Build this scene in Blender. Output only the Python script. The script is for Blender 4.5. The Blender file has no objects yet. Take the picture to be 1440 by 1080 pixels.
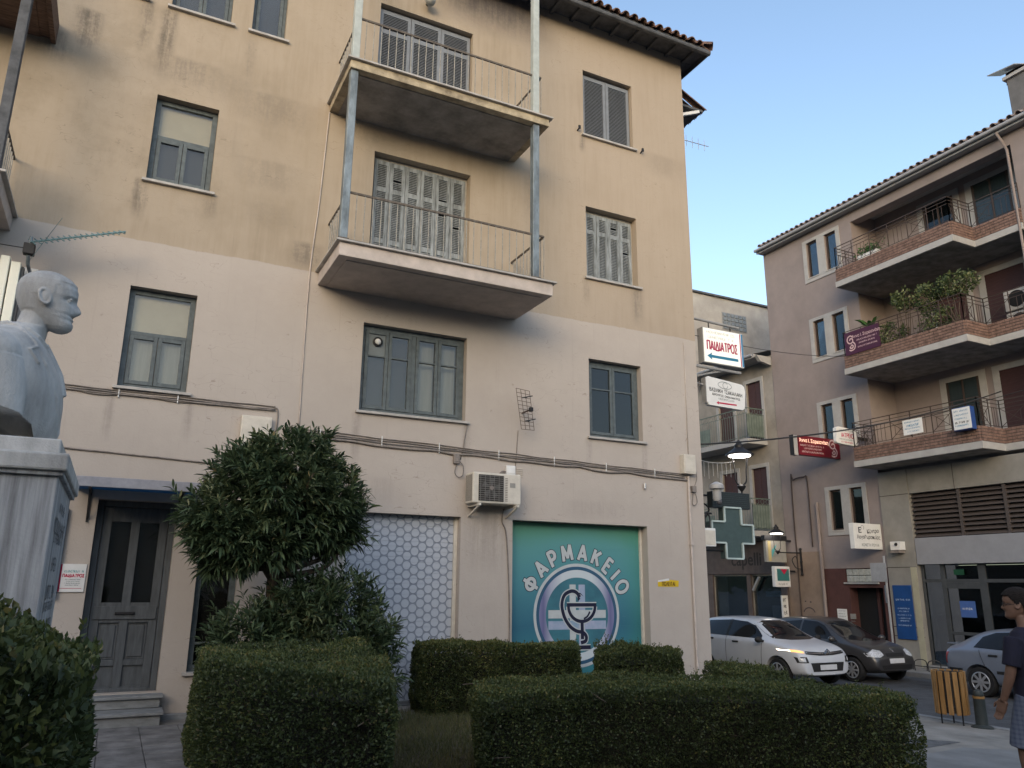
import bpy, bmesh, math, random
import numpy as np
from mathutils import Vector, Matrix
from mathutils.bvhtree import BVHTree

random.seed(7)
RNG = np.random.default_rng(11)
SC = bpy.context.scene
COL = SC.collection

# ------------------------------------------------------------------ camera
cam_data = bpy.data.cameras.new("camera")
cam_data.sensor_width = 36.0
cam_data.lens = 27.28
cam_data.clip_start = 0.05
cam_data.clip_end = 4000
camera = bpy.data.objects.new("camera", cam_data)
COL.objects.link(camera)
_r = Vector((0.894, -0.448, 0.009)).normalized()
_f = Vector((0.432, 0.866, 0.251)).normalized()
_u = _r.cross(_f).normalized()
_r = _f.cross(_u).normalized()
camera.matrix_world = Matrix(((_r.x, _u.x, -_f.x, 0.0), (_r.y, _u.y, -_f.y, 0.0), (_r.z, _u.z, -_f.z, 1.6), (0, 0, 0, 1)))
SC.camera = camera

# ------------------------------------------------------------------ sky and sun
SUN_ELEV = math.radians(15.0)
SUN_AZ = math.radians(215.0)      # direction the light comes from, measured from +Y towards +X
world = bpy.data.worlds.new("World")
SC.world = world
world.use_nodes = True
wn = world.node_tree.nodes
wl = world.node_tree.links
sky = wn.new("ShaderNodeTexSky")
sky.sky_type = 'NISHITA'
sky.sun_disc = False
sky.sun_elevation = SUN_ELEV
sky.sun_rotation = SUN_AZ
sky.altitude = 50
sky.air_density = 1.0
sky.dust_density = 1.8
sky.ozone_density = 1.0
wl.new(sky.outputs[0], wn["Background"].inputs[0])
wn["Background"].inputs[1].default_value = 0.15
sun_data = bpy.data.lights.new("sun", 'SUN')
sun_data.energy = 0.5
sun_data.angle = math.radians(140)
sun_data.color = (1.0, .97, .94)
sun = bpy.data.objects.new("sun", sun_data)
COL.objects.link(sun)
_sd = Vector((math.sin(SUN_AZ) * math.cos(SUN_ELEV), math.cos(SUN_AZ) * math.cos(SUN_ELEV), math.sin(SUN_ELEV)))
sun.rotation_euler = _sd.to_track_quat('Z', 'Y').to_euler()
SC.view_settings.view_transform = 'Standard'
SC.view_settings.look = 'None'
SC.view_settings.gamma = 1.0
SC.view_settings.exposure = 1.28
SC.view_settings.use_curve_mapping = False
SC.cycles.max_bounces = 6
SC.cycles.diffuse_bounces = 3
SC.cycles.glossy_bounces = 3
SC.cycles.transmission_bounces = 4
SC.cycles.transparent_max_bounces = 8
SC.cycles.caustics_reflective = False
SC.cycles.caustics_refractive = False

# ------------------------------------------------------------------ mesh helpers
WLOC = {}


def thing(name, label, cat, loc=(0, 0, 0), group=None, parent=None):
    o = bpy.data.objects.new(name, None)
    COL.objects.link(o)
    o.empty_display_size = 0.2
    loc = Vector(loc)
    if parent is not None:
        o.parent = parent
        o.location = loc - WLOC[parent]
    else:
        o.location = loc
        o["label"] = label
        o["category"] = cat
        if group:
            o["group"] = group
    WLOC[o] = loc
    return o


def part(name, parent, loc=(0, 0, 0)):
    return thing(name, None, None, loc, None, parent)


def tag(o, label, cat, group=None):
    o["label"] = label
    o["category"] = cat
    if group:
        o["group"] = group
    return o


class MB:
    def __init__(s):
        s.v = []
        s.f = []

    def add(s, vs, fs):
        n = len(s.v)
        s.v += [tuple(v) for v in vs]
        s.f += [tuple(n + i for i in f) for f in fs]
        return s

    def box(s, x0, x1, y0, y1, z0, z1):
        vs = [(x0, y0, z0), (x1, y0, z0), (x1, y1, z0), (x0, y1, z0), (x0, y0, z1), (x1, y0, z1), (x1, y1, z1), (x0, y1, z1)]
        return s.add(vs, [(3, 2, 1, 0), (4, 5, 6, 7), (0, 1, 5, 4), (1, 2, 6, 5), (2, 3, 7, 6), (3, 0, 4, 7)])

    def obox(s, c, ax, ay, az):
        c, ax, ay, az = map(Vector, (c, ax, ay, az))
        vs = [c + sx * ax + sy * ay + sz * az for sz in (-1, 1) for sx, sy in ((-1, -1), (1, -1), (1, 1), (-1, 1))]
        return s.add(vs, [(3, 2, 1, 0), (4, 5, 6, 7), (0, 1, 5, 4), (1, 2, 6, 5), (2, 3, 7, 6), (3, 0, 4, 7)])

    def bar(s, p, q, w, h=None):
        p, q = Vector(p), Vector(q)
        h = h or w
        d = q - p
        L = d.length
        d.normalize()
        up = Vector((0, 0, 1)) if abs(d.z) < .9 else Vector((0, 1, 0))
        a = d.cross(up).normalized()
        b = a.cross(d)
        return s.obox((p + q) / 2, d * L / 2, a * w / 2, b * h / 2)

    def quad(s, *p):
        return s.add(p, [tuple(range(len(p)))])

    def tube(s, pts, r, n=8, closed=False):
        pts = [Vector(p) for p in pts]
        m = len(pts)
        rs = r if isinstance(r, (list, tuple)) else [r] * m
        vs, fs = [], []
        prev = None
        for i, p in enumerate(pts):
            if closed:
                d = pts[(i + 1) % m] - pts[i - 1]
            else:
                d = pts[min(i + 1, m - 1)] - pts[max(i - 1, 0)]
            d.normalize()
            if prev is None:
                up = Vector((0, 0, 1)) if abs(d.z) < .9 else Vector((1, 0, 0))
                a = d.cross(up).normalized()
            else:
                a = (prev - d * prev.dot(d))
                if a.length < 1e-6:
                    a = d.orthogonal()
                a.normalize()
            prev = a
            b = d.cross(a)
            for k in range(n):
                t = 2 * math.pi * k / n
                vs.append(p + (a * math.cos(t) + b * math.sin(t)) * rs[i])
        for i in range(m if closed else m - 1):
            j = (i + 1) % m
            for k in range(n):
                fs.append((i * n + k, i * n + (k + 1) % n, j * n + (k + 1) % n, j * n + k))
        if not closed:
            fs.append(tuple(range(n - 1, -1, -1)))
            fs.append(tuple((m - 1) * n + k for k in range(n)))
        return s.add(vs, fs)

    def prism(s, poly, axis, a, b):
        n = len(poly)

        def P(u, v, w):
            return {'x': (w, u, v), 'y': (u, w, v), 'z': (u, v, w)}[axis]
        vs = [P(u, v, a) for u, v in poly] + [P(u, v, b) for u, v in poly]
        fs = [tuple(range(n - 1, -1, -1)), tuple(range(n, 2 * n))] + [(i, (i + 1) % n, n + (i + 1) % n, n + i) for i in range(n)]
        return s.add(vs, fs)

    def lathe(s, prof, c, n=16, axis='z'):
        vs, fs = [], []
        m = len(prof)
        for r, h in prof:
            for k in range(n):
                t = 2 * math.pi * k / n
                u, v = r * math.cos(t), r * math.sin(t)
                w = {'z': (u, v, h), 'y': (u, h, v), 'x': (h, u, v)}[axis]
                vs.append((c[0] + w[0], c[1] + w[1], c[2] + w[2]))
        for i in range(m - 1):
            for k in range(n):
                fs.append((i * n + k, i * n + (k + 1) % n, (i + 1) * n + (k + 1) % n, (i + 1) * n + k))
        fs.append(tuple(range(n - 1, -1, -1)))
        fs.append(tuple((m - 1) * n + k for k in range(n)))
        return s.add(vs, fs)

    def ball(s, c, r, nu=12, nv=8):
        if not isinstance(r, (tuple, list)):
            r = (r, r, r)
        prof = []
        vs, fs = [], []
        for i in range(nv + 1):
            ph = math.pi * i / nv
            for k in range(nu):
                t = 2 * math.pi * k / nu
                vs.append((c[0] + r[0] * math.sin(ph) * math.cos(t), c[1] + r[1] * math.sin(ph) * math.sin(t), c[2] + r[2] * math.cos(ph)))
        for i in range(nv):
            for k in range(nu):
                fs.append((i * nu + k, (i + 1) * nu + k, (i + 1) * nu + (k + 1) % nu, i * nu + (k + 1) % nu))
        return s.add(vs, fs)

    def build(s, name, mat, parent=None, bevel=0, seg=2, smooth=False, kind=None, fix=True):
        me = bpy.data.meshes.new(name)
        v = np.array(s.v, dtype=float)
        c = (v.min(0) + v.max(0)) / 2
        me.from_pydata([tuple(p) for p in (v - c)], [], s.f)
        if fix:
            bm = bmesh.new()
            bm.from_mesh(me)
            bmesh.ops.recalc_face_normals(bm, faces=bm.faces)
            bm.to_mesh(me)
            bm.free()
        return finish(me, name, mat, Vector(c), parent, bevel, seg, smooth, kind)


def finish(me, name, mat, c, parent=None, bevel=0, seg=2, smooth=False, kind=None):
    if mat is not None:
        for m in (mat if isinstance(mat, (list, tuple)) else [mat]):
            me.materials.append(m)
    if smooth:
        me.polygons.foreach_set("use_smooth", [True] * len(me.polygons))
        if smooth == 'angle':
            me.set_sharp_from_angle(angle=math.radians(40))
    o = bpy.data.objects.new(name, me)
    COL.objects.link(o)
    c = Vector(c)
    if parent is not None:
        o.parent = parent
        o.location = c - WLOC[parent]
    else:
        o.location = c
    WLOC[o] = c
    if bevel:
        b = o.modifiers.new("bevel", 'BEVEL')
        b.width = bevel
        b.segments = seg
        b.limit_method = 'ANGLE'
        b.angle_limit = math.radians(40)
    if kind:
        o["kind"] = kind
    return o


def nmesh(name, V, F, mat, parent=None, kind=None, smooth=False, attr=None):
    """numpy mesh, quads (or tris) only"""
    me = bpy.data.meshes.new(name)
    V = np.asarray(V, dtype=np.float32)
    F = np.asarray(F, dtype=np.int32)
    c = (V.min(0) + V.max(0)) / 2
    k = F.shape[1]
    me.vertices.add(len(V))
    me.vertices.foreach_set("co", (V - c).astype(np.float32).ravel())
    me.loops.add(F.size)
    me.loops.foreach_set("vertex_index", F.ravel())
    me.polygons.add(len(F))
    me.polygons.foreach_set("loop_start", np.arange(0, F.size, k, dtype=np.int32))
    me.polygons.foreach_set("loop_total", np.full(len(F), k, dtype=np.int32))
    me.update(calc_edges=True)
    if attr is not None:
        a = me.attributes.new("tint", 'FLOAT', 'FACE')
        a.data.foreach_set("value", np.asarray(attr, dtype=np.float32))
    me.validate()
    return finish(me, name, mat, c, parent, 0, 2, smooth, kind)


def dupe(o, dx, parent=None):
    """a copy of one mesh piece, moved by dx, under the same parent"""
    c = o.copy()
    COL.objects.link(c)
    p = parent if parent is not None else o.parent
    c.parent = p
    w = WLOC[o] + Vector(dx)
    c.location = w - (WLOC[p] if p is not None else Vector())
    WLOC[c] = w
    return c


def structure(o):
    o["kind"] = "structure"
    return o


# ------------------------------------------------------------------ materials
def nodes_of(m):
    m.use_nodes = True
    return m.node_tree.nodes, m.node_tree.links


def pmat(name, col, rough=.75, var=.12, scale=4.0, bump=0.0, bscale=80.0, metal=0.0, spec=.35, col2=None, stretch=(1, 1, 1), world_pos=True, coat=0.0):
    m = bpy.data.materials.new(name)
    N, L = nodes_of(m)
    b = N["Principled BSDF"]
    b.inputs["Roughness"].default_value = rough
    b.inputs["Metallic"].default_value = metal
    b.inputs["Specular IOR Level"].default_value = spec
    if coat:
        b.inputs["Coat Weight"].default_value = coat
        b.inputs["Coat Roughness"].default_value = .08
    if world_pos:
        g = N.new("ShaderNodeNewGeometry")
        src = g.outputs["Position"]
    else:
        g = N.new("ShaderNodeTexCoord")
        src = g.outputs["Object"]
    mp = N.new("ShaderNodeMapping")
    mp.inputs["Scale"].default_value = stretch
    L.new(src, mp.inputs[0])
    n = N.new("ShaderNodeTexNoise")
    n.inputs["Scale"].default_value = scale
    n.inputs["Detail"].default_value = 6
    n.inputs["Roughness"].default_value = .65
    L.new(mp.outputs[0], n.inputs["Vector"])
    r = N.new("ShaderNodeValToRGB")
    c2 = col2 or tuple(max(0, c * (1 - 2 * var)) for c in col)
    r.color_ramp.elements[0].position = .3
    r.color_ramp.elements[1].position = .68
    r.color_ramp.elements[0].color = (*c2, 1)
    r.color_ramp.elements[1].color = (*[min(1, c * (1 + var * .5)) for c in col], 1)
    L.new(n.outputs[0], r.inputs[0])
    L.new(r.outputs[0], b.inputs["Base Color"])
    if bump:
        n2 = N.new("ShaderNodeTexNoise")
        n2.inputs["Scale"].default_value = bscale
        n2.inputs["Detail"].default_value = 4
        L.new(src, n2.inputs["Vector"])
        bp = N.new("ShaderNodeBump")
        bp.inputs["Strength"].default_value = bump
        bp.inputs["Distance"].default_value = .01
        L.new(n2.outputs[0], bp.inputs["Height"])
        L.new(bp.outputs[0], b.inputs["Normal"])
    return m


def flat(name, col, rough=.6, spec=.3, metal=0.0):
    return pmat(name, col, rough, .06, 9.0, 0, 80, metal, spec)


def emat(name, col, e, base=None):
    m = bpy.data.materials.new(name)
    N, L = nodes_of(m)
    b = N["Principled BSDF"]
    b.inputs["Base Color"].default_value = (*(base or col), 1)
    b.inputs["Emission Color"].default_value = (*col, 1)
    b.inputs["Emission Strength"].default_value = e
    b.inputs["Roughness"].default_value = .4
    return m


def glass_mat(name, tint=(.75, .8, .82), amount=1.0):
    m = bpy.data.materials.new(name)
    N, L = nodes_of(m)
    out = N["Material Output"]
    N.remove(N["Principled BSDF"])
    t = N.new("ShaderNodeBsdfTransparent")
    t.inputs[0].default_value = (*tint, 1)
    g = N.new("ShaderNodeBsdfGlossy")
    g.inputs["Roughness"].default_value = .02
    g.inputs[0].default_value = (.92, .95, .97, 1)
    fr = N.new("ShaderNodeFresnel")
    fr.inputs[0].default_value = 1.45
    n = N.new("ShaderNodeTexNoise")
    n.inputs["Scale"].default_value = 2.2
    bp = N.new("ShaderNodeBump")
    bp.inputs["Strength"].default_value = .12
    bp.inputs["Distance"].default_value = .02
    gm = N.new("ShaderNodeNewGeometry")
    L.new(gm.outputs["Position"], n.inputs["Vector"])
    L.new(n.outputs[0], bp.inputs["Height"])
    L.new(bp.outputs[0], g.inputs["Normal"])
    mul = N.new("ShaderNodeMath")
    mul.operation = 'MULTIPLY_ADD'
    mul.inputs[1].default_value = 1.0 * amount
    mul.inputs[2].default_value = .02 * amount
    L.new(fr.outputs[0], mul.inputs[0])
    mx = N.new("ShaderNodeMixShader")
    L.new(mul.outputs[0], mx.inputs[0])
    L.new(t.outputs[0], mx.inputs[1])
    L.new(g.outputs[0], mx.inputs[2])
    L.new(mx.outputs[0], out.inputs[0])
    return m


M = {}
M['frame'] = pmat("window_frame_paint", (.10, .122, .13), .55, .2, 12)
M['frame_lt'] = pmat("weathered_frame_paint", (.42, .40, .36), .7, .15, 10)
M['glass'] = glass_mat("window_glass", (.88, .88, .86), .55)
M['glass_dim'] = glass_mat("street_window_glass", (.6, .65, .68), .45)
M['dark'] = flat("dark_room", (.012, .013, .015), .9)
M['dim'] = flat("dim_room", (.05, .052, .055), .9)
M['blind'] = pmat("roller_blind", (.55, .50, .38), .8, .05, 3)
M['curtain'] = pmat("net_curtain", (.30, .31, .28), .9, .1, 5, stretch=(6, 6, .3))
M['sill'] = pmat("marble_sill", (.42, .40, .38), .5, .15, 6)
M['alu'] = pmat("grey_aluminium_shutter", (.19, .205, .225), .5, .08, 6)
M['oldwood'] = pmat("weathered_blue_grey_wood", (.265, .29, .305), .8, .35, 7, .25, 60, stretch=(3, 3, .5), col2=(.105, .115, .115))
M['steel'] = pmat("galvanised_post", (.21, .25, .275), .5, .3, 9, 0, 80, .25, .4, stretch=(1, 1, .35))
M['steel_lt'] = pmat("pale_painted_post", (.40, .44, .43), .55, .1, 7)
M['rail'] = pmat("rusty_rail_iron", (.12, .105, .09), .7, .35, 16, col2=(.06, .045, .035))
M['baluster'] = pmat("thin_painted_baluster", (.30, .29, .26), .6, .2, 20)
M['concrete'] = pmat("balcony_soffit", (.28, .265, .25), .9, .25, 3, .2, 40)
M['slab_lt'] = pmat("painted_slab_edge", (.50, .44, .40), .85, .12, 4, .1, 60)
M['slab_old'] = pmat("stained_slab_edge", (.42, .36, .26), .85, .25, 5, .2, 60, col2=(.17, .14, .10))
M['white'] = pmat("white_paint", (.68, .68, .67), .5, .05, 6)
M['cream'] = pmat("cream_plastic", (.58, .54, .47), .5, .08, 8)
M['black'] = flat("black_iron", (.018, .018, .020), .5)
M['cable'] = pmat("painted_cable", (.24, .21, .19), .7, .2, 12)
M['cable_dk'] = flat("dark_cable", (.03, .03, .032), .6)
M['tile'] = pmat("old_roof_tile", (.23, .135, .10), .85, .35, 7, .3, 60, col2=(.07, .05, .045))
M['eave'] = pmat("grey_eave_wood", (.10, .105, .115), .8, .25, 6)
M['marble'] = pmat("white_marble", (.51, .50, .48), .6, .26, 6, .25, 140, stretch=(1, 1, .35))
M['marble_dk'] = pmat("veined_marble", (.39, .395, .405), .6, .34, 5, .15, 90, stretch=(6, 3, .3))
M['step'] = pmat("step_marble", (.24, .25, .255), .6, .2, 5, .05, 60, stretch=(1, 1, 3))
M['door'] = pmat("grey_painted_door", (.085, .095, .105), .6, .2, 8, stretch=(3, 3, .5))
# ------------------------------------------------------------------ node shorthand
class NB:
    def __init__(s, m):
        s.N, s.L = nodes_of(m)
        s.bsdf = s.N.get("Principled BSDF")

    def _in(s, sock, v):
        if v is None:
            return
        if isinstance(v, (int, float)):
            sock.default_value = v
        elif isinstance(v, (tuple, list)):
            sock.default_value = v if len(v) != 3 or sock.type == 'VECTOR' else (*v, 1)
        else:
            s.L.new(v, sock)

    def m(s, op, a, b=None, c=None):
        n = s.N.new("ShaderNodeMath")
        n.operation = op
        for i, v in enumerate((a, b, c)):
            s._in(n.inputs[i], v)
        return n.outputs[0]

    def ss(s, x, a, b):
        """smoothstep from 0 at a to 1 at b"""
        n = s.N.new("ShaderNodeMapRange")
        n.interpolation_type = 'SMOOTHSTEP'
        s._in(n.inputs[0], x)
        n.inputs[1].default_value = a
        n.inputs[2].default_value = b
        n.inputs[3].default_value = 0
        n.inputs[4].default_value = 1
        if a > b:
            n.inputs[1].default_value = b
            n.inputs[2].default_value = a
            n.inputs[3].default_value = 1
            n.inputs[4].default_value = 0
        return n.outputs[0]

    def mix(s, f, a, b):
        n = s.N.new("ShaderNodeMix")
        n.data_type = 'RGBA'
        s._in(n.inputs[0], f)
        s._in(n.inputs[6], a)
        s._in(n.inputs[7], b)
        return n.outputs[2]

    def pos(s):
        g = s.N.new("ShaderNodeNewGeometry")
        x = s.N.new("ShaderNodeSeparateXYZ")
        s.L.new(g.outputs["Position"], x.inputs[0])
        return g.outputs["Position"], x.outputs[0], x.outputs[1], x.outputs[2]

    def noise(s, vec, scale, detail=5, rough=.6, stretch=None):
        if stretch:
            mp = s.N.new("ShaderNodeMapping")
            mp.inputs["Scale"].default_value = stretch
            s.L.new(vec, mp.inputs[0])
            vec = mp.outputs[0]
        n = s.N.new("ShaderNodeTexNoise")
        n.inputs["Scale"].default_value = scale
        n.inputs["Detail"].default_value = detail
        n.inputs["Roughness"].default_value = rough
        s.L.new(vec, n.inputs["Vector"])
        return n.outputs[0]

    def ramp(s, f, stops):
        r = s.N.new("ShaderNodeValToRGB")
        e = r.color_ramp.elements
        while len(e) < len(stops):
            e.new(.5)
        for i, (p, c) in enumerate(stops):
            e[i].position = p
            e[i].color = (*c, 1)
        s.L.new(f, r.inputs[0])
        return r.outputs[0]

    def bump(s, h, strength=.2, dist=.01):
        b = s.N.new("ShaderNodeBump")
        b.inputs["Strength"].default_value = strength
        b.inputs["Distance"].default_value = dist
        s.L.new(h, b.inputs["Height"])
        s.L.new(b.outputs[0], s.bsdf.inputs["Normal"])


def facade_material():
    m = bpy.data.materials.new("two_tone_stucco")
    b = NB(m)
    P, x, y, z = b.pos()
    big = b.noise(P, .55, 4)
    fine = b.noise(P, 5.0, 7, .7)
    streak = b.noise(P, 1.0, 8, .75, (9, 9, .7))
    grit = b.noise(P, 19.0, 6, .75)
    upper = b.ramp(b.m('ADD', b.m('MULTIPLY', big, .6), b.m('MULTIPLY', streak, .4)),
                   [(.26, (.255, .208, .150)), (.5, (.362, .303, .236)), (.72, (.41, .348, .279))])
    # old yellowish patching to the left of the balconies, rosier plaster to the right
    upper = b.mix(b.m('MULTIPLY', b.ss(x, 5.0, 7.5), .4), upper, (.385, .318, .258))
    lower = b.ramp(b.m('ADD', b.m('MULTIPLY', big, .7), b.m('MULTIPLY', fine, .3)),
                   [(.3, (.39, .345, .308)), (.7, (.46, .412, .372))])
    edge = b.m('ADD', z, b.m('ADD', b.m('MULTIPLY', b.m('SUBTRACT', fine, .5), .05), b.m('MULTIPLY', b.m('SUBTRACT', big, .5), .10)))
    col = b.mix(b.ss(edge, 6.055, 6.075), lower, upper)
    # water stains, and smudges under the eave: (x centre, half width, z bottom, z top, strength)
    stains = [(-.21, .10, 8.35, 9.75, .75), (-.50, .09, 8.7, 9.8, .6), (.10, .45, 8.45, 9.0, .42), (.62, .5, 8.3, 8.95, .2), (1.35, .55, 8.1, 8.8, .32), (.95, .07, 8.7, 9.7, .3),
              (-1.20, .16, 8.55, 9.35, .75), (-.27, .08, 6.25, 6.98, .65), (.62, .09, 6.5, 6.95, .45), (1.35, .5, 7.0, 7.7, .25), (1.45, .35, 6.5, 7.0, .22),
              (4.95, 1.0, 11.05, 12.7, .85), (4.15, .6, 11.3, 12.5, .7),
              (6.90, .07, 6.3, 6.92, .35), (7.98, .12, 6.05, 6.9, .45), (6.85, .06, 9.3, 9.72, .5), (8.75, .45, 9.2, 9.8, .2),
              (2.02, .22, 5.98, 6.5, .55), (5.75, .12, 7.5, 8.7, .25), (-1.6, .25, 8.3, 8.9, .5), (2.75, .4, 8.3, 8.7, .3), (.3, 1.6, 6.1, 8.2, .10)]
    stains += [(-.28, .05, 3.2, 4.0, .3), (.66, .05, 3.3, 4.0, .3), (2.92, .06, 3.1, 4.02, .35), (4.66, .06, 3.2, 4.02, .35), (6.89, .05, 3.4, 4.0, .3), (8.02, .05, 3.3, 4.0, .35), (5.05, .4, 1.6, 2.7, .28), (3.1, .5, 2.6, 3.1, .15), (7.0, .6, 2.6, 2.95, .15)]
    acc = None
    for cx, hw, z0, z1, st in stains:
        wob = b.m('ADD', x, b.m('MULTIPLY', b.m('SUBTRACT', fine, .5), .12))
        dx = b.m('ABSOLUTE', b.m('SUBTRACT', wob, cx))
        mask = b.m('MULTIPLY', b.ss(dx, hw * 1.6, hw * .25), b.ss(z, z0, z0 + (z1 - z0) * .55))
        mask = b.m('MULTIPLY', mask, b.ss(z, z1 + .05, z1 - .06 if z1 - z0 > .3 else z1 - .02))
        mask = b.m('MULTIPLY', mask, b.m('MULTIPLY', b.ss(b.m('ADD', b.m('ADD', streak, b.m('MULTIPLY', fine, .45)), b.m('MULTIPLY', grit, .45)), .72, 1.12), st))
        acc = mask if acc is None else b.m('MAXIMUM', acc, mask)
    col = b.mix(acc, col, (.075, .068, .062))
    # grey mould bloom on the left half of the old plaster, rain dirt streaks everywhere
    mould = b.m('MULTIPLY', b.ss(b.m('ADD', b.noise(P, 1.3, 6, .7), b.m('MULTIPLY', streak, .35)), .62, .85), b.m('MULTIPLY', b.ss(x, 3.0, -.5), .3))
    mould = b.m('MULTIPLY', mould, b.ss(z, 6.0, 6.6))
    col = b.mix(mould, col, (.20, .165, .12))
    rain = b.m('MULTIPLY', b.ss(b.noise(P, 1.0, 5, .75, (16, 16, .35)), .58, .78), .22)
    col = b.mix(rain, col, (.20, .175, .15))
    spots = b.m('MULTIPLY', b.ss(b.noise(P, 9.0, 3, .6), .70, .76), .35)
    col = b.mix(spots, col, (.20, .18, .155))
    smudge = b.m('MULTIPLY', b.m('MULTIPLY', b.ss(b.m('ABSOLUTE', b.m('SUBTRACT', x, 4.95)), 1.7, .3), b.ss(z, 11.0, 12.2)), b.m('MULTIPLY', b.ss(b.m('ADD', fine, big), .45, .95), .92))  # dark smudge under the eave, stronger towards the wall top
    col = b.mix(smudge, col, (.07, .065, .075))
    # splash dirt near the pavement
    low = b.m('MULTIPLY', b.ss(b.m('ADD', z, b.m('MULTIPLY', fine, .5)), .85, .2), .25)
    col = b.mix(low, col, (.24, .21, .18))
    hair = b.noise(P, 2.2, 2, .5, (1, 1, 2.2))
    crack = b.m('MULTIPLY', b.m('MULTIPLY', b.ss(b.m('ABSOLUTE', b.m('SUBTRACT', hair, .5)), .0035, .0), b.ss(big, .47, .58)), .45)
    col = b.mix(crack, col, (.16, .13, .10))
    b.L.new(col, b.bsdf.inputs["Base Color"])
    b.bsdf.inputs["Roughness"].default_value = .92
    b.bsdf.inputs["Specular IOR Level"].default_value = .15
    b.bump(b.m('ADD', b.m('MULTIPLY', fine, .6), b.m('MULTIPLY', b.noise(P, 45, 3), .4)), .35, .012)
    return m


def hex_print():
    m = bpy.data.materials.new("disc_print_shutter")
    b = NB(m)
    P, x, y, z = b.pos()
    cs, pt = .1155, .1334
    u = b.m('DIVIDE', b.m('SUBTRACT', x, 2.9), cs)
    v = b.m('DIVIDE', z, pt)

    def grid(u0, v0):
        du = b.m('SUBTRACT', b.m('FRACT', b.m('ADD', b.m('DIVIDE', b.m('ADD', u, u0), 2.0), 100.5)), .5)
        dv = b.m('SUBTRACT', b.m('FRACT', b.m('ADD', b.m('ADD', v, v0), 100.5)), .5)
        du = b.m('MULTIPLY', du, 2 * cs)
        dv = b.m('MULTIPLY', dv, pt)
        return b.m('SQRT', b.m('ADD', b.m('MULTIPLY', du, du), b.m('MULTIPLY', dv, dv))), dv
    d1, e1 = grid(0, 0)
    d2, e2 = grid(1, .5)
    d = b.m('MINIMUM', d1, d2)
    disc = b.ss(d, .0605, .0580)
    rim = b.m('MULTIPLY', b.ss(d, .045, .058), .45)
    col = b.mix(disc, (.20, .22, .26), b.mix(rim, (.43, .455, .50), (.36, .385, .435)))
    # thin dark crescent under every printed disc
    near1 = b.m('LESS_THAN', d1, d2)
    dv = b.m('ADD', b.m('MULTIPLY', e1, near1), b.m('MULTIPLY', e2, b.m('SUBTRACT', 1.0, near1)))
    cres = b.m('MULTIPLY', b.m('MULTIPLY', b.ss(d, .0565, .0595), b.ss(d, .0665, .0625)), b.ss(dv, .02, -.04))
    col = b.mix(b.m('MULTIPLY', cres, .5), col, (.05, .06, .085))
    n = b.noise(P, 3.0, 4)
    col = b.mix(b.m('MULTIPLY', n, .22), col, (.25, .29, .36))
    b.L.new(col, b.bsdf.inputs["Base Color"])
    b.bsdf.inputs["Roughness"].default_value = .5
    return m


def teal_print():
    m = bpy.data.materials.new("teal_printed_shutter")
    b = NB(m)
    P, x, y, z = b.pos()
    n = b.noise(P, 1.5, 4)
    f = b.m('DIVIDE', b.m('ADD', z, b.m('ADD', b.m('MULTIPLY', n, .25), b.m('MULTIPLY', b.m('ABSOLUTE', b.m('SUBTRACT', x, 6.74)), .10))), 2.9)
    col = b.ramp(f, [(.2, (.04, .20, .235)), (.42, (.028, .125, .19)), (.66, (.065, .225, .265)), (.84, (.085, .26, .26)), (.95, (.075, .24, .15))])
    col = b.mix(b.m('MULTIPLY', b.ss(x, 7.5, 8.02), .35), col, (.03, .22, .15))
    scr = b.noise(P, 6.0, 5, .7, (1, 1, 5))
    col = b.mix(b.m('MULTIPLY', b.ss(scr, .62, .75), .25), col, (.15, .25, .28))
    b.L.new(col, b.bsdf.inputs["Base Color"])
    b.bsdf.inputs["Roughness"].default_value = .45
    return m


M['facade'] = facade_material()
M['hex'] = hex_print()
M['teal'] = teal_print()
M['blue_poly'] = bpy.data.materials.new("blue_translucent_sheet")
_b = NB(M['blue_poly'])
_N, _L = _b.N, _b.L
_tr = _N.new("ShaderNodeBsdfTranslucent")
_tr.inputs[0].default_value = (.06, .17, .30, 1)
_tp = _N.new("ShaderNodeBsdfTransparent")
_tp.inputs[0].default_value = (.16, .32, .48, 1)
_mx = _N.new("ShaderNodeMixShader")
_mx.inputs[0].default_value = .45
_L.new(_tr.outputs[0], _mx.inputs[1])
_L.new(_tp.outputs[0], _mx.inputs[2])
_mx2 = _N.new("ShaderNodeMixShader")
_mx2.inputs[0].default_value = .35
_b.bsdf.inputs["Base Color"].default_value = (.03, .09, .16, 1)
_L.new(_mx.outputs[0], _mx2.inputs[1])
_L.new(_b.bsdf.outputs[0], _mx2.inputs[2])
_L.new(_mx2.outputs[0], _N["Material Output"].inputs[0])


def wall_y(mb, x0, x1, z0, z1, y, ops, depth):
    """front wall in plane y with openings (x0,x1,z0,z1) and reveals going back by depth"""
    xs = sorted({x0, x1, *[v for o in ops for v in o[:2]]})
    zs = sorted({z0, z1, *[v for o in ops for v in o[2:4]]})
    for i in range(len(xs) - 1):
        for j in range(len(zs) - 1):
            cx, cz = (xs[i] + xs[i + 1]) / 2, (zs[j] + zs[j + 1]) / 2
            if any(o[0] < cx < o[1] and o[2] < cz < o[3] for o in ops):
                continue
            mb.quad((xs[i], y, zs[j]), (xs[i + 1], y, zs[j]), (xs[i + 1], y, zs[j + 1]), (xs[i], y, zs[j + 1]))
    for a, b, c, d in [o[:4] for o in ops]:
        e = y + depth
        mb.quad((a, y, c), (a, y, d), (a, e, d), (a, e, c))
        mb.quad((b, y, c), (b, e, c), (b, e, d), (b, y, d))
        mb.quad((a, y, d), (b, y, d), (b, e, d), (a, e, d))
        mb.quad((a, y, c), (a, e, c), (b, e, c), (b, y, c))


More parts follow.
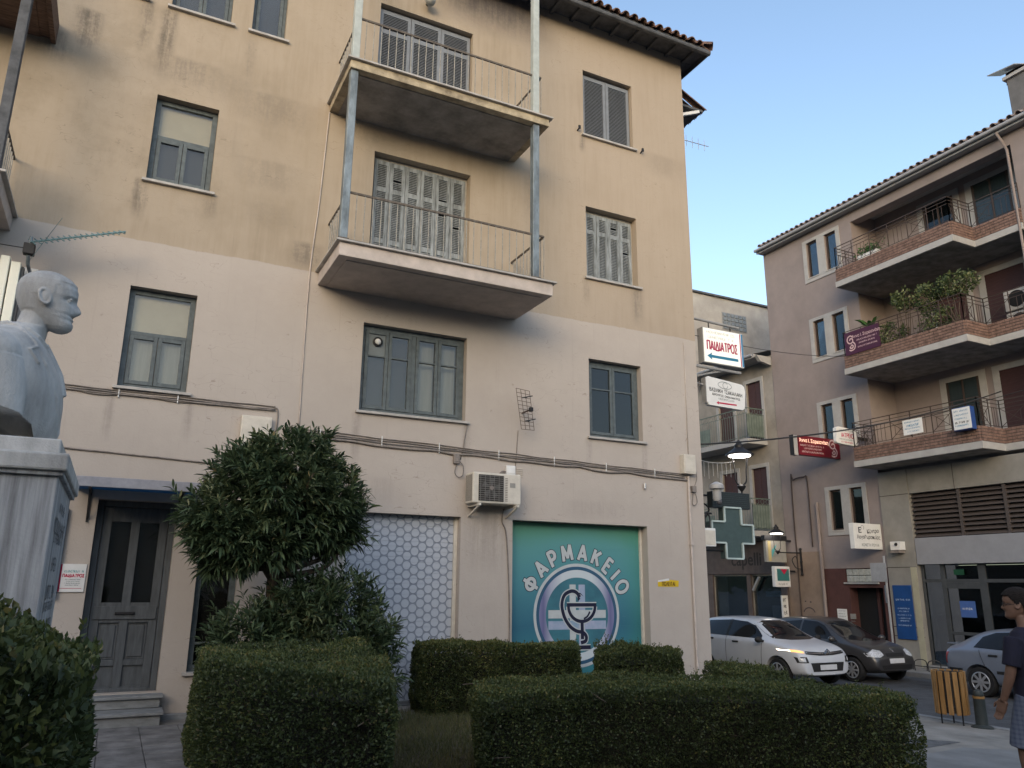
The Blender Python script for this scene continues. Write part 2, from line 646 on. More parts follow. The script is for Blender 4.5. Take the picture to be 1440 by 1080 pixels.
# ------------------------------------------------------------------ main building
D = 10.9
XC = 9.27
apt = thing("apartment_building", "four-storey beige and grey stucco apartment block with balconies, blue-grey shutters and tiled eave", "building", (4, D, 0))
OP = [(-1.45, -.55, 9.79, 11.1), (-.21, .62, 9.79, 11.1), (.92, 1.42, 9.79, 11.1),
      (-.23, .60, 6.97, 8.31), (-.23, .60, 4.03, 5.41), (2.94, 4.63, 4.05, 5.41), (6.91, 8.00, 4.03, 5.40),
      (6.90, 8.01, 6.90, 8.285), (6.88, 8.00, 9.74, 11.13), (2.95, 4.62, 6.09, 8.30), (2.91, 4.60, 8.93, 11.09),
      (-.25, .66, .31, 2.59), (.97, 1.47, .52, 2.59), (2.84, 4.60, .02, 2.59), (5.47, 8.02, -.25, 2.585)]
w = MB()
wall_y(w, -7, XC, -.5, 12.3, D, OP, .22)
w.quad((XC, D, -.8), (XC, 24, -.8), (XC, 24, 12.3), (XC, D, 12.3))
w.quad((-7, 24, -.5), (-7, D, -.5), (-7, D, 12.3), (-7, 24, 12.3))
w.build("wall", M['facade'], apt, fix=False)
MB().box(-6.99, XC - .01, 23.9, 24, -.5, 12.29).build("rear_wall", M['facade'], apt)


def win(x0, x1, z0, z1, sill=True, y=D):
    p = part("window", apt, ((x0 + x1) / 2, y, z0))
    if sill:
        MB().box(x0 - .05, x1 + .06, y - .055, y + .2, z0 - .035, z0 + .002).build("sill", M['sill'], p, .004)
    return p


def frame_rect(mb, x0, x1, z0, z1, y, t, d=.05):
    mb.box(x0, x0 + t, y, y + d, z0, z1).box(x1 - t, x1, y, y + d, z0, z1)
    mb.box(x0 + t, x1 - t, y, y + d, z1 - t, z1).box(x0 + t, x1 - t, y, y + d, z0, z0 + t)


def pane(p, x0, x1, z0, z1, y, back, gap=.06, name="pane", glass=None):
    MB().box(x0, x1, y, y + .006, z0, z1).build(name, glass or M['glass'], p)
    MB().box(x0 - .01, x1 + .01, y + gap, y + gap + .01, z0 - .01, z1 + .01).build("interior", back, p)


# column A windows: fixed light with a blind above, two casements below
for (x0, x1, z0, z1, low) in ((-.23, .60, 6.97, 8.31, 'dim'), (-.23, .60, 4.03, 5.41, 'curtain')):
    p = win(x0, x1, z0, z1)
    zm = z0 + (z1 - z0) * .54
    y = D + .12
    f = MB()
    frame_rect(f, x0, x1, z0, z1, y, .07, .07)
    f.box(x0 + .07, x1 - .07, y, y + .07, zm, zm + .05)
    f.build("frame", M['frame'], p, .004)
    xm = (x0 + x1) / 2
    for a, b_ in ((x0 + .07, xm), (xm, x1 - .07)):
        c = MB()
        frame_rect(c, a + .003, b_ - .003, z0 + .073, zm - .003, y - .012, .052, .05)
        c.build("casement", M['frame'], p, .004)
        pane(p, a + .05, b_ - .05, z0 + .12, zm - .05, y + .01, M[low])
    pane(p, x0 + .065, x1 - .065, zm + .045, z1 - .065, y + .02, M['blind'])
# top floor windows
for (x0, x1, z0, z1, n) in ((-1.45, -.55, 9.79, 11.1, 2), (-.21, .62, 9.79, 11.1, 2), (.92, 1.42, 9.79, 11.1, 1)):
    p = win(x0, x1, z0, z1)
    y = D + .1
    f = MB()
    frame_rect(f, x0, x1, z0, z1, y, .05, .06)
    f.build("frame", M['frame'], p, .004)
    st = (x1 - x0 - .1) / n
    for i in range(n):
        a = x0 + .05 + i * st
        c = MB()
        frame_rect(c, a + .003, a + st - .003, z0 + .053, z1 - .053, y - .012, .05, .05)
        c.build("casement", M['frame'], p, .004)
        pane(p, a + .045, a + st - .045, z0 + .1, z1 - .1, y + .01, M['dim'])
# wide four-light window
x0, x1, z0, z1 = 2.94, 4.63, 4.05, 5.41
p = win(x0, x1, z0, z1)
f = MB()
y = D + .12
frame_rect(f, x0, x1, z0, z1, y, .07, .07)
f.box((x0 + x1) / 2 - .035, (x0 + x1) / 2 + .035, y, y + .07, z0 + .07, z1 - .07)
f.build("frame", M['frame'], p, .004)
st = (x1 - x0 - .21) / 4
M['pale_panel'] = pmat("grey_blanking_panel", (.16, .185, .195), .6, .1, 5)
for i in range(4):
    a = x0 + .07 + i * st + (.07 if i > 1 else 0)
    c = MB()
    frame_rect(c, a + .003, a + st - .003, z0 + .073, z1 - .073, y - .012, .05, .05)
    zb = z0 + .88
    c.box(a + .05, a + st - .05, y - .01, y + .03, zb, zb + .025)
    c.build("casement", M['frame'], p, .004)
    if i == 0:
        MB().box(a + .045, a + st - .045, y + .01, y + .02, zb + .02, z1 - .12).build("vent_panel", M['pale_panel'], p)
        cx_, cz_ = a + st * .52, zb + .24
        MB().lathe([(.075, y + .008), (.075, y - .02), (.05, y - .03), (.05, y - .012)], (cx_, 0, cz_), 20, 'y').build("vent_ring", M['black'], p)
        MB().lathe([(.048, y - .012), (.045, y - .034), (.012, y - .042)], (cx_, 0, cz_), 16, 'y').build("vent_cowl", M['white'], p, smooth=True)
        pane(p, a + .045, a + st - .045, z0 + .12, zb + .005, y + .012, M['dim'])
    else:
        pane(p, a + .045, a + st - .045, z0 + .12, z1 - .12, y + .012, M['dim'] if i == 1 else M['curtain'], .12)
# right column, first floor: two casements
x0, x1, z0, z1 = 6.91, 8.00, 4.03, 5.40
p = win(x0, x1, z0, z1)
f = MB()
frame_rect(f, x0, x1, z0, z1, y, .07, .07)
f.build("frame", M['frame'], p, .004)
st = (x1 - x0 - .14) / 2
for i in range(2):
    a = x0 + .07 + i * st
    c = MB()
    frame_rect(c, a + .003, a + st - .003, z0 + .073, z1 - .073, y - .012, .05, .05)
    c.box(a + .05, a + st - .05, y - .01, y + .03, z0 + .86, z0 + .885)
    c.build("casement", M['frame'], p, .004)
    pane(p, a + .045, a + st - .045, z0 + .12, z1 - .12, y + .012, M['dark'], glass=M['glass_dim'])


def louvre_leaf(p, x0, x1, z0, z1, y, mat, splits=(), stile=.055, pitch=.030, ajar=0.0):
    """one hinged leaf: stiles, rails and slanted slats"""
    m_ = MB()
    t = .035
    m_.box(x0, x0 + stile, y, y + t, z0, z1).box(x1 - stile, x1, y, y + t, z0, z1)
    zs = [z0] + [z0 + (z1 - z0) * s_ for s_ in splits] + [z1]
    rail = .075
    m_.box(x0 + stile, x1 - stile, y, y + t, z0, z0 + rail).box(x0 + stile, x1 - stile, y, y + t, z1 - rail, z1)
    for s_ in zs[1:-1]:
        m_.box(x0 + stile, x1 - stile, y, y + t, s_ - rail / 2, s_ + rail / 2)
    for k in range(len(zs) - 1):
        a = zs[k] + (rail if k == 0 else rail / 2)
        b_ = zs[k + 1] - (rail if k == len(zs) - 2 else rail / 2)
        n = max(1, int((b_ - a) / pitch))
        for i in range(n):
            zc = a + (i + .5) * (b_ - a) / n
            if mat is M['oldwood'] and random.random() < .008:
                continue
            tilt = .0145
            m_.add([(x0 + stile, y + .004, zc - tilt), (x1 - stile, y + .004, zc - tilt), (x1 - stile, y + .03, zc + tilt), (x0 + stile, y + .03, zc + tilt),
                    (x0 + stile, y + .004, zc - tilt + .006), (x1 - stile, y + .004, zc - tilt + .006), (x1 - stile, y + .03, zc + tilt + .006), (x0 + stile, y + .03, zc + tilt + .006)],
                   [(3, 2, 1, 0), (4, 5, 6, 7), (0, 1, 5, 4), (1, 2, 6, 5), (2, 3, 7, 6), (3, 0, 4, 7)])
    return m_.build("shutter_leaf", mat, p)


def shutter_set(x0, x1, z0, z1, n, mat, splits, fmat, door=False, y=D + .08, topgap=.05, rev=.05):
    p = part("balcony_door" if door else "window", apt, ((x0 + x1) / 2, D, z0))
    if not door:
        MB().box(x0 - .05, x1 + .06, D - .055, D + .2, z0 - .035, z0 + .002).build("sill", M['sill'], p, .004)
    f = MB()
    frame_rect(f, x0, x1, z0 + .004, z1, y + .04, rev, .05)
    f.build("frame", fmat, p, .003)
    MB().box(x0 + .01, x1 - .01, y + .095, y + .11, z0 + .01, z1 - .01).build("interior", M['dark'], p)
    st = (x1 - x0 - 2 * rev * .6) / n
    for i in range(n):
        a = x0 + rev * .6 + i * st
        louvre_leaf(p, a + .004, a + st - .004, z0 + .02, z1 - topgap, y + random.uniform(-.006, .006), mat, splits, .055 if n != 2 else .06)
    return p


shutter_set(6.88, 8.00, 9.74, 11.13, 2, M['alu'], (), M['alu'], rev=.03)
shutter_set(6.90, 8.01, 6.90, 8.285, 4, M['oldwood'], (.72,), M['frame_lt'], y=D + .12, topgap=.07, rev=.07)
shutter_set(2.95, 4.62, 6.09, 8.30, 6, M['oldwood'], (.06, .34, .76), M['frame_lt'], True, y=D + .12, topgap=.07, rev=.07)
shutter_set(2.91, 4.60, 8.93, 11.09, 3, M['alu'], (.80,), M['alu'], True, rev=.03)
# hooks beside the top right window
for hx, hz in ((6.74, 9.78), (8.16, 9.70)):
    MB().bar((hx, D, hz), (hx + .02, D - .07, hz + .05), .018).box(hx - .01, hx + .03, D - .085, D - .06, hz + .01, hz + .075).build("shutter_hook", M['black'], apt)


# ---- balconies
def balcony(x0, x1, zb, zt, y0, mat_edge, posts=None, n_front=26, right_only=False, rail_h=.80, slab_mat=None, lip=.05):
    p = part("balcony", apt, ((x0 + x1) / 2, (y0 + D) / 2, zb))
    s = MB().box(x0, x1, y0, D, zb, zt)
    s.build("slab", mat_edge, p, .008)
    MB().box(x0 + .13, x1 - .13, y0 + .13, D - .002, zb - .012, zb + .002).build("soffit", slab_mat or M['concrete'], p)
    MB().box(x0 - lip, x1 + lip, y0 - lip, D, zt, zt + .028).build("floor_edge", M['sill'], p, .004)
    zr = zt + rail_h
    yr = y0 + .10
    xa, xb = x0 + .10, x1 - .10
    zl = zt + .09
    rl = MB()
    rl.bar((xa, yr, zr), (xb, yr, zr), .022, .03).bar((xa, yr, zl), (xb, yr, zl), .016)
    for xx in (xa, xb):
        rl.bar((xx, yr, zr), (xx, D - .002, zr), .022, .03).bar((xx, yr, zl), (xx, D - .002, zl), .016)
    rl.build("rail", M['rail'], p)
    ba = None
    pts = [(xa + (xb - xa) * i / n_front, yr) for i in range(n_front + 1)]
    ns = 10
    for xx in (xa, xb):
        pts += [(xx, yr + (D - yr) * i / ns) for i in range(1, ns)]
    for (px, py) in pts:
        if ba is None:
            ba0 = MB().tube([(px, py, zl), (px, py, zr - .01)], .0075, 6).build("baluster", M['baluster'], p)
            ba = (ba0, px, py)
        else:
            dupe(ba[0], (px - ba[1], py - ba[2], 0))
    return p


b2 = balcony(2.21, 5.50, 5.87, 6.065, 9.66, M['slab_lt'], slab_mat=M['slab_lt'])
b3 = balcony(2.19, 5.45, 8.77, 8.90, 9.66, M['slab_old'])
# edge beam and corbel of the lower balcony
for xx in (2.24, 5.42):
    MB().box(xx, xx + .06, D - .35, D, 6.10, 6.22).build("corner_stone", M['sill'], b2, .004)
for xx in (2.265, 5.235):
    MB().box(xx - .055, xx + .055, 9.70, 9.81, 6.093, 8.768).build("post", M['steel'], b2, .008)
    MB().box(xx - .075, xx + .075, 9.69, 9.83, 6.093, 6.15).build("post_foot", M['rail'], b2, .004)
for xx in (2.265, 5.235):
    MB().box(xx - .055, xx + .055, 9.70, 9.81, 8.928, 12.0).build("post", M['steel_lt'], b3, .008)
# the old balconies cut off at the left edge of the view
M['brown_wood'] = pmat("brown_timber", (.16, .10, .075), .8, .3, 6, stretch=(1, 6, 6))
b4 = balcony(-5.2, -1.66, 5.87, 6.065, 9.66, M['slab_lt'])
b5 = balcony(-5.2, -1.60, 8.72, 8.92, 9.75, M['brown_wood'], slab_mat=M['brown_wood'])
MB().box(-1.80, -1.69, 9.70, 9.81, 6.093, 8.715).build("post", M['eave'], b4, .008)
MB().box(-1.60, -1.54, 9.9, D, 8.66, 8.98).build("edge_board", M['brown_wood'], b5, .004)
# globe lamp over the upper balcony door
gl = MB().ball((3.72, D - .16, 11.32), .09, 16, 12).build("globe_lamp", pmat("dusty_opal_globe", (.33, .33, .31), .4, .2, 12), None, smooth=True)
tag(gl, "small dusty globe lamp on the wall above the upper balcony door", "lamp")
MB().tube([(3.72, D, 11.36), (3.72, D - .12, 11.38)], .03, 8).build("wall_mount", M['black'], gl)

# ---- entrance
door = part("entrance_door", apt, (.2, D, .31))
x0, x1, z0, z1 = -.25, .66, .31, 2.59
y = D + .16
f = MB()
frame_rect(f, x0, x1, z0 - .03, z1, y, .075, .08)
f.build("frame", M['door'], door, .006)
lf = MB()
a, b_ = x0 + .08, x1 - .08
xm = (a + b_) / 2
yl = y + .025
lf.box(a, a + .10, yl, yl + .045, z0, z1 - .08).box(b_ - .10, b_, yl, yl + .045, z0, z1 - .08).box(xm - .05, xm + .05, yl, yl + .045, z0, z1 - .08)
for zz0, zz1 in ((z0, z0 + .06), (z0 + .30, z0 + .37), (z0 + .80, z0 + 1.04), (z1 - .26, z1 - .08)):
    lf.box(a + .10, xm - .05, yl, yl + .045, zz0, zz1).box(xm + .05, b_ - .10, yl, yl + .045, zz0, zz1)
lf.build("leaf", M['door'], door, .005)
MB().box(a + .02, b_ - .02, yl - .02, yl - .002, z0 + .84, z0 + 1.0).build("letter_plate", M['door'], door, .006)
MB().box(xm - .11, xm + .11, yl - .045, yl - .018, z0 + .90, z0 + .93).build("letter_slot", M['black'], door, .004)
for u0, u1 in ((a + .10, xm - .05), (xm + .05, b_ - .10)):
    MB().box(u0, u1, yl + .028, yl + .044, z0 + .06, z0 + .30).build("panel", M['door'], door)
    pm = MB().box(u0, u1, yl + .028, yl + .044, z0 + .37, z0 + .80)
    pm.box(u0 + .03, u1 - .03, yl + .014, yl + .03, z0 + .40, z0 + .77)
    pm.build("panel", M['door'], door, .006)
    pane(door, u0, u1, z0 + 1.04, z1 - .26, yl + .02, M['dark'], .08)
for i, (za, zb, yo) in enumerate(((.16, .30, .30), (.0, .155, .62))):
    MB().box(-.27, .70, D - yo + .12, D + .16 if i == 0 else D, za, zb - .035).build("step_riser", M['step'], apt, .004)
    MB().box(-.30, .73, D - yo + .08, D + .17 if i == 0 else D, zb - .035, zb).build("step_tread", M['step'], apt, .006)
# canopy over the door
cn = part("canopy", apt, (.2, D - .4, 2.7))
MB().box(-.52, .93, 10.12, 10.16, 2.655, 2.77).build("front_bar", pmat("lilac_grey_steel", (.27, .275, .31), .6, .15, 8), cn, .004)
MB().box(-.52, .93, 10.165, D, 2.70, 2.706).build("sheet", M['blue_poly'], cn)
for xx in (-.36, .66):
    MB().box(xx, xx + .03, 10.165, D, 2.655, 2.695).build("rib", M['cable_dk'], cn)
    MB().bar((xx + .015, 10.5, 2.66), (xx + .015, D, 2.33), .022).build("bracket", M['cable_dk'], cn)
    MB().box(xx + .002, xx + .028, D - .02, D, 2.3, 2.65).build("bracket_plate", M['cable_dk'], cn)
# narrow side window right of the door
p = win(.97, 1.47, .52, 2.59)
f = MB()
frame_rect(f, .97, 1.47, .52, 2.59, D + .1, .075, .08)
f.box(1.045, 1.395, D + .1, D + .15, .84, .87)
f.build("frame", M['frame'], p, .004)
pane(p, 1.04, 1.40, .59, 2.52, D + .13, M['dark'])

# ---- shops
sh = part("roller_shutter", apt, (3.7, D + .14, .02))
cur = MB()
nsl = 34
for i in range(nsl):
    za = .03 + i * (2.56 / nsl)
    zb = za + 2.56 / nsl
    cur.box(2.90, 4.56, D + .150, D + .165, za, zb - .006).box(2.90, 4.56, D + .156, D + .165, zb - .006, zb)
cur.build("shutter_curtain", M['hex'], sh)
for xa_, xb_ in ((2.842, 2.905), (4.545, 4.598)):
    MB().box(xa_, xb_, D + .115, D + .20, .02, 2.588).build("guide_rail", M['cream'], sh, .003)
MB().box(2.82, 4.62, D - .14, D + .16, -.02, .018).build("threshold", M['step'], apt)
s2 = part("roller_shutter", apt, (6.74, D + .2, 0))
cur = MB()
zz = -.24
k = 0
while zz < 2.57:
    h = min(.405, 2.575 - zz)
    cur.box(5.475, 7.985, D + .200, D + .215, zz, zz + h - .004).box(5.475, 7.985, D + .203, D + .215, zz + h - .004, zz + h)
    zz += h
cur.build("shutter_curtain", M['teal'], s2)
MB().box(7.975, 8.018, D + .16, D + .215, -.24, 2.58).build("guide_rail", M['cream'], s2, .003)
MB().box(5.472, 5.50, D + .16, D + .215, -.24, 2.58).build("guide_rail", M['cable'], s2, .003)

# ---- flat print on the second shutter: ring, crosses, bowl and serpent, arched lettering
YP = D + .1985


def flatpoly(polys, layer, name, mat, parent=s2):
    mb = MB()
    for pl_ in polys:
        mb.add([(u, YP - .0012 * layer, v) for u, v in pl_], [tuple(range(len(pl_)))])
    return mb.build(name, mat, parent, fix=False)


def ring(cx, cz, r0, r1, n=96, a0=0., a1=2 * math.pi):
    out = []
    for i in range(n):
        t0, t1 = a0 + (a1 - a0) * i / n, a0 + (a1 - a0) * (i + 1) / n
        out.append([(cx + r0 * math.cos(t0), cz + r0 * math.sin(t0)), (cx + r1 * math.cos(t0), cz + r1 * math.sin(t0)),
                    (cx + r1 * math.cos(t1), cz + r1 * math.sin(t1)), (cx + r0 * math.cos(t1), cz + r0 * math.sin(t1))])
    return out


def ribbon(path, wd):
    """flat stroke along a 2D path; wd is a width or a list of widths"""
    n = len(path)
    ws = wd if isinstance(wd, (list, tuple)) else [wd] * n
    L_, R_ = [], []
    for i in range(n):
        ax, az = path[max(i - 1, 0)]
        bx, bz = path[min(i + 1, n - 1)]
        dx, dz = bx - ax, bz - az
        l = math.hypot(dx, dz) or 1
        nx, nz = -dz / l, dx / l
        L_.append((path[i][0] + nx * ws[i] / 2, path[i][1] + nz * ws[i] / 2))
        R_.append((path[i][0] - nx * ws[i] / 2, path[i][1] - nz * ws[i] / 2))
    return [[L_[i], L_[i + 1], R_[i + 1], R_[i]] for i in range(n - 1)]


def spline(pts, n=8):
    out = []
    m_ = len(pts)
    for i in range(m_ - 1):
        p0, p1, p2, p3 = pts[max(i - 1, 0)], pts[i], pts[i + 1], pts[min(i + 2, m_ - 1)]
        for k in range(n):
            t = k / n
            out.append(tuple(.5 * ((2 * p1[j]) + (-p0[j] + p2[j]) * t + (2 * p0[j] - 5 * p1[j] + 4 * p2[j] - p3[j]) * t * t + (-p0[j] + 3 * p1[j] - 3 * p2[j] + p3[j]) * t ** 3) for j in range(len(p1))))
    out.append(tuple(pts[-1]))
    return out


def print_ring_mat():
    m = bpy.data.materials.new("printed_silver_ring")
    b = NB(m)
    P, x, y, z = b.pos()
    dx = b.m('ABSOLUTE', b.m('SUBTRACT', x, 6.745))
    col = b.ramp(b.m('DIVIDE', dx, .8), [(.35, (.50, .55, .58)), (.62, (.32, .34, .44)), (.78, (.12, .12, .25)), (.95, (.24, .24, .38))])
    b.L.new(col, b.bsdf.inputs["Base Color"])
    b.bsdf.inputs["Roughness"].default_value = .45
    return m


PW = flat("printed_white", (.46, .49, .50), .45)
PN = flat("printed_navy", (.012, .013, .035), .45)
PD = flat("printed_blue_gap", (.03, .09, .16), .45)
PL = pmat("printed_lilac", (.36, .36, .48), .45, .25, 3, col2=(.18, .30, .40))
PT = pmat("printed_inner_teal", (.05, .175, .215), .45, .2, 1.5, col2=(.03, .10, .145))
CX, CZ = 6.745, 1.15
flatpoly(ring(CX, CZ, .752, .80), 1, "printed_line", PW)
flatpoly(ring(CX, CZ, .70, .752), 1, "printed_gap", PD)
flatpoly(ring(CX, CZ, .58, .70), 1, "printed_ring", print_ring_mat())
flatpoly(ring(CX, CZ, .0, .58), 1, "printed_disc", PT)
BAR = [(6.60, 6.715, .62, 1.62, PW), (6.77, 6.89, .62, 1.62, PL), (6.21, 7.28, 1.10, 1.225, PW), (6.21, 7.28, .93, 1.06, PL)]
for i, (xa_, xb_, za_, zb_, mm) in enumerate(BAR):
    flatpoly([[(xa_, za_), (xb_, za_), (xb_, zb_), (xa_, zb_)]], 2 + (i > 1), "printed_bar", mm)
bowl_o = [(6.555, 1.31), (7.095, 1.31)] + [(6.825 + .27 * math.cos(t), 1.27 + .235 * math.sin(t)) for t in np.linspace(0, -math.pi, 20)]
snake = spline([(6.79, 1.425), (6.72, 1.50), (6.62, 1.515), (6.50, 1.45), (6.455, 1.30), (6.50, 1.12), (6.60, .98), (6.72, .905), (6.84, .88), (6.90, .82), (6.885, .75), (6.80, .725)], 6)
for lay, grow, mm, nm in ((4, .034, PW, "printed_outline"), (5, 0., PN, "printed_emblem")):
    polys = ribbon(snake, [.055 + grow] * (len(snake)))
    polys += ribbon([(6.548, 1.305), (7.102, 1.305)], .055 + grow)
    polys += ribbon([(6.825 + .25 * math.cos(t), 1.285 + .235 * math.sin(t)) for t in np.linspace(-.02, -math.pi + .02, 24)], .052 + grow)
    polys += ribbon([(6.825, 1.05), (6.83, .78)], .058 + grow)
    polys += ribbon(spline([(6.86, 1.09), (6.93, 1.13), (6.975, 1.20)], 5), .03 + grow * .5)
    polys += ribbon([(6.73, .655), (6.98, .655)], .06 + grow)
    polys += [[(6.735, 1.47), (6.80, 1.40), (6.755, 1.36)], [(6.74, 1.50), (6.86, 1.435), (6.80, 1.49)]]
    nn = len(polys)
    mb = MB()
    for q, pl_ in enumerate(polys):
        mb.add([(u, YP - .0012 * lay - .00001 * (q % 60), v) for u, v in pl_], [tuple(range(len(pl_)))])
    mb.build(nm, mm, s2, fix=False)


def text_polys(body, size, bold=0.0):
    """flat triangles of a line of text, centred; overlapping strokes lifted apart slightly"""
    c = bpy.data.curves.new("lettering", 'FONT')
    c.body = body
    c.size = size
    c.align_x = 'CENTER'
    c.align_y = 'CENTER'
    c.offset = bold
    c.resolution_u = 3
    o = bpy.data.objects.new("lettering", c)
    COL.objects.link(o)
    dg = bpy.context.evaluated_depsgraph_get()
    dg.update()
    me = bpy.data.meshes.new_from_object(o.evaluated_get(dg))
    bpy.data.objects.remove(o)
    bpy.data.curves.remove(c)
    vs = [tuple(v.co) for v in me.vertices]
    fs = [tuple(p_.vertices) for p_ in me.polygons]
    par = list(range(len(vs)))

    def find(i):
        while par[i] != i:
            par[i] = par[par[i]]
            i = par[i]
        return i
    for f_ in fs:
        for i in f_[1:]:
            par[find(i)] = find(f_[0])
    ids = {}
    z = [ids.setdefault(find(i), len(ids)) % 7 for i in range(len(vs))]
    bpy.data.meshes.remove(me)
    return [(v[0], v[1], z[i]) for i, v in enumerate(vs)], fs


def lettering(body, size, mat, parent, origin, xd, ud, bold=0.0, sx=1.0, rot=0.0, mb=None, lift=.0015, name="lettering"):
    vs, fs = text_polys(body, size, bold)
    xd, ud, og = Vector(xd).normalized(), Vector(ud).normalized(), Vector(origin)
    nd = xd.cross(ud)
    cr, sr = math.cos(rot), math.sin(rot)
    own = mb is None
    mb = mb or MB()
    mb.add([og + xd * ((v[0] * sx) * cr - v[1] * sr) + ud * ((v[0] * sx) * sr + v[1] * cr) + nd * (lift + v[2] * .00025) for v in vs], fs)
    return mb.build(name, mat, parent, fix=False) if own else mb


def faint_line(parent, origin, xd, ud, width, h, mat, seed, name="small_print", lift=.0012):
    """a line of writing too small to read: uneven letter-like strokes"""
    rr = random.Random(seed)
    xd, ud, og = Vector(xd).normalized(), Vector(ud).normalized(), Vector(origin)
    nd = xd.cross(ud)
    mb = MB()
    x = -width / 2
    st = h * .16
    while x < width / 2 - h * .5:
        if rr.random() < .14:
            x += h * .45
            continue
        lw = h * rr.uniform(.38, .62)
        segs = [((0, 0), (0, 1))]
        segs += rr.sample([((0, 1), (1, 1)), ((0, .5), (1, .5)), ((1, 0), (1, 1)), ((0, 0), (1, 0)), ((0, 0), (1, 1)), ((0, 1), (1, 0))], rr.choice((1, 2, 2)))
        for k, ((a0, b0), (a1, b1)) in enumerate(segs):
            for q in ribbon([(x + a0 * lw, (b0 - .5) * h), (x + a1 * lw, (b1 - .5) * h)], st):
                mb.add([og + xd * u + ud * v + nd * (lift + .0002 * k) for u, v in q], [(0, 1, 2, 3)])
        x += lw + h * .25
    return mb.build(name, mat, parent, fix=False, kind="stuff")


def arc(cx, cz, rx, rz, a0, a1, n=14):
    return [(cx + rx * math.cos(math.radians(a0 + (a1 - a0) * i / n)), cz + rz * math.sin(math.radians(a0 + (a1 - a0) * i / n))) for i in range(n + 1)]


# capital letters as pen strokes: width, then polylines in a box one unit high
GLYPH = {
    'Α': (.74, [[(0, 0), (.37, 1), (.74, 0)], [(.13, .30), (.61, .30)]]),
    'Β': (.58, [[(0, 0), (0, 1)], [(0, 1), (.30, 1)] + arc(.30, .76, .24, .24, 90, -90) + [(0, .52)], [(.3, .52)] + arc(.31, .26, .27, .26, 90, -90) + [(0, 0)]]),
    'Γ': (.50, [[(0, 0), (0, 1), (.50, 1)]]),
    'Δ': (.76, [[(0, 0), (.38, 1), (.76, 0), (0, 0)]]),
    'Ε': (.50, [[(.50, 0), (0, 0), (0, 1), (.50, 1)], [(0, .52), (.44, .52)]]),
    'Η': (.64, [[(0, 0), (0, 1)], [(.64, 0), (.64, 1)], [(0, .52), (.64, .52)]]),
    'Θ': (.82, [arc(.41, .5, .41, .5, 0, 360, 28), [(.2, .5), (.62, .5)]]),
    'Ι': (.06, [[(.03, 0), (.03, 1)]]),
    'Κ': (.62, [[(0, 0), (0, 1)], [(.58, 1), (.02, .42)], [(.20, .60), (.62, 0)]]),
    'Λ': (.70, [[(0, 0), (.35, 1), (.70, 0)]]),
    'Μ': (.80, [[(0, 0), (.06, 1), (.40, .22), (.74, 1), (.80, 0)]]),
    'Ν': (.64, [[(0, 0), (0, 1), (.64, 0), (.64, 1)]]),
    'Ο': (.82, [arc(.41, .5, .41, .5, 0, 360, 28)]),
    'Π': (.64, [[(0, 0), (0, 1), (.64, 1), (.64, 0)]]),
    'Ρ': (.54, [[(0, 0), (0, 1), (.28, 1)] + arc(.28, .73, .26, .27, 90, -90) + [(0, .46)]]),
    'Σ': (.58, [[(.58, 1), (.02, 1), (.34, .5), (0, 0), (.58, 0)]]),
    'Τ': (.64, [[(0, 1), (.64, 1)], [(.32, 1), (.32, 0)]]),
    'Υ': (.66, [[(0, 1), (.33, .48), (.66, 1)], [(.33, .48), (.33, 0)]]),
    'Φ': (.84, [arc(.42, .5, .42, .30, 0, 360, 28), [(.42, 1.10), (.42, -.10)]]),
    'Χ': (.64, [[(0, 0), (.62, 1)], [(0, 1), (.64, 0)]]),
    'Ω': (.84, [[(.04, 0), (.30, 0)] + arc(.42, .55, .40, .45, 240, -60, 22) + [(.54, 0), (.80, 0)]]),
}


def pen_text(mb, body, h, weight, origin, xd, ud, rot=0.0, sx=1.0, gap=.24, lift=.0015, grow=0.0):
    """capitals drawn as flat strokes, centred on origin; grow widens every stroke (for outlines)"""
    xd, ud, og = Vector(xd).normalized(), Vector(ud).normalized(), Vector(origin)
    nd = xd.cross(ud)
    cr, sr = math.cos(rot), math.sin(rot)
    adv = [(GLYPH[c][0] * sx if c != ' ' else .35 * sx) for c in body]
    total = sum(adv) + gap * sx * (len(body) - 1)
    x = -total / 2
    k = 0
    for c, a in zip(body, adv):
        if c != ' ':
            for st in GLYPH[c][1]:
                wd = weight + grow
                e = wd * .5
                pts = [(u * sx * h, v * h) for u, v in st]
                closed = math.dist(pts[0], pts[-1]) < 1e-6
                polys = []
                for i in range(len(pts) - 1):
                    (ax, az), (bx, bz) = pts[i], pts[i + 1]
                    l = math.hypot(bx - ax, bz - az) or 1
                    dx, dz = (bx - ax) / l, (bz - az) / l
                    e0 = e * (.45 if i or closed else (grow * .5 / e if grow else 0))
                    e1 = e * (.45 if i < len(pts) - 2 or closed else (grow * .5 / e if grow else 0))
                    polys += ribbon([(ax - dx * e0, az - dz * e0), (bx + dx * e1, bz + dz * e1)], wd)
                for q in polys:
                    k += 1
                    P_ = []
                    for u, v in q:
                        u, v = u + x * h, v - h / 2
                        P_.append(og + xd * (u * cr - v * sr) + ud * (u * sr + v * cr) + nd * (lift + .00004 * (k % 12)))
                    mb.add(P_, [(0, 1, 2, 3)])
        x += a + gap * sx
    return mb


def pen_sign(body, h, weight, mat, parent, origin, xd, ud, sx=1.0, gap=.24):
    return pen_text(MB(), body, h, weight, origin, xd, ud, 0.0, sx, gap).build("lettering", mat, parent, fix=False)


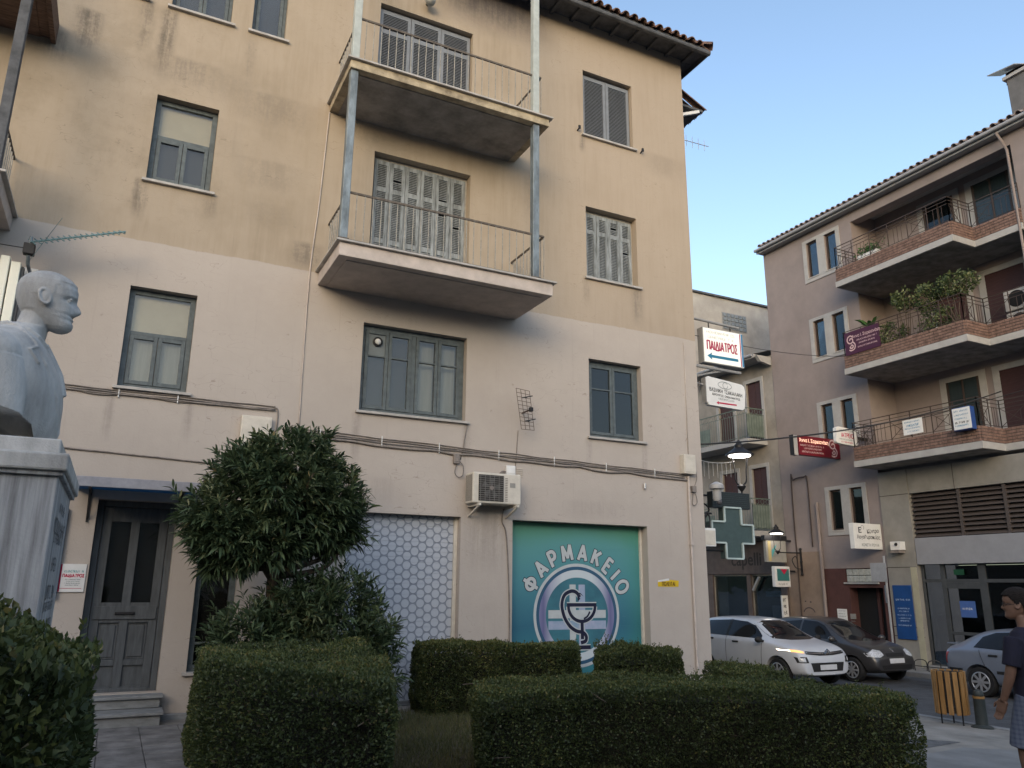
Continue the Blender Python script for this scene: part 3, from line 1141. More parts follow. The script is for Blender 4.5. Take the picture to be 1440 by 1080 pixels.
word = "ΦΑΡΜΑΚΕΙΟ"
lw_ = [GLYPH[c][0] * .86 * .235 for c in word]
sp_ = (math.radians(124) * .975 - sum(lw_) + (lw_[0] + lw_[-1]) / 2) / 8
angs = [151.0]
for i in range(8):
    angs.append(angs[-1] - math.degrees((lw_[i] / 2 + sp_ + lw_[i + 1] / 2) / .975))
for lift, grw, mm, nm in ((.003, .020, PN, "letter_outline"), (.0055, 0.0, PW, "lettering")):
    mb = MB()
    for ch, an in zip(word, angs):
        t = math.radians(an)
        rr = .975
        pen_text(mb, ch, .235, .055, (CX + rr * math.cos(t), YP, CZ + rr * math.sin(t)), (1, 0, 0), (0, 0, 1), t - math.pi / 2, .86, lift=lift, grow=grw)
    mb.build(nm, mm, s2, fix=False)

# ---- cables, pipes and small fittings on the facade
def cable(pts, r=.008, mat=None, name="cable", parent=apt, n=6):
    return MB().tube(pts, r, n).build(name, mat or M['cable'], parent, smooth=True)


def sag(p, q, drop, n=12):
    p, q = Vector(p), Vector(q)
    return [p.lerp(q, i / n) - Vector((0, 0, drop * 4 * (i / n) * (1 - i / n))) for i in range(n + 1)]


def wall_run(xa, xb, za, zb, off, amp, seed):
    rr = random.Random(seed)
    n = int((xb - xa) / .35) + 2
    pts = []
    for i in range(n + 1):
        t = i / n
        pts.append((xa + (xb - xa) * t, D - off, za + (zb - za) * t + rr.uniform(-amp, amp)))
    return spline(pts, 4)


for i, dz in enumerate((0, .03, .055)):
    cable(wall_run(-2.6, 1.76, 3.98 - dz, 3.97 - dz, .012 + .006 * i, .008, i), .009)
cable(wall_run(-2.6, 1.7, 3.90, 3.93, .014, .022, 9), .011)
cable(spline([(1.76, D - .014, 3.96), (1.80, D - .014, 3.9), (1.80, D - .014, 3.55)], 4), .010)
for i, dz in enumerate((0, .03, .06)):
    cable(wall_run(1.9, 8.85, 3.70 - dz, 3.53 - dz, .012 + .006 * i, .008, 20 + i), .009)
cable(wall_run(1.9, 8.9, 3.60, 3.43, .02, .018, 31), .016)
cable(wall_run(-2.6, 1.6, 3.26, 3.10, .012, .006, 41), .012)
cable(spline([(2.19, D - .012, 8.76), (2.14, D - .012, 7.2), (2.08, D - .012, 5.9), (2.10, D - .012, 3.7)], 6), .010, M['slab_lt'])
cable([(4.66, D - .01, 4.0), (4.60, D - .01, 3.6), (4.56, D - .01, 3.45)], .007)
cable([(5.55, D - .01, 4.0), (5.50, D - .012, 3.35)], .006)
for xx in (-.2, .5, 2.4, 3.3, 4.2, 5.2, 6.2, 7.2, 8.2):
    MB().box(xx, xx + .012, D - .03, D, 3.6 - .024 * (xx - 2) - .03 if xx > 2 else 3.88, 3.70 - .024 * (xx - 2) + .03 if xx > 2 else 4.0).build("cable_clip", M['white'], apt)
pipe = MB().tube([(8.93, D - .03, 3.5), (8.93, D - .03, -.3)], .022, 8)
pipe.box(8.90, 8.96, D - .06, D, 2.3, 2.42)
pipe.build("conduit", M['slab_lt'], apt, smooth='angle')
cable([(8.99, D - .012, 6.0), (8.97, D - .012, 3.8)], .008, M['slab_lt'])


def meter_box(x0, x1, z0, z1, d, label, mat):
    o = MB().box(x0, x1, D - d, D - .001, z0, z1).build("junction_box", mat, None, .008)
    tag(o, label, "junction box")
    MB().box(x0 + .02, x1 - .02, D - d - .006, D - d + .002, z0 + .03, z1 - .03).build("cover", mat, o, .004)
    return o


meter_box(8.78, 9.04, 3.53, 3.87, .12, "cream cable box near the right corner of the beige facade", M['cream'])
meter_box(4.44, 4.53, 3.38, 3.52, .06, "small grey cable box above the disc-patterned shutter", M['cable'])
meter_box(1.32, 1.72, 3.38, 3.80, .10, "pale cable box half hidden by the oleander crown", M['cream'])
meter_box(5.33, 5.49, 3.27, 3.42, .05, "white switch box directly above the air conditioner", M['white'])
lb = [(4.52, D - .03, 3.44), (4.60, D - .03, 3.36), (4.60, D - .03, 3.22), (4.53, D - .03, 3.18), (4.47, D - .03, 3.25), (4.50, D - .03, 3.40)]
cable(spline(lb, 5), .007)
for i in range(5):
    MB().box(5.52, 5.64, D - .012, D, 3.26 + i * .03, 3.268 + i * .03).build("vent_slat", M['cream'], apt)
MB().tube([(7.98, D - .03, 3.22), (7.98, D - .03, 3.31)], .022, 10).build("pipe_stub", flat("bright_tin", (.6, .6, .6), .3, .5, .6), apt, smooth='angle')
cable(spline([(9.05, D - .02, 3.80), (9.12, D - .03, 3.50), (9.06, D - .03, 3.30), (9.10, D - .03, 3.05), (9.0, D - .03, 3.0), (9.02, D - .03, 3.2)], 5), .007)
MB().box(8.99, 9.08, D - .06, D, 3.22, 3.33).build("cable_joint", M['cable'], apt, .004)
# torn yellow sticker beside the pharmacy shutter
ys = MB().add([(8.20, D - .003, 1.60), (8.63, D - .003, 1.60), (8.64, D - .003, 1.70), (8.43, D - .006, 1.715), (8.20, D - .004, 1.68)], [(0, 1, 2, 3, 4)]).build("sticker", flat("yellow_sticker", (.62, .42, .02), .5), None, fix=False)
tag(ys, "torn yellow sticker with dark lettering beside the pharmacy shutter", "sticker")
MB().add([(8.20, D - .006, 1.675), (8.44, D - .009, 1.70), (8.42, D - .012, 1.735), (8.20, D - .008, 1.70)], [(0, 1, 2, 3)]).build("torn_edge", M['white'], ys, fix=False)
pen_sign("ΠΩΛΕΙΤΑΙ", .06, .011, flat("sticker_ink", (.10, .05, .01), .6), ys, (8.42, D - .0045, 1.645), (1, 0, 0), (0, 0, 1), .75)
# printed notice left of the door
nt = MB().box(-.545, -.275, D - .02, D - .001, 1.475, 1.80).build("notice_board", M['white'], None, .002)
tag(nt, "white printed notice with red word beside the entrance door", "notice")
RED = flat("red_ink", (.45, .015, .06), .5)
GRY = flat("grey_ink", (.25, .28, .28), .6)
TEALI = flat("teal_ink", (.08, .32, .33), .6)
pen_sign("ΠΑΙΔΙΑΤΡΟΣ", .034, .008, RED, nt, (-.40, D - .021, 1.665), (1, 0, 0), (0, 0, 1), .85)
faint_line(nt, (-.40, D - .021, 1.715), (1, 0, 0), (0, 0, 1), .2, .024, TEALI, 3)
for i in range(4):
    faint_line(nt, (-.40, D - .021, 1.62 - i * .022), (1, 0, 0), (0, 0, 1), .17 - .02 * (i % 2), .012, GRY, i)
MB().box(-.535, -.30, D - .0215, D - .0205, 1.515, 1.52).build("printed_rule", RED, nt)
MB().box(-.545, -.53, D - .0215, D - .0205, 1.478, 1.797).build("red_margin", RED, nt)
nt2 = MB().box(-.58, -.548, D - .06, D - .001, 1.40, 2.45).build("side_post", pmat("dark_blue_edge", (.05, .08, .13), .5, .1), None, .003)
tag(nt2, "thin dark blue upright post beside the entrance notice", "post")

# ---- roof
rf = part("roof", apt, (4, 14, 12.3))
MB().box(-7.2, XC + .33, 10.48, D + .02, 12.18, 12.205).build("soffit", M['eave'], rf)
MB().box(XC - .02, XC + .33, D + .03, 24, 12.18, 12.205).build("soffit", M['eave'], rf)
MB().box(-7.2, XC + .36, 10.44, 10.475, 12.09, 12.24).build("fascia", M['eave'], rf, .004)
MB().box(XC + .335, XC + .36, 10.48, 24, 12.09, 12.24).build("fascia", M['eave'], rf, .004)
MB().tube([(-7, 10.40, 12.10), (XC + .34, 10.40, 12.10)], .045, 8).build("gutter", M['eave'], rf, smooth='angle')
for i in range(9):
    xx = 5.7 + i * .45
    MB().box(xx, xx + .07, 10.49, D, 12.12, 12.178).build("rafter", M['eave'], rf)
hp = MB()
pk = 14.2
hp.add([(-7.2, 10.45, 12.25), (XC + .37, 10.45, 12.25), (XC - 3.3, 14.2, 13.75), (-7.2, 14.2, 13.75), (XC + .37, 24, 12.25), (XC - 3.3, 24, 13.75), (-7.2, 24, 12.3)],
       [(0, 1, 2, 3), (1, 4, 5, 2), (3, 2, 5, 6)])
hp.build("roof_deck", M['tile'], rf)


def barrel(p, d, L_, r, up, flip=1):
    """half-round roof tile starting at p and running along d"""
    mb = MB()
    p, d, up = Vector(p), Vector(d).normalized(), Vector(up).normalized()
    s_ = d.cross(up).normalized()
    up = s_.cross(d)
    vs = []
    n = 7
    for rr_ in (r, r - .014):
        for t in (0, L_):
            rad = rr_ * (1.0 if t == 0 else .88)
            for k in range(n):
                a_ = math.pi * k / (n - 1)
                vs.append(p + d * t + s_ * (rad * math.cos(a_)) + up * (rad * math.sin(a_) * flip))
    fs = []
    for k in range(n - 1):
        fs += [(k, k + 1, n + k + 1, n + k), (2 * n + k, 3 * n + k, 3 * n + k + 1, 2 * n + k + 1), (k, 2 * n + k, 2 * n + k + 1, k + 1), (n + k, n + k + 1, 3 * n + k + 1, 3 * n + k)]
    return mb.add(vs, fs)


sl = (0, .93, .37)
t0 = None
for i in range(21):
    xx = 5.35 + i * .2
    if t0 is None:
        t0 = (barrel((xx, 10.37, 12.225), sl, .45, .085, (0, -.37, .93)).build("tile", M['tile'], rf), xx)
        t1 = (barrel((xx + .1, 10.36, 12.30), sl, .45, .075, (0, -.37, .93), -1).build("pan_tile", M['tile'], rf), xx)
    else:
        dupe(t0[0], (xx - t0[1], random.uniform(-.012, .012), random.uniform(-.006, .006)))
        if i < 20:
            dupe(t1[0], (xx - t0[1], random.uniform(-.012, .012), 0))
t0 = None
for i in range(24):
    yy = 10.55 + i * .2
    if t0 is None:
        t0 = (barrel((XC + .44, yy, 12.225), (-.93, 0, .37), .45, .085, (.37, 0, .93)).build("tile", M['tile'], rf), yy)
    else:
        dupe(t0[0], (random.uniform(-.012, .012), yy - t0[1], 0))
rest = MB()
for i in range(60):
    xx = -6.7 + i * .2
    if xx < 5.3:
        barrel((xx, 10.37, 12.225), sl, .45, .085, (0, -.37, .93)).v
        q = barrel((xx, 10.37, 12.225), sl, .45, .085, (0, -.37, .93))
        rest.add(q.v, q.f)
rest.build("tile_course", M['tile'], rf)
q = barrel((XC + .42, 10.40, 12.29), (-.62, .62, .25), 1.6, .11, (0, 0, 1))
q.build("hip_tile", M['tile'], rf)
# small tiled canopy and balcony on the street side of the building
ln = MB()
for i in range(10):
    q = barrel((XC + .78, 11.15 + i * .19, 11.33), (-.9, 0, .43), .9, .08, (.43, 0, .9))
    ln.add(q.v, q.f)
ln.build("side_canopy_tiles", M['tile'], rf)
MB().box(XC, XC + .70, 11.1, 13.0, 11.28, 11.33).build("side_canopy_deck", M['eave'], rf)
for yy in (11.12, 11.7, 12.3):
    MB().bar((XC, yy, 11.0), (XC + .6, yy, 11.27), .06).build("side_canopy_strut", M['white'], rf)
sb = part("balcony", apt, (XC + .1, 11.6, 7.9))
MB().box(XC, XC + .22, 11.15, 13.2, 7.68, 7.80).build("slab", M['slab_lt'], sb, .01)
MB().box(XC, XC + .14, 11.2, 13.2, 7.56, 7.68).build("slab_step", M['slab_lt'], sb, .01)
for yy in (11.18, 11.5, 11.9):
    MB().tube([(XC + .16, yy, 7.95), (XC + .16, yy, 8.75)], .014, 6).build("baluster", M['white'], sb)
MB().tube([(XC + .16, 11.18, 8.75), (XC + .16, 13.0, 8.75)], .018, 6).build("rail", M['white'], sb)
# ------------------------------------------------------------------ things fixed to the main building
ac = thing("air_conditioner", "cream air conditioner outdoor unit on wall brackets between the two shop shutters", "air conditioner", (5.05, D - .25, 2.78))
MB().box(4.63, 5.43, D - .36, D - .06, 2.775, 3.235).build("casing", M['cream'], ac, .02, 3)
MB().box(4.72, 5.13, D - .366, D - .355, 2.81, 3.20).build("fan_opening", flat("dark_fan_void", (.05, .048, .046), .8), ac)
fan = MB()
for k in range(5):
    a_ = k * 2 * math.pi / 5
    pts = [(4.925 + r_ * math.cos(a_ + s_), D - .372, 3.005 + r_ * math.sin(a_ + s_)) for r_, s_ in ((.03, 0), (.15, -.1), (.16, .5), (.04, .5))]
    fan.add(pts, [(0, 1, 2, 3)])
fan.build("fan", flat("fan_blade", (.10, .10, .10), .6), ac, fix=False)
gr = MB()
for k in range(12):
    zz = 2.83 + k * .0315
    gr.box(4.72, 5.13, D - .384, D - .378, zz, zz + .006)
for k in range(6):
    xx = 4.74 + k * .076
    gr.box(xx, xx + .005, D - .386, D - .38, 2.81, 3.20)
gr.build("grille", flat("grille_grey", (.20, .19, .18), .6), ac)
MB().lathe([(.035, D - .386), (.03, D - .392)], (4.925, 0, 3.005), 14, 'y').build("fan_hub", M['cable'], ac)
MB().box(5.24, 5.33, D - .3635, D - .359, 3.03, 3.10).build("badge", pmat("grey_badge", (.30, .29, .27), .5), ac)
lv = MB()
for k in range(14):
    zz = 2.82 + k * .026
    lv.box(5.16, 5.20, D - .363, D - .359, zz, zz + .012)
lv.build("side_vents", M['cable'], ac)
sv = MB()
for k in range(8):
    sv.box(4.628, 4.634, D - .32 + k * .03, D - .305 + k * .03, 2.81, 3.20)
sv.build("end_vents", flat("vent_shadow", (.12, .11, .10), .8), ac)
for xx in (4.70, 5.33):
    MB().box(xx, xx + .04, D - .42, D, 2.735, 2.772).bar((xx + .02, D - .38, 2.735), (xx + .02, D, 2.60), .025).build("bracket", M['cream'], ac)
cable(spline([(5.30, D - .03, 2.74), (5.28, D - .02, 2.55), (5.36, D - .02, 2.3), (5.42, D - .02, 1.2), (5.42, D - .02, .1)], 5), .010, M['cable'], "drain_hose", ac)
cable(spline([(5.20, D - .06, 3.24), (5.24, D - .05, 3.31), (5.33, D - .03, 3.32)], 5), .012, M['cable'], "refrigerant_pipe", ac)

# mesh-panel aerial lying against the wall
ga = thing("grid_antenna", "rusty wire grid television antenna standing off the lower wall", "antenna", (5.5, D - .2, 4.3))
A0, A1, A2, A3 = Vector((5.37, 10.62, 4.62)), Vector((5.63, 10.66, 4.61)), Vector((5.72, 10.66, 3.98)), Vector((5.47, 10.62, 3.97))
M['wire'] = flat("rusty_wire", (.09, .065, .055), .7)
g_ = MB()
for i in range(4):
    g_.tube([A0.lerp(A1, i / 3), A3.lerp(A2, i / 3)], .0045, 5)
for i in range(11):
    g_.tube([A0.lerp(A3, i / 10), A1.lerp(A2, i / 10)], .0045, 5)
g_.build("wire_grid", M['wire'], ga)
for t_ in (.2, .78):
    c_ = A0.lerp(A3, t_).lerp(A1.lerp(A2, t_), .6)
    MB().bar(c_ + Vector((-.08, -.06, -.02)), c_ + Vector((.1, -.06, .03)), .016).bar(c_ + Vector((0, -.06, 0)), c_, .016).build("dipole", M['black'], ga)
c_ = A0.lerp(A3, .5).lerp(A1.lerp(A2, .5), .8)
MB().box(c_.x - .03, c_.x + .03, c_.y - .09, c_.y - .03, c_.z - .035, c_.z + .035).build("balun_box", M['black'], ga, .01)
MB().bar(c_, (c_.x, D, c_.z), .02).build("stand_off", M['wire'], ga)


def yagi(name, label, base, boom_a, boom_b, n, L0, L1, mat, vert, r=.006):
    t = thing(name, label, "antenna", base)
    a, b_ = Vector(boom_a), Vector(boom_b)
    MB().tube([a, b_], r * 1.6, 6).build("boom", mat, t)
    for i in range(n):
        p = a.lerp(b_, (i + .3) / n)
        h = Vector(vert).normalized() * (L0 + (L1 - L0) * i / n) / 2
        MB().tube([p - h, p + h], r, 5).build("element", mat, t)
    return t


M['teal_metal'] = flat("teal_tinted_aluminium", (.16, .27, .29), .45, .4, .3)
ya = yagi("yagi_antenna", "long teal television antenna with many rods near the bust's head", (-1.37, 10.6, 5.5), (-1.37, 10.45, 5.60), (-.36, 10.35, 5.92), 17, .30, .20, M['teal_metal'], (.35, -.75, -.45), .008)
MB().box(-1.43, -1.31, 10.42, 10.52, 5.44, 5.58).build("mount_box", M['black'], ya, .008)
MB().tube([(-1.37, 10.47, 5.44), (-1.37, 10.55, 5.35), (-1.37, D, 5.35)], .022, 8).build("mast", M['steel'], ya)
MB().box(-1.45, -1.29, D - .02, D, 5.27, 5.42).build("wall_plate", M['white'], ya, .004)
MB().tube([(-1.37, 10.47, 5.58), (-1.37, 10.47, 5.68)], .02, 8).build("mast_top", M['steel'], ya)
gm = MB()
for i in range(6):
    p = Vector((-1.30, 10.42, 5.45)).lerp(Vector((-1.12, 10.40, 5.86)), i / 5)
    gm.tube([p - Vector((.06, -.14, .05)), p + Vector((.06, -.14, .05))], .003, 4)
gm.build("reflector_rods", M['teal_metal'], ya)
cable(sag((-3, 10.5, 5.62), (-1.43, 10.47, 5.52), .03), .006, M['cable_dk'], "aerial_lead", ya)

# ribbed pale panel behind the bust
rp = thing("ribbed_panel", "pale ribbed metal panel upright on the wall behind the marble bust", "panel", (-1.6, 10.6, 4.2))
M['panel_white'] = pmat("cream_white_enamel", (.80, .80, .70), .35, .04, 3)
for i, (xa, xb, zt) in enumerate(((-1.80, -1.68, 5.30), (-1.66, -1.56, 5.43), (-1.545, -1.44, 5.37))):
    MB().box(xa, xb, 10.58, 10.72, 3.7, zt).build("rib", M['panel_white'], rp, .012)
MB().box(-1.79, -1.41, 10.73, 10.77, 3.7, 5.28).build("backing", M['cable'], rp, .004)
MB().box(-1.435, -1.41, 10.62, 10.725, 3.7, 5.33).build("side_rail", flat("dark_rail", (.06, .065, .07), .5), rp)

# cloth hung over the rail of the cut-off balcony
ck = MB()
for i in range(9):
    pass
cw = thing("hung_cloth", "white cloth with rust-red patch hanging on the railing at the left edge", "cloth", (-1.85, 9.72, 6.8))
v_, f_ = [], []
nx_, nz_ = 10, 12
for j in range(nz_ + 1):
    for i in range(nx_ + 1):
        v_.append((-2.35 + .62 * i / nx_, 9.735 - .012 * math.sin(i * 1.3) - .01 * math.sin(j * .7), 6.78 - .62 * j / nz_ + .05 * (j == 0)))
for j in range(nz_):
    for i in range(nx_):
        f_.append((j * (nx_ + 1) + i, j * (nx_ + 1) + i + 1, (j + 1) * (nx_ + 1) + i + 1, (j + 1) * (nx_ + 1) + i))
MB().add(v_, f_).build("fabric", M['white'], cw, smooth=True, fix=False)
MB().add([(v[0] * .35 - 1.13, v[1] - .006, v[2] * .5 + 3.15) for v in v_], f_).build("patch", flat("rust_red_cloth", (.30, .12, .08), .8), cw, smooth=True, fix=False)

# ------------------------------------------------------------------ projecting signs round the corner of the main building
BLK = flat("sign_black_ink", (.03, .035, .04), .5)
BLU = flat("sign_blue_ink", (.03, .20, .36), .5)
SF = pmat("sign_frame_grey", (.30, .30, .30), .5, .1)
XD, ZD = (1, 0, 0), (0, 0, 1)


def arrow(parent, mat, cx, cz, L_, h, y, name="arrow"):
    pl_ = [(cx - L_ / 2, cz), (cx - L_ / 2 + h * 1.6, cz + h), (cx - L_ / 2 + h * 1.45, cz + h * .38), (cx + L_ / 2, cz + h * .38), (cx + L_ / 2, cz - h * .38), (cx - L_ / 2 + h * 1.45, cz - h * .38), (cx - L_ / 2 + h * 1.6, cz - h)]
    MB().add([(u, y, v) for u, v in pl_], [(0, 1, 2), (2, 3, 4, 5), (0, 5, 6), (0, 2, 5)]).build(name, mat, parent, fix=False)


ps = thing("lightbox_sign", "lit white lightbox sign with red Greek word and blue arrow at the building corner", "sign", (10.2, 11.25, 5.8))
LIT = emat("lit_sign_face", (1.0, .98, .86), .20, (.6, .6, .55))
MB().box(9.72, 10.74, 11.2, 11.36, 5.80, 6.52).build("casing", SF, ps, .006)
MB().box(9.735, 10.725, 11.19, 11.199, 5.815, 6.505).build("face", LIT, ps)
EB = emat("lit_blue_edge", (.05, .25, .45), .12, (.03, .12, .22))
ER = emat("lit_red_print", (.45, .02, .07), .12, (.25, .01, .04))
EBl = emat("lit_blue_print", (.02, .20, .33), .10, (.01, .12, .20))
MB().box(10.68, 10.722, 11.186, 11.189, 5.82, 6.50).build("blue_border", EB, ps)
MB().box(10.645, 10.668, 11.186, 11.189, 5.82, 6.50).build("red_border", ER, ps)
pen_sign("ΠΑΙΔΙΑΤΡΟΣ", .175, .030, ER, ps, (10.19, 11.187, 6.16), XD, ZD, .56)
arrow(ps, EBl, 10.19, 5.94, .78, .075, 11.1865)
for i_, (zz, ww) in enumerate(((6.43, .72), (6.33, .66))):
    faint_line(ps, (10.17, 11.188, zz), XD, ZD, ww, .05, emat("lit_grey_print", (.35, .33, .28), .3), 40 + i_)
MB().tube([(XC, 11.28, 6.70), (10.72, 11.28, 6.66)], .028, 8).build("upper_arm", SF, ps, smooth='angle')
MB().tube([(XC, 11.28, 5.73), (10.70, 11.28, 5.72)], .03, 8).build("lower_arm", SF, ps, smooth='angle')
for xx in (9.95, 10.5):
    MB().tube([(xx, 11.28, 6.52), (xx, 11.28, 6.68)], .012, 6).build("hanger", M['black'], ps)
MB().tube([(9.42, 11.28, 5.86), (9.42, 11.28, 6.68), (9.5, 11.28, 6.69)], .014, 6).build("stay", M['black'], ps)
MB().tube([(9.30, 11.4, 5.45), (9.9, 11.32, 5.62), (10.3, 11.3, 5.72)], .02, 6).build("brace", SF, ps)

es = thing("projecting_sign", "white rounded sign with an eye drawing and red arrow below the lit one", "sign", (10.2, 11.25, 4.95))
c8 = [(9.74, 5.03), (9.79, 4.96), (10.62, 4.94), (10.68, 4.98), (10.72, 5.32), (10.70, 5.42), (10.64, 5.46), (9.80, 5.53), (9.74, 5.48)]
MB().prism(c8, 'y', 11.2, 11.30).build("panel", M['white'], es, .008)
MB().prism([(u * .985 + .15 if False else u, v) for u, v in [(9.725, 4.99), (9.74, 5.03), (9.74, 5.48), (9.725, 5.50)]], 'y', 11.20, 11.32).build("edge_frame", SF, es)
eye = ribbon([(10.20 + .17 * math.cos(t), 5.385 + .07 * math.sin(t) * abs(math.sin(t)) ** .2) for t in np.linspace(0, 2 * math.pi, 33)], .012)
eye += ribbon([(10.21 + .06 * math.cos(t), 5.385 + .06 * math.sin(t)) for t in np.linspace(.5, 2 * math.pi + .2, 24)], .012)
mb = MB()
for k_, pl_ in enumerate(eye):
    mb.add([(u, 11.197 - .00002 * k_, v - .05 * (u - 10.2)) for u, v in pl_], [(0, 1, 2, 3)])
mb.build("eye_drawing", GRY, es, fix=False)
tl = Vector((1, 0, -.06))
pen_sign("ΒΑΣΙΛΙΚΗ ΤΣΑΚΑΛΑΚΗ", .068, .011, BLK, es, (10.22, 11.199, 5.255), tl, ZD, .82)
pen_sign("ΧΕΙΡΟΥΡΓΟΣ ΟΦΘΑΛΜΙΑΤΡΟΣ", .040, .007, BLK, es, (10.22, 11.199, 5.165), tl, ZD, .9)
faint_line(es, (10.22, 11.199, 5.10), tl, ZD, .40, .035, GRY, 51)
arrow(es, RED, 10.22, 5.025, .50, .035, 11.1955)
MB().tube([(XC, 11.27, 5.40), (9.76, 11.27, 5.36)], .02, 6).build("arm", SF, es)
MB().tube(spline([(9.32, 11.2, 5.5), (9.42, 11.2, 5.2), (9.52, 11.2, 5.15), (9.58, 11.2, 5.4)], 5), .010, 6).build("cable_loop", M['cable'], es)

# pharmacy cross
pc = thing("pharmacy_cross", "unlit grey-green pharmacy cross with pale tube outline under a dark panel", "sign", (10.22, 11.3, 2.1))
crs = [(10.03, 3.04), (10.03, 2.775), (9.72, 2.775), (9.72, 2.39), (10.03, 2.39), (10.03, 2.11), (10.43, 2.11), (10.43, 2.39), (10.71, 2.39), (10.71, 2.735), (10.43, 2.735), (10.43, 3.04)]
CG = pmat("cross_led_grey", (.055, .085, .085), .4, .1, 8)
MB().prism(crs, 'y', 11.25, 11.40).build("body", CG, pc, .006)
loop = [(u, 11.235, v) for u, v in crs]
tb = MB()
for i in range(12):
    tb.bar(loop[i], loop[(i + 1) % 12], .035, .03)
tb.build("tube_outline", pmat("pale_neon_tube", (.42, .50, .49), .4, .1), pc)
MB().box(9.78, 10.70, 11.26, 11.40, 3.03, 3.33).build("message_panel", flat("dark_led_panel", (.022, .028, .030), .35), pc, .006)
ledm = MB()
for k in range(7):
    ledm.box(9.80, 10.68, 11.256, 11.2595, 3.06 + k * .037, 3.064 + k * .037)
ledm.build("led_rows", flat("led_row", (.05, .06, .06), .5), pc)
MB().tube([(XC, 11.33, 2.92), (9.80, 11.33, 2.92)], .02, 6).build("arm", M['black'], pc)
MB().tube([(XC, 11.33, 2.25), (10.03, 11.33, 2.25)], .02, 6).build("arm", M['black'], pc)

# security camera at the corner
M['camwhite'] = pmat('grey_white_plastic', (.36, .36, .36), .5, .1, 8)
sc_ = thing("security_camera", "white dome security camera on the black bracket at the building corner", "camera", (9.75, 11.1, 3.2))
MB().lathe([(.03, 3.47), (.12, 3.42), (.135, 3.36), (.13, 3.34)], (9.72, 11.05, 0), 16).build("hood", M['camwhite'], sc_, smooth='angle')
MB().lathe([(.075, 3.335), (.08, 3.16), (.06, 3.12)], (9.72, 11.05, 0), 16).build("housing", M['camwhite'], sc_, smooth='angle')
MB().ball((9.74, 11.02, 3.10), .055).build("dome", flat("camera_dome", (.08, .08, .09), .2), sc_, smooth=True)
pw = MB().box(9.30, 9.58, 10.98, 11.10, 2.30, 2.62).build("power_box", M['white'], None, .01)
tag(pw, "small white electrical box below the black bracket at the corner", "electrical box")
MB().box(9.32, 9.56, 10.972, 10.982, 2.33, 2.58).build("cover", M['cream'], pw, .004)


def wall_lantern(label, wall, lamp, s=1.0, emit=9.0, frame=True):
    """bracket lantern: scrolled iron arm from the wall, lyre frame and a wide lit hood"""
    wall, lamp = Vector(wall), Vector(lamp)
    t = thing("street_lantern", label, "lamp", wall, "wall lanterns over the street")
    sgn = 1 if lamp.x > wall.x else -1
    zb = lamp.z - .62 * s
    MB().bar(wall + Vector((sgn * .02, 0, .12)), wall + Vector((sgn * .02, 0, -.72 * s)), .05).build("wall_bar", M['black'], t, .006)
    for dz in (.12, -.3 * s, -.72 * s):
        MB().ball(wall + Vector((sgn * .02, 0, dz)), .05 * s, 8, 6).build("finial", M['black'], t, smooth=True)
    base = Vector((lamp.x, lamp.y, zb))
    MB().tube([wall + Vector((0, 0, 0)), Vector((base.x, base.y, wall.z)), base], .022 * s, 8).build("arm", M['black'], t)
    d = base.x - wall.x
    MB().tube(spline([wall + Vector((0, 0, -.55 * s)), wall + Vector((d * .30, 0, -.50 * s)), wall + Vector((d * .45, 0, -.25 * s)), wall + Vector((d * .28, 0, -.12 * s)), wall + Vector((d * .2, 0, -.25 * s))], 6), .016 * s, 6).build("scroll", M['black'], t)
    for sx, sy in ((1, 0), (-1, 0), (0, 1), (0, -1)):
        MB().tube(spline([base + Vector((sx * .05 * s, sy * .05 * s, .02)), base + Vector((sx * .14 * s, sy * .14 * s, .10 * s)), base + Vector((sx * .15 * s, sy * .15 * s, .30 * s)), base + Vector((sx * .20 * s, sy * .20 * s, .56 * s))], 5), .010 * s, 6).build("frame_rod", M['black'], t)
    MB().lathe([(.02, zb - .10 * s), (.07 * s, zb - .04 * s), (.09 * s, zb), (.06 * s, zb + .03 * s)], (lamp.x, lamp.y, 0), 12).build("cradle", M['black'], t, smooth='angle')
    MB().lathe([(.27 * s, lamp.z - .015), (.265 * s, lamp.z + .01), (.15 * s, lamp.z + .09 * s), (.085 * s, lamp.z + .14 * s), (.085 * s, lamp.z + .19 * s), (.05 * s, lamp.z + .23 * s), (.02 * s, lamp.z + .29 * s)], (lamp.x, lamp.y, 0), 20).build("hood", M['black'], t, smooth='angle')
    MB().lathe([(.20 * s, lamp.z - .035), (.21 * s, lamp.z - .022), (.02, lamp.z - .02)], (lamp.x, lamp.y, 0), 20).build("lit_lens", emat("lantern_glow", (1.0, .93, .86), emit), t)
    return t


wall_lantern("lit black lantern on a bracket at the corner of the beige building", (XC + .02, 11.55, 3.28), (10.74, 11.5, 4.12), 1.0)

# ------------------------------------------------------------------ street building on the right (pink, brick balconies)
XR = 20.4
M["pink"] = pmat("dusky_pink_render", (.25, .212, .203), .9, .10, 1.2, .2, 50, col2=(.21, .178, .172))
M['pink_dk'] = pmat("ochre_render", (.225, .17, .135), .9, .12, 2, .2, 50)
M['maroon'] = pmat("maroon_render", (.085, .038, .035), .85, .15, 2, .1, 50)
M['surround'] = pmat("pale_window_surround", (.36, .355, .35), .8, .08, 4)
M['beige_panel'] = pmat("beige_concrete_panel", (.25, .24, .22), .8, .1, 2, .1, 60)
M['band'] = pmat("pale_grey_band", (.26, .265, .285), .6, .06, 3)
M['brick'] = pmat("brown_brick", (.20, .128, .105), .85, .4, 9, .3, 60, col2=(.10, .062, .05))
M['mortar'] = pmat("mortar", (.075, .066, .06), .9, .15, 8)
M['ironwork'] = flat("brown_ironwork", (.055, .04, .035), .6)
M['maroon_shutter'] = pmat("maroon_shutter", (.06, .028, .028), .6, .15, 6, stretch=(1, 1, 20))
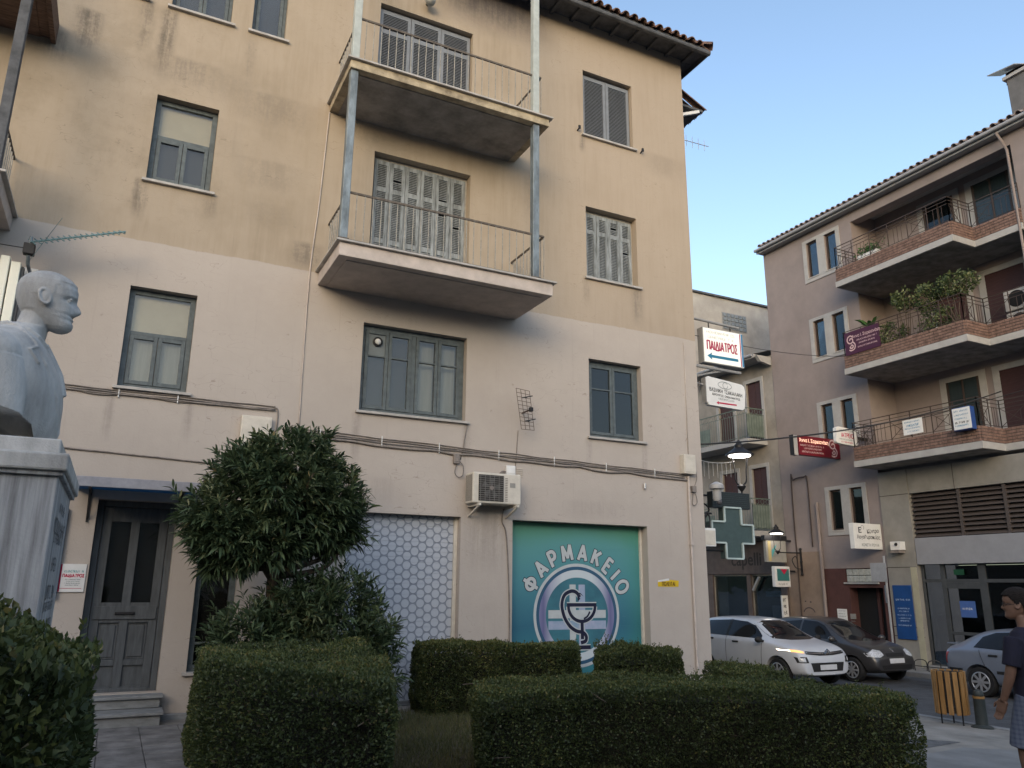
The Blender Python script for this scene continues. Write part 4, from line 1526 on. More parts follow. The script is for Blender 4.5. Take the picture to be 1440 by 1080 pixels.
M['gutter'] = pmat("grey_gutter", (.30, .31, .33), .5, .1, 5)
M['slate_door'] = pmat("dark_shop_frame", (.06, .065, .07), .45, .12, 5)
pk = thing("street_building", "dusky pink four-storey building with brick-fronted balconies above a bank entrance", "building", (XR, 15, -.5))


def S(y, z):
    """small helper: scale of the first survey (x=15.3) to the plane x=XR"""
    k = XR / 15.3
    return y * k, 1.6 + (z - 1.6) * k


def wall_x(mb, y0, y1, z0, z1, x, ops, depth):
    ys = sorted({y0, y1, *[v for o in ops for v in o[:2]]})
    zs = sorted({z0, z1, *[v for o in ops for v in o[2:4]]})
    for i in range(len(ys) - 1):
        for j in range(len(zs) - 1):
            cy, cz = (ys[i] + ys[i + 1]) / 2, (zs[j] + zs[j + 1]) / 2
            if any(o[0] < cy < o[1] and o[2] < cz < o[3] for o in ops):
                continue
            mb.quad((x, ys[i], zs[j]), (x, ys[i], zs[j + 1]), (x, ys[i + 1], zs[j + 1]), (x, ys[i + 1], zs[j]))
    for a, b_, c, d in [o[:4] for o in ops]:
        e = x + depth
        mb.quad((x, a, c), (e, a, c), (e, a, d), (x, a, d))
        mb.quad((x, b_, c), (x, b_, d), (e, b_, d), (e, b_, c))
        mb.quad((x, a, d), (e, a, d), (e, b_, d), (x, b_, d))
        mb.quad((x, a, c), (x, b_, c), (e, b_, c), (e, a, c))


YF, YN = 19.9, 16.0            # window bay; loggias run from YN towards the camera
ZE = 13.66                      # underside of the eave
pair_z = [(11.98, 13.28), (9.11, 10.40), (6.2, 7.47), (3.38, 4.65)]
pair_y = [(17.42, 17.88), (16.62, 17.09)]
ops = [(a, b_, c, d) for (c, d) in pair_z for (a, b_) in pair_y]
wl_ = MB()
wall_x(wl_, YN, YF, 2.2, ZE, XR, ops, .14)
wl_.quad((XR, YF, -.7), (XR, YF, ZE), (XR + 9, YF, ZE), (XR + 9, YF, -.7))
wl_.build("wall", M['pink'], pk, fix=False)
lo = MB()
wall_x(lo, YN, YF, -.7, 2.2, XR, [(16.25, 17.45, -.6, 1.62), (16.4, 17.55, 1.78, 2.19)], .35)
lo.build("ground_floor_wall", M['maroon'], pk, fix=False)
MB().box(XR - .012, XR - .002, 18.45, YF - .002, -.7, 2.75).build("ochre_panel", M['pink_dk'], pk)
# window pairs with pale surrounds
for (c, d) in pair_z:
    p = part("window_pair", pk, (XR, 17.2, c))
    fr_ = MB()
    t_ = .16
    y0_, y1_ = pair_y[1][0], pair_y[0][1]
    fr_.box(XR - .03, XR - .001, y0_ - t_, y1_ + t_, d, d + t_ * .7).box(XR - .03, XR - .001, y0_ - t_, y1_ + t_, c - t_, c)
    fr_.box(XR - .03, XR - .001, y0_ - t_, y0_, c, d).box(XR - .03, XR - .001, y1_, y1_ + t_, c, d).box(XR - .03, XR - .001, pair_y[1][1], pair_y[0][0], c, d)
    fr_.build("surround", M['surround'], p, .004)
    for (a, b_) in pair_y:
        f = MB()
        f.box(XR + .06, XR + .11, a, a + .05, c, d).box(XR + .06, XR + .11, b_ - .05, b_, c, d).box(XR + .06, XR + .11, a + .05, b_ - .05, d - .05, d).box(XR + .06, XR + .11, a + .05, b_ - .05, c, c + .05)
        f.build("frame", M['ironwork'], p)
        MB().box(XR + .08, XR + .086, a + .05, b_ - .05, c + .05, d - .05).build("pane", M['glass_dim'], p)
        MB().box(XR + .135, XR + .15, a, b_, c, d).build("interior", M['dim'] if d > 8 else M['dark'], p)
        MB().box(XR - .05, XR + .06, a - .04, b_ + .04, c - .03, c).build("sill", M['sill'], p)
# loggia floors: recess back wall, side wall, ceilings
XB = XR + 1.2
YE = 10.75
rec = MB()
rec.quad((XB, YE, 4.9), (XB, YE, ZE), (XB, YN, ZE), (XB, YN, 4.9))
rec.quad((XR, YN, 4.9), (XB, YN, 4.9), (XB, YN, ZE), (XR, YN, ZE))
rec.build("loggia_wall", M['pink'], pk, fix=False)
MB().box(XR, XR + .3, 7.0, YE, 2.2, ZE).build("near_wall", M['pink'], pk)
MB().box(XR, XR + .35, YE, YN, 13.30, ZE - .01).build("lintel_beam", M['pink'], pk, .01)
lv_z = [10.80, 7.94, 5.08]        # underside of the three balcony slabs
XO = XR - 1.0
YS = 12.05


def brick_wall(name, parent, path, z0, z1, course=.082, blen=.26, th=.1):
    """bricks laid along a polyline of (x, y) points, with recessed mortar"""
    bk, mo = MB(), MB()
    n = max(1, int(round((z1 - z0) / course)))
    ch = (z1 - z0) / n
    for i in range(len(path) - 1):
        p, q = Vector((*path[i], 0)), Vector((*path[i + 1], 0))
        d = q - p
        L_ = d.length
        d.normalize()
        nrm = Vector((d.y, -d.x, 0))
        mo.obox((p + q) / 2 + Vector((0, 0, (z0 + z1) / 2)), d * (L_ / 2 - .008), nrm * (th / 2 - .016), Vector((0, 0, (z1 - z0) / 2 - .006)))
        for j in range(n):
            x = -blen / 2 * (j % 2)
            while x < L_:
                a, b_ = max(x, 0), min(x + blen - .016, L_)
                if b_ - a > .03:
                    c = p + d * (a + b_) / 2 + Vector((0, 0, z0 + ch * (j + .5))) + nrm * random.uniform(-.003, .003)
                    bk.obox(c, d * (b_ - a) / 2, nrm * th / 2, Vector((0, 0, (ch - .018) / 2)))
                x += blen
    o = bk.build(name, M['brick'], parent, fix=False)
    o["kind"] = "stuff"
    mo.build("mortar", M['mortar'], parent)
    return o


def ornate_rail(parent, path, z0, z1):
    rl = MB()
    for i in range(len(path) - 1):
        p, q = Vector((*path[i], z0)), Vector((*path[i + 1], z0))
        up = Vector((0, 0, z1 - z0))
        for f_ in (1.0, .86, .72, .06):
            rl.bar(p + up * f_, q + up * f_, .022 if f_ == 1 else .014)
        L_ = (q - p).length
        n = max(1, int(round(L_ / .62)))
        for k in range(n):
            a, b_ = p.lerp(q, k / n), p.lerp(q, (k + 1) / n)
            rl.bar(a, a + up, .02)
            if k % 2 == 0:
                rl.bar(a + up * .06, b_ + up * .72, .012).bar(b_ + up * .06, a + up * .72, .012)
                a2, b2_ = a.lerp(b_, .22), a.lerp(b_, .78)
                rl.bar(a2 + up * .2, b2_ + up * .2, .010).bar(a2 + up * .58, b2_ + up * .58, .010).bar(a2 + up * .2, a2 + up * .58, .010).bar(b2_ + up * .2, b2_ + up * .58, .010)
            else:
                for t_ in (.3, .5, .7):
                    a2 = a.lerp(b_, t_)
                    rl.bar(a2 + up * .06, a2 + up * .72, .010)
        rl.bar(q, q + up, .02)
    return rl.build("railing", M['ironwork'], parent)


door_y = [(13.25, 14.25), (11.55, 12.65)]
for li, zb in enumerate(lv_z):
    p = part("balcony", pk, (XO, 14, zb))
    y_end = YE if li < 2 else YE
    sl_ = MB().prism([(XO, YN), (XO, YS), (XR - .06, YS), (XR - .06, y_end), (XB, y_end), (XB, YN)], 'z', zb, zb + .19)
    sl_.build("slab", M['surround'], p, .01)
    MB().prism([(XO + .06, YN - .06), (XO + .06, YS + .06), (XR, YS + .06), (XR, y_end), (XB - .01, y_end), (XB - .01, YN - .06)], 'z', zb - .008, zb + .004).build("soffit", M['concrete'], p)
    pth = [(XR, YN - .05), (XO + .05, YN - .05), (XO + .05, YS + .05), (XR - .01, YS + .05), (XR - .01, y_end)]
    brick_wall("brickwork", p, pth, zb + .19, zb + .60)
    ornate_rail(p, pth, zb + .60, zb + 1.35)
    top = [13.30, 10.79, 7.93][li]
    for k, (a, b_) in enumerate(door_y):
        dr = part("balcony_door", pk, (XB, (a + b_) / 2, zb + .19))
        zt = zb + .19 + 2.28
        f = MB()
        f.box(XB - .03, XB - .001, a - .2, a, zb + .19, zt + .16).box(XB - .03, XB - .001, b_, b_ + .2, zb + .19, zt + .16).box(XB - .03, XB - .001, a, b_, zt, zt + .16)
        f.build("surround", M['surround'], dr, .004)
        if (li, k) in ((0, 0), (0, 1), (2, 0)):
            MB().box(XB - .024, XB - .018, a, b_, zb + .2, zt).build("pane", M['glass_dim'], dr)
            MB().box(XB - .012, XB - .003, a, b_, zb + .2, zt).build("interior", [M['dim'], M['curtain'], M['dark']][k + (li > 1)], dr)
            f = MB()
            f.box(XB - .035, XB - .026, a, a + .07, zb + .2, zt).box(XB - .035, XB - .026, b_ - .07, b_, zb + .2, zt).box(XB - .035, XB - .026, (a + b_) / 2 - .03, (a + b_) / 2 + .03, zb + .2, zt)
            f.build("frame", M['ironwork'], dr)
        else:
            sm = MB()
            nz = 40
            for q in range(nz):
                za = zb + .2 + q * 2.26 / nz
                sm.box(XB - .026 - .004 * (q % 2), XB - .004, a, b_, za, za + 2.26 / nz)
            sm.build("roller_shutter", M['maroon_shutter'], dr)
# roof and gutter
rp_ = part("roof", pk, (XR, 14, ZE))
MB().box(XR - .24, XR + 9, 8.0, YF + .06, ZE, ZE + .10).build("eave_slab", M['surround'], rp_, .01)
MB().box(XR - .28, XR - .241, 8.0, YF + .08, ZE - .02, ZE + .14).build("gutter", M['gutter'], rp_, .02)
MB().tube([(XR - .34, 8.0, ZE + .10), (XR - .34, YF + .08, ZE + .10)], .06, 10).build("gutter_pipe", M['gutter'], rp_, smooth='angle')
MB().add([(XR - .3, 8.0, ZE + .15), (XR - .3, YF + .08, ZE + .15), (XR + 4, YF + .08, ZE + 1.7), (XR + 4, 8.0, ZE + 1.7)], [(0, 1, 2, 3)]).build("roof_deck", M['tile'], rp_)
M['tile_grey'] = pmat("grey_pink_tile", (.30, .25, .24), .85, .25, 7)
tt = None
for i in range(52):
    yy = 8.2 + i * .225
    if tt is None:
        tt = (barrel((XR - .40, yy, ZE + .165), (.94, 0, .34), .5, .085, (-.34, 0, .94)).build("tile", M['tile_grey'], rp_), yy)
    else:
        dupe(tt[0], (0, yy - tt[1], random.uniform(-.008, .008)))
ch = part("chimney", pk, (20.6, 10.9, ZE + .5))
MB().box(20.75, 21.35, 10.05, 10.75, ZE + .2, ZE + 1.75).build("stack", pmat("chimney_render", (.13, .13, .135), .9, .15, 3), ch, .02)
MB().box(20.68, 21.42, 9.98, 10.82, ZE + 1.75, ZE + 1.85).build("cap", M['surround'], ch, .01)
MB().obox((20.9, 10.75, ZE + 2.15), (.34, 0, .12), (0, .38, .05), (-.004, 0, .012)).build("cowl_sheet", M['gutter'], ch)
MB().obox((21.05, 10.6, ZE + 1.98), (.02, .0, .2), (0, .3, .0), (.006, 0, 0)).build("cowl_leg", M['ironwork'], ch)
MB().tube([(XR - .3, 10.9, ZE + .0), (XR - .15, 10.85, ZE - .3), (XR - .06, 10.82, ZE - .5), (XR - .06, 10.82, 4.5)], .035, 8).build("downpipe", M['pink'], pk, smooth='angle')
MB().tube([(XR - .06, 18.38, -.5), (XR - .06, 18.38, 4.3)], .05, 8).build("downpipe", M['pink'], pk, smooth='angle')
MB().tube(spline([(XR - .05, 19.4, -.5), (XR - .05, 19.4, 4.9), (XR - .05, 19.3, 5.15), (XR - .05, 18.85, 5.2), (XR - .05, 18.7, 5.0), (XR - .05, 18.7, 2.9)], 6), .022, 6).build("conduit", M['ironwork'], pk, smooth=True)
# maroon entrance: doorway, glass-block light
en = part("entrance_door", pk, (XR + .35, 16.8, -.6))
MB().box(XR + .34, XR + .36, 16.25, 17.45, -.6, 1.62).build("leaf", M['dark'], en)
MB().box(XR + .28, XR + .34, 16.62, 16.72, -.6, 1.62).build("mullion", M['maroon'], en)
MB().box(XR + .28, XR + .34, 16.25, 16.33, -.6, 1.62).build("jamb", M['maroon'], en)
gb = part("glass_block_light", pk, (XR, 17, 1.78))
GB = pmat("glass_block", (.40, .42, .40), .15, .15, 12, spec=.6)
gb0 = None
for i in range(5):
    for j in range(2):
        if gb0 is None:
            gb0 = MB().box(XR + .02, XR + .10, 16.415, 16.63, 1.785, 1.975).build("glass_block", GB, gb, .02)
        else:
            dupe(gb0, (0, i * .225, j * .2))
MB().box(XR + .07, XR + .12, 16.4, 17.55, 1.78, 2.19).build("joint", M['mortar'], gb)
MB().box(XR - .06, XR + .05, 16.35, 17.6, 1.73, 1.78).build("ledge", M['surround'], gb, .004)
for k, (ya, yb, za, zb_) in enumerate(((17.62, 17.98, .62, .98), (17.3, 17.5, .70, .85))):
    o = MB().box(XR - .02, XR - .003, ya, yb, za, zb_).build("notice", M['white'] if k == 0 else M['beige_panel'], None, .002)
    tag(o, ["white paper notice on the maroon wall beside the dark doorway", "small grey plate between the white notice and the dark doorway"][k], "notice")
    for q in range(3):
        faint_line(o, (XR - .02, (ya + yb) / 2, zb_ - .06 - q * .08), (0, -1, 0), ZD, (yb - ya) * .75, .03, GRY, 60 + q + k)
# bank front: beige piers and panels, louvre, band, glazed shopfront
bf = part("shopfront", pk, (XR, 13, -.5))
MB().box(XR - .06, XR + .3, 15.02, 15.98, -.55, 4.98).build("pier", M['beige_panel'], bf, .01)
MB().box(XR - .05, XR + .3, YE - 2, 15.0, 4.27, 4.98).build("upper_panel", M['beige_panel'], bf, .01)
for yy in (13.6, 11.6):
    MB().box(XR - .056, XR - .045, yy - .008, yy + .008, 4.28, 4.97).build("panel_joint", M['mortar'], bf)
for zz in (4.27, 2.2, .55, .30):
    MB().box(XR - .066, XR - .055, 15.02, 15.98, zz - .01, zz + .01).build("panel_joint", M['mortar'] if zz > .4 else M['ironwork'], bf)
MB().box(XR - .07, XR - .061, 15.03, 15.22, -.5, 2.2).build("cream_strip", pmat("cream_paint", (.36, .34, .25), .7, .08, 4), bf)
lvr = MB()
nl = 10
for k in range(nl):
    za = 3.02 + k * .125
    lvr.add([(XR + .0, YE - 2, za), (XR + .0, 15.0, za), (XR + .12, 15.0, za + .105), (XR + .12, YE - 2, za + .105), (XR + .0, YE - 2, za + .014), (XR + .0, 15.0, za + .014), (XR + .12, 15.0, za + .12), (XR + .12, YE - 2, za + .12)],
            [(3, 2, 1, 0), (4, 5, 6, 7), (0, 1, 5, 4), (1, 2, 6, 5), (2, 3, 7, 6), (3, 0, 4, 7)])
M['louvre_brown'] = flat("brown_louvre", (.075, .062, .058), .55)
lvr.build("louvre_blades", M['louvre_brown'], bf)
MB().box(XR + .13, XR + .16, YE - 2, 15.0, 3.0, 4.27).build("louvre_back", M['dark'], bf)
for yy in (13.55, 12.3):
    MB().box(XR - .01, XR + .10, yy - .04, yy + .04, 3.0, 4.27).build("louvre_mullion", M['louvre_brown'], bf)
MB().box(XR - .055, XR + .3, YE - 2, 15.0, 2.27, 3.0).build("band", M['band'], bf, .008)
sg = MB()
for ya, yb in ((14.93, 15.0), (14.30, 14.42), (13.15, 13.35), (10.4, 10.5)):
    sg.box(XR + .08, XR + .16, ya, yb, -.5, 2.27)
sg.box(XR + .082, XR + .158, 10.5, 14.93, 1.78, 1.87).box(XR + .082, XR + .158, 10.5, 14.93, -.5, -.38).box(XR + .083, XR + .157, 13.35, 14.30, 1.62, 1.78).box(XR + .083, XR + .157, 13.35, 14.30, .42, .50)
sg.build("frame", M['slate_door'], bf, .004)
MB().box(XR + .115, XR + .121, 8.75, 14.93, -.45, 2.27).build("glazing", M['glass_dim'], bf)
MB().box(XR + 1.6, XR + 1.65, 8.75, 15.0, -.5, 2.27).build("interior_wall", M['dark'], bf)
MB().box(XR + .2, XR + 1.6, 8.75, 15.0, 2.28, 2.30).build("interior_ceiling", M['dark'], bf)
MB().box(XR + .2, XR + 1.6, 8.75, 15.0, -.52, -.5).build("interior_floor", M['dark'], bf)
MB().box(XR - .30, XR + .2, 13.0, 15.0, -.56, -.42).build("doorstep", M['beige_panel'], bf, .01)
dp = MB().box(XR + .09, XR + .10, 13.55, 13.98, .88, 1.30).build("door_poster", flat("blue_poster", (.06, .12, .32), .5), None)
tag(dp, "small blue poster on the glazed bank door", "poster")
faint_line(dp, (XR + .09, 13.76, 1.1), (0, -1, 0), ZD, .3, .05, M['white'], 71)
eg = MB().box(XR + .03, XR + .07, 13.72, 14.0, 1.98, 2.12).build("exit_light", emat("dim_green_exit", (.02, .30, .10), .012, (.01, .05, .025)), None, .004)
tag(eg, "small dim green exit light above the bank door", "exit light")
bs = thing("blue_sign", "tall bright blue board with white lines on the beige pier", "sign", (XR - .07, 15.5, .2))
MB().box(XR - .095, XR - .062, 15.26, 15.86, .22, 1.70).build("board", pmat("royal_blue_sheet", (.01, .055, .20), .45, .1, 3), bs, .004)
for k, zz in enumerate((1.30, 1.06, .98, .88, .79, .72, .60)):
    faint_line(bs, (XR - .096, 15.56, zz), (0, -1, 0), ZD, .45 - .07 * (k % 3), .035 if k else .05, flat("pale_blue_print", (.35, .45, .62), .5) if k == 0 else bpy.data.materials["pale_blue_print"], 80 + k)
bx = MB().box(XR - .30, XR - .062, 15.30, 15.62, 2.68, 2.92).build("alarm_box", M['white'], None, .01)
tag(bx, "white alarm box with a dark lens high on the beige pier", "alarm box")
MB().ball((XR - .30, 15.42, 2.84), .05, 10, 8).build("lens", M['black'], bx)
MB().box(XR - .34, XR - .06, 15.33, 15.60, 2.60, 2.67).build("bracket", M['cable'], bx)
# ------------------------------------------------------------------ signs and things on the street building
rs = thing("red_sign", "dark red lightbox sign with pale lettering and spiral figure, jutting from the pink wall", "sign", (19.5, 17.3, 5.6))
REDB = pmat("dark_red_sheet", (.15, .012, .022), .4, .08, 3)
MB().box(18.62, XR, 17.3, 17.46, 5.60, 6.21).build("casing", REDB, rs, .006)
MB().box(18.40, 18.56, 17.30, 17.45, 5.57, 6.20).build("end_panel", M['surround'], rs, .004)
MB().box(18.37, 18.395, 17.30, 17.45, 5.58, 6.21).build("end_frame", M['black'], rs)
RL = emat("lit_red_sign_lettering", (1.0, .62, .45), .4)
RP = flat("pale_pink_print", (.55, .40, .40), .5)
lettering("Άννα Ι. Σαρκιανάκη", .155, RL, rs, (19.27, 17.299, 6.06), XD, ZD, .003, .88)
for k, (zz, ww) in enumerate(((5.91, 1.05), (5.82, .8), (5.71, .95))):
    faint_line(rs, (19.20, 17.299, zz), XD, ZD, ww, .055, RP, 90 + k)


def spiral_logo(parent, cx, cz, s, y, mat, xd=(1, 0, 0)):
    xd = Vector(xd)
    path = spline([(-.02, .10), (.02, .16), (.10, .14), (.11, .04), (.03, -.01), (-.07, .02), (-.12, .12), (-.08, .23), (.03, .27), (.12, .2)], 6)
    path2 = spline([(.12, .02), (.20, -.10), (.16, -.24), (.02, -.28), (-.06, -.24)], 6)
    path3 = spline([(.02, -.08), (.10, -.10), (.10, -.18), (.02, -.2), (-.02, -.15), (.03, -.13)], 5)
    mb = MB()
    k = 0
    for p_ in (path, path2, path3):
        for q in ribbon([(u * s, v * s) for u, v in p_], .045 * s):
            mb.add([Vector(y) + xd * (cx + u) + Vector((0, 0, cz + v)) + xd.cross(Vector((0, 0, 1))) * (.002 + .00002 * k) for u, v in q], [(0, 1, 2, 3)])
            k += 1
    return mb.build("spiral_figure", mat, parent, fix=False)


spiral_logo(rs, 20.06, 5.91, .95, (0, 17.299, 0), RP)
wi = thing("rounded_sign", "small white rounded sign with a red word beside the red sign", "sign", (19.5, 16.25, 5.8))
MB().prism([(19.0, 5.88), (19.05, 5.83), (19.85, 5.78), (19.93, 5.83), (19.96, 6.22), (19.88, 6.30), (19.15, 6.35), (19.02, 6.30)], 'y', 16.2, 16.32).build("panel", M['white'], wi, .012)
pen_sign("ΙΑΤΡΕΙΟ", .125, .022, RED, wi, (19.48, 16.198, 6.09), (1, 0, -.03), ZD, .85)
faint_line(wi, (19.45, 16.198, 6.24), (1, 0, -.03), ZD, .6, .05, GRY, 101)
faint_line(wi, (19.45, 16.198, 5.96), (1, 0, -.03), ZD, .65, .045, GRY, 102)
faint_line(wi, (19.45, 16.198, 5.88), (1, 0, -.03), ZD, .5, .04, RED, 103)
MB().box(19.93, XR, 16.22, 16.28, 6.0, 6.1).build("arm", M['black'], wi)
ks = thing("square_sign", "white square sign with black handwriting on the pink wall above the maroon entrance", "sign", (19.8, 16.15, 2.7))
MB().box(19.22, XR, 16.1, 16.26, 2.72, 3.46).build("casing", M['white'], ks, .012)
lettering("Κέντρο", .16, BLK, ks, (20.03, 16.099, 3.24), (1, 0, .08), ZD, .003, .95)
lettering("Λογοθεραπείας", .15, BLK, ks, (19.83, 16.099, 3.06), (1, 0, .0), ZD, .003, .88)
pen_sign("ΚΟΝΙΣΤΗ ΡΟΥΛΑ", .075, .014, GRY, ks, (19.88, 16.099, 2.84), (1, 0, .0), ZD, .9)
MB().add([(19.42, 16.098, 3.18), (19.55, 16.098, 3.18), (19.55, 16.098, 3.21), (19.46, 16.098, 3.21), (19.46, 16.098, 3.25), (19.53, 16.098, 3.25), (19.53, 16.098, 3.28), (19.46, 16.098, 3.28), (19.46, 16.098, 3.32), (19.55, 16.098, 3.32), (19.55, 16.098, 3.35), (19.42, 16.098, 3.35)], [(0, 1, 2, 3), (0, 3, 4, 5, 6, 7, 8, 11), (8, 9, 10, 11)]).build("letter_mark", BLK, ks, fix=False)
mb = MB()
for q_ in ribbon([(19.60 + .06 * math.cos(t), 3.34 + .06 * math.sin(t)) for t in np.linspace(-1.2, 4.2, 20)], .018):
    mb.add([(u, 16.0975, v) for u, v in q_], [(0, 1, 2, 3)])
mb.build("curl_mark", GRY, ks, fix=False)
pb = thing("purple_banner", "dark purple banner with pale spiral figure on the middle balcony railing", "banner", (XO, 15.2, 8.4))
MB().box(XO - .025, XO - .012, 14.62, 15.86, 8.50, 9.22).build("sheet", pmat("plum_sheet", (.055, .012, .035), .5, .08, 3), pb, .003)
YD = (0, -1, 0)
lettering("Άννα Ι. Σαρκιανάκη", .13, RP, pb, (XO - .026, 15.08, 9.03), YD, ZD, .002, .82)
for k, (zz, ww) in enumerate(((8.90, .75), (8.80, .6), (8.68, .7))):
    faint_line(pb, (XO - .026, 15.05, zz), YD, ZD, ww, .045, RP, 110 + k)
spiral_logo(pb, -15.66, 8.86, .85, (XO - .026, 0, 0), RP, YD)
ws = thing("white_sign", "small white sign with blue lettering on the lowest balcony railing", "sign", (XO, 13.9, 5.7))
MB().box(XO - .03, XO - .015, 13.62, 14.22, 5.75, 6.17).build("sheet", M['white'], ws, .003)
for k, zz in enumerate((6.10, 6.0, 5.92, 5.83)):
    faint_line(ws, (XO - .031, 13.92, zz), YD, ZD, .48 - .08 * (k % 2), .06 if k == 1 else .035, BLU, 120 + k)
b_s = thing("box_sign", "blue-sided white box sign near the right end of the lowest balcony", "sign", (XO, 12.4, 5.6))
MB().box(XO - .22, XO - .02, 12.13, 12.62, 5.58, 6.18).build("casing", pmat("deep_blue_casing", (.02, .06, .22), .45, .08), b_s, .01)
MB().box(XO - .232, XO - .221, 12.12, 12.60, 5.60, 6.16).build("face", M['white'], b_s, .004)
for k, zz in enumerate((6.08, 5.98, 5.88, 5.78, 5.70)):
    faint_line(b_s, (XO - .233, 12.36, zz), YD, ZD, .38, .055 if k == 3 else .04, BLK if k == 3 else BLU, 130 + k)
nb_ = thing("flower_box", "white trough with low plants behind the top balcony rail", "planter", (XO + .3, 14.9, 11.4))
MB().box(XO + .12, XO + .30, 14.5, 15.2, 11.42, 11.58).build("trough", M['white'], nb_, .01)

# air conditioner standing on the middle balcony
a2 = thing("air_conditioner", "pale air conditioner with a round dark fan at the right end of the middle balcony", "air conditioner", (20.9, 11.4, 8.2))
MB().box(20.75, 21.1, 10.95, 11.75, 8.85, 9.45).build("casing", M['surround'], a2, .02)
MB().lathe([(.23, 20.752), (.23, 20.742), (.02, 20.742)], (0, 11.42, 9.15), 24, 'x').build("fan", M['dark'], a2)
MB().box(20.75, 21.1, 10.95, 11.75, 8.30, 8.80).build("lower_unit", M['surround'], a2, .02)
MB().lathe([(.2, 20.752), (.2, 20.742), (.02, 20.742)], (0, 11.42, 8.55), 24, 'x').build("lower_fan", M['dark'], a2)

# ------------------------------------------------------------------ building further up the street
mdb = thing("corner_building", "pale older building with green-grey balconies and dark shutters beyond the pink one", "building", (XR, 22, -.5))
M['pale'] = pmat("pale_cream_render", (.30, .275, .245), .9, .15, 1.5, .2, 50)
M['greenrail'] = flat("grey_green_iron", (.12, .16, .14), .6)
M['bluegreen_glass'] = pmat("frosted_green_panel", (.17, .21, .19), .5, .2, 3)
ops = [(20.52, 21.25, 6.75, 8.95), (22.0, 22.8, 6.75, 8.9), (20.52, 21.25, 3.62, 5.77), (22.0, 22.8, 3.62, 5.75), (20.25, 21.6, -.6, 2.0), (21.85, 23.6, -.6, 2.0)]
mw = MB()
wall_x(mw, YF + .01, 24, -.7, 9.75, XR, ops, .2)
mw.build("wall", M['pale'], mdb, fix=False)
for k, (a, b_, c, d) in enumerate(ops[:4]):
    p = part("balcony_door", mdb, (XR, a, c))
    f = MB()
    f.box(XR - .03, XR - .001, a - .14, a, c, d + .14).box(XR - .03, XR - .001, b_, b_ + .14, c, d + .14).box(XR - .03, XR - .001, a, b_, d, d + .14)
    f.build("surround", M['surround'], p, .004)
    s_ = MB()
    for q in range(2):
        ya = a + (b_ - a) / 2 * q
        s_.box(XR + .06, XR + .10, ya + .01, ya + (b_ - a) / 2 - .01, c, d)
    s_.build("shutter", M['maroon_shutter'], p, .004)
for zb, yl in ((6.52, 24.0), (3.30, 24.0)):
    p = part("balcony", mdb, (XO, 22, zb))
    MB().box(XO + .06, XR - .002, 20.38, yl, zb, zb + .18).build("slab", M['surround'], p, .01)
    MB().box(XO + .12, XR - .004, 20.44, yl, zb + .18, zb + .20).build("floor", M['concrete'], p)
    rl = MB()
    pth = [(XR - .03, 20.45), (XO + .13, 20.45), (XO + .13, yl)]
    zt = zb + 1.30
    for i in range(2):
        P_, Q_ = Vector((*pth[i], 0)), Vector((*pth[i + 1], 0))
        for z_ in (zt, zt - .2, zb + .27):
            rl.bar(P_ + Vector((0, 0, z_)), Q_ + Vector((0, 0, z_)), .03 if z_ == zt else .016)
        L_ = (Q_ - P_).length
        n = int(L_ / .12)
        for k in range(n + 1):
            c = P_.lerp(Q_, k / n)
            rl.bar(c + Vector((0, 0, zb + .2)), c + Vector((0, 0, zt - .2)), .012)
            if k % 2 == 0 and k < n:
                c2 = P_.lerp(Q_, (k + 1) / n)
                rl.tube([c2 + Vector((0, 0, zt - .1)) + (Q_ - P_).normalized() * .08 * math.cos(t) + Vector((0, 0, .08 * math.sin(t))) for t in np.linspace(0, 2 * math.pi, 9)[:-1]], .008, 4, True)
    rl.build("railing", M['greenrail'], p)
    MB().box(XR - .9 if False else XO + .17, XR - .05, 20.47, 20.48, zb + .3, zt - .22).build("privacy_panel", M['bluegreen_glass'], p)
    MB().box(XO + .145, XO + .155, 22.4, 23.9, zb + .3, zb + .85).build("privacy_panel", M['bluegreen_glass'], p)
rr_ = part("roof", mdb, (XR, 22, 9.8))
MB().box(XR - .72, XR + .1, YF + .12, 24.0, 9.60, 9.72).build("eave", M['surround'], rr_, .01)
MB().tube([(XR - .74, YF + .2, 9.70), (XR - .74, 24, 9.70)], .06, 8).build("gutter", M['gutter'], rr_, smooth='angle')
MB().prism([(XR - .72, 9.66), (XR - .05, 9.66), (XR - .05, 9.35), (XR - .55, 9.45)], 'y', YF - .02, YF + .12).build("corbel", M['surround'], rr_, .006)
MB().add([(XR - .7, YF + .1, 9.74), (XR - .7, 24, 9.74), (XR + 4, 24, 11.2), (XR + 4, YF + .1, 11.2)], [(0, 1, 2, 3)]).build("roof_deck", M['tile_grey'], rr_)
# taller rear volume
gw = part("rear_volume", mdb, (22, 24, 5))
MB().box(XR + .005, 30, 24.0, 30, -.6, 13.6).build("wall", pmat("weathered_grey_render", (.40, .385, .36), .9, .2, .8, .2, 40, col2=(.26, .25, .235)), gw)
MB().box(XR - .1, 30.1, 23.9, 30.1, 13.6, 13.68).build("roof_edge", M['eave'], gw)
gb1 = part("glass_block_window", mdb, (22.6, 24, 12.3))
gb0 = None
for i in range(6):
    for j in range(4):
        if gb0 is None:
            gb0 = MB().box(21.97, 22.165, 23.96, 24.01, 12.24, 12.40).build("glass_block", pmat("grey_glass_block", (.20, .225, .24), .2, .25, 14, spec=.6), gb1, .02)
        else:
            dupe(gb0, (i * .218, 0, j * .182))
MB().box(21.93, 23.30, 23.985, 24.0 - .002, 12.2, 12.98).build("joint", flat("block_joint", (.26, .27, .28), .8), gb1)
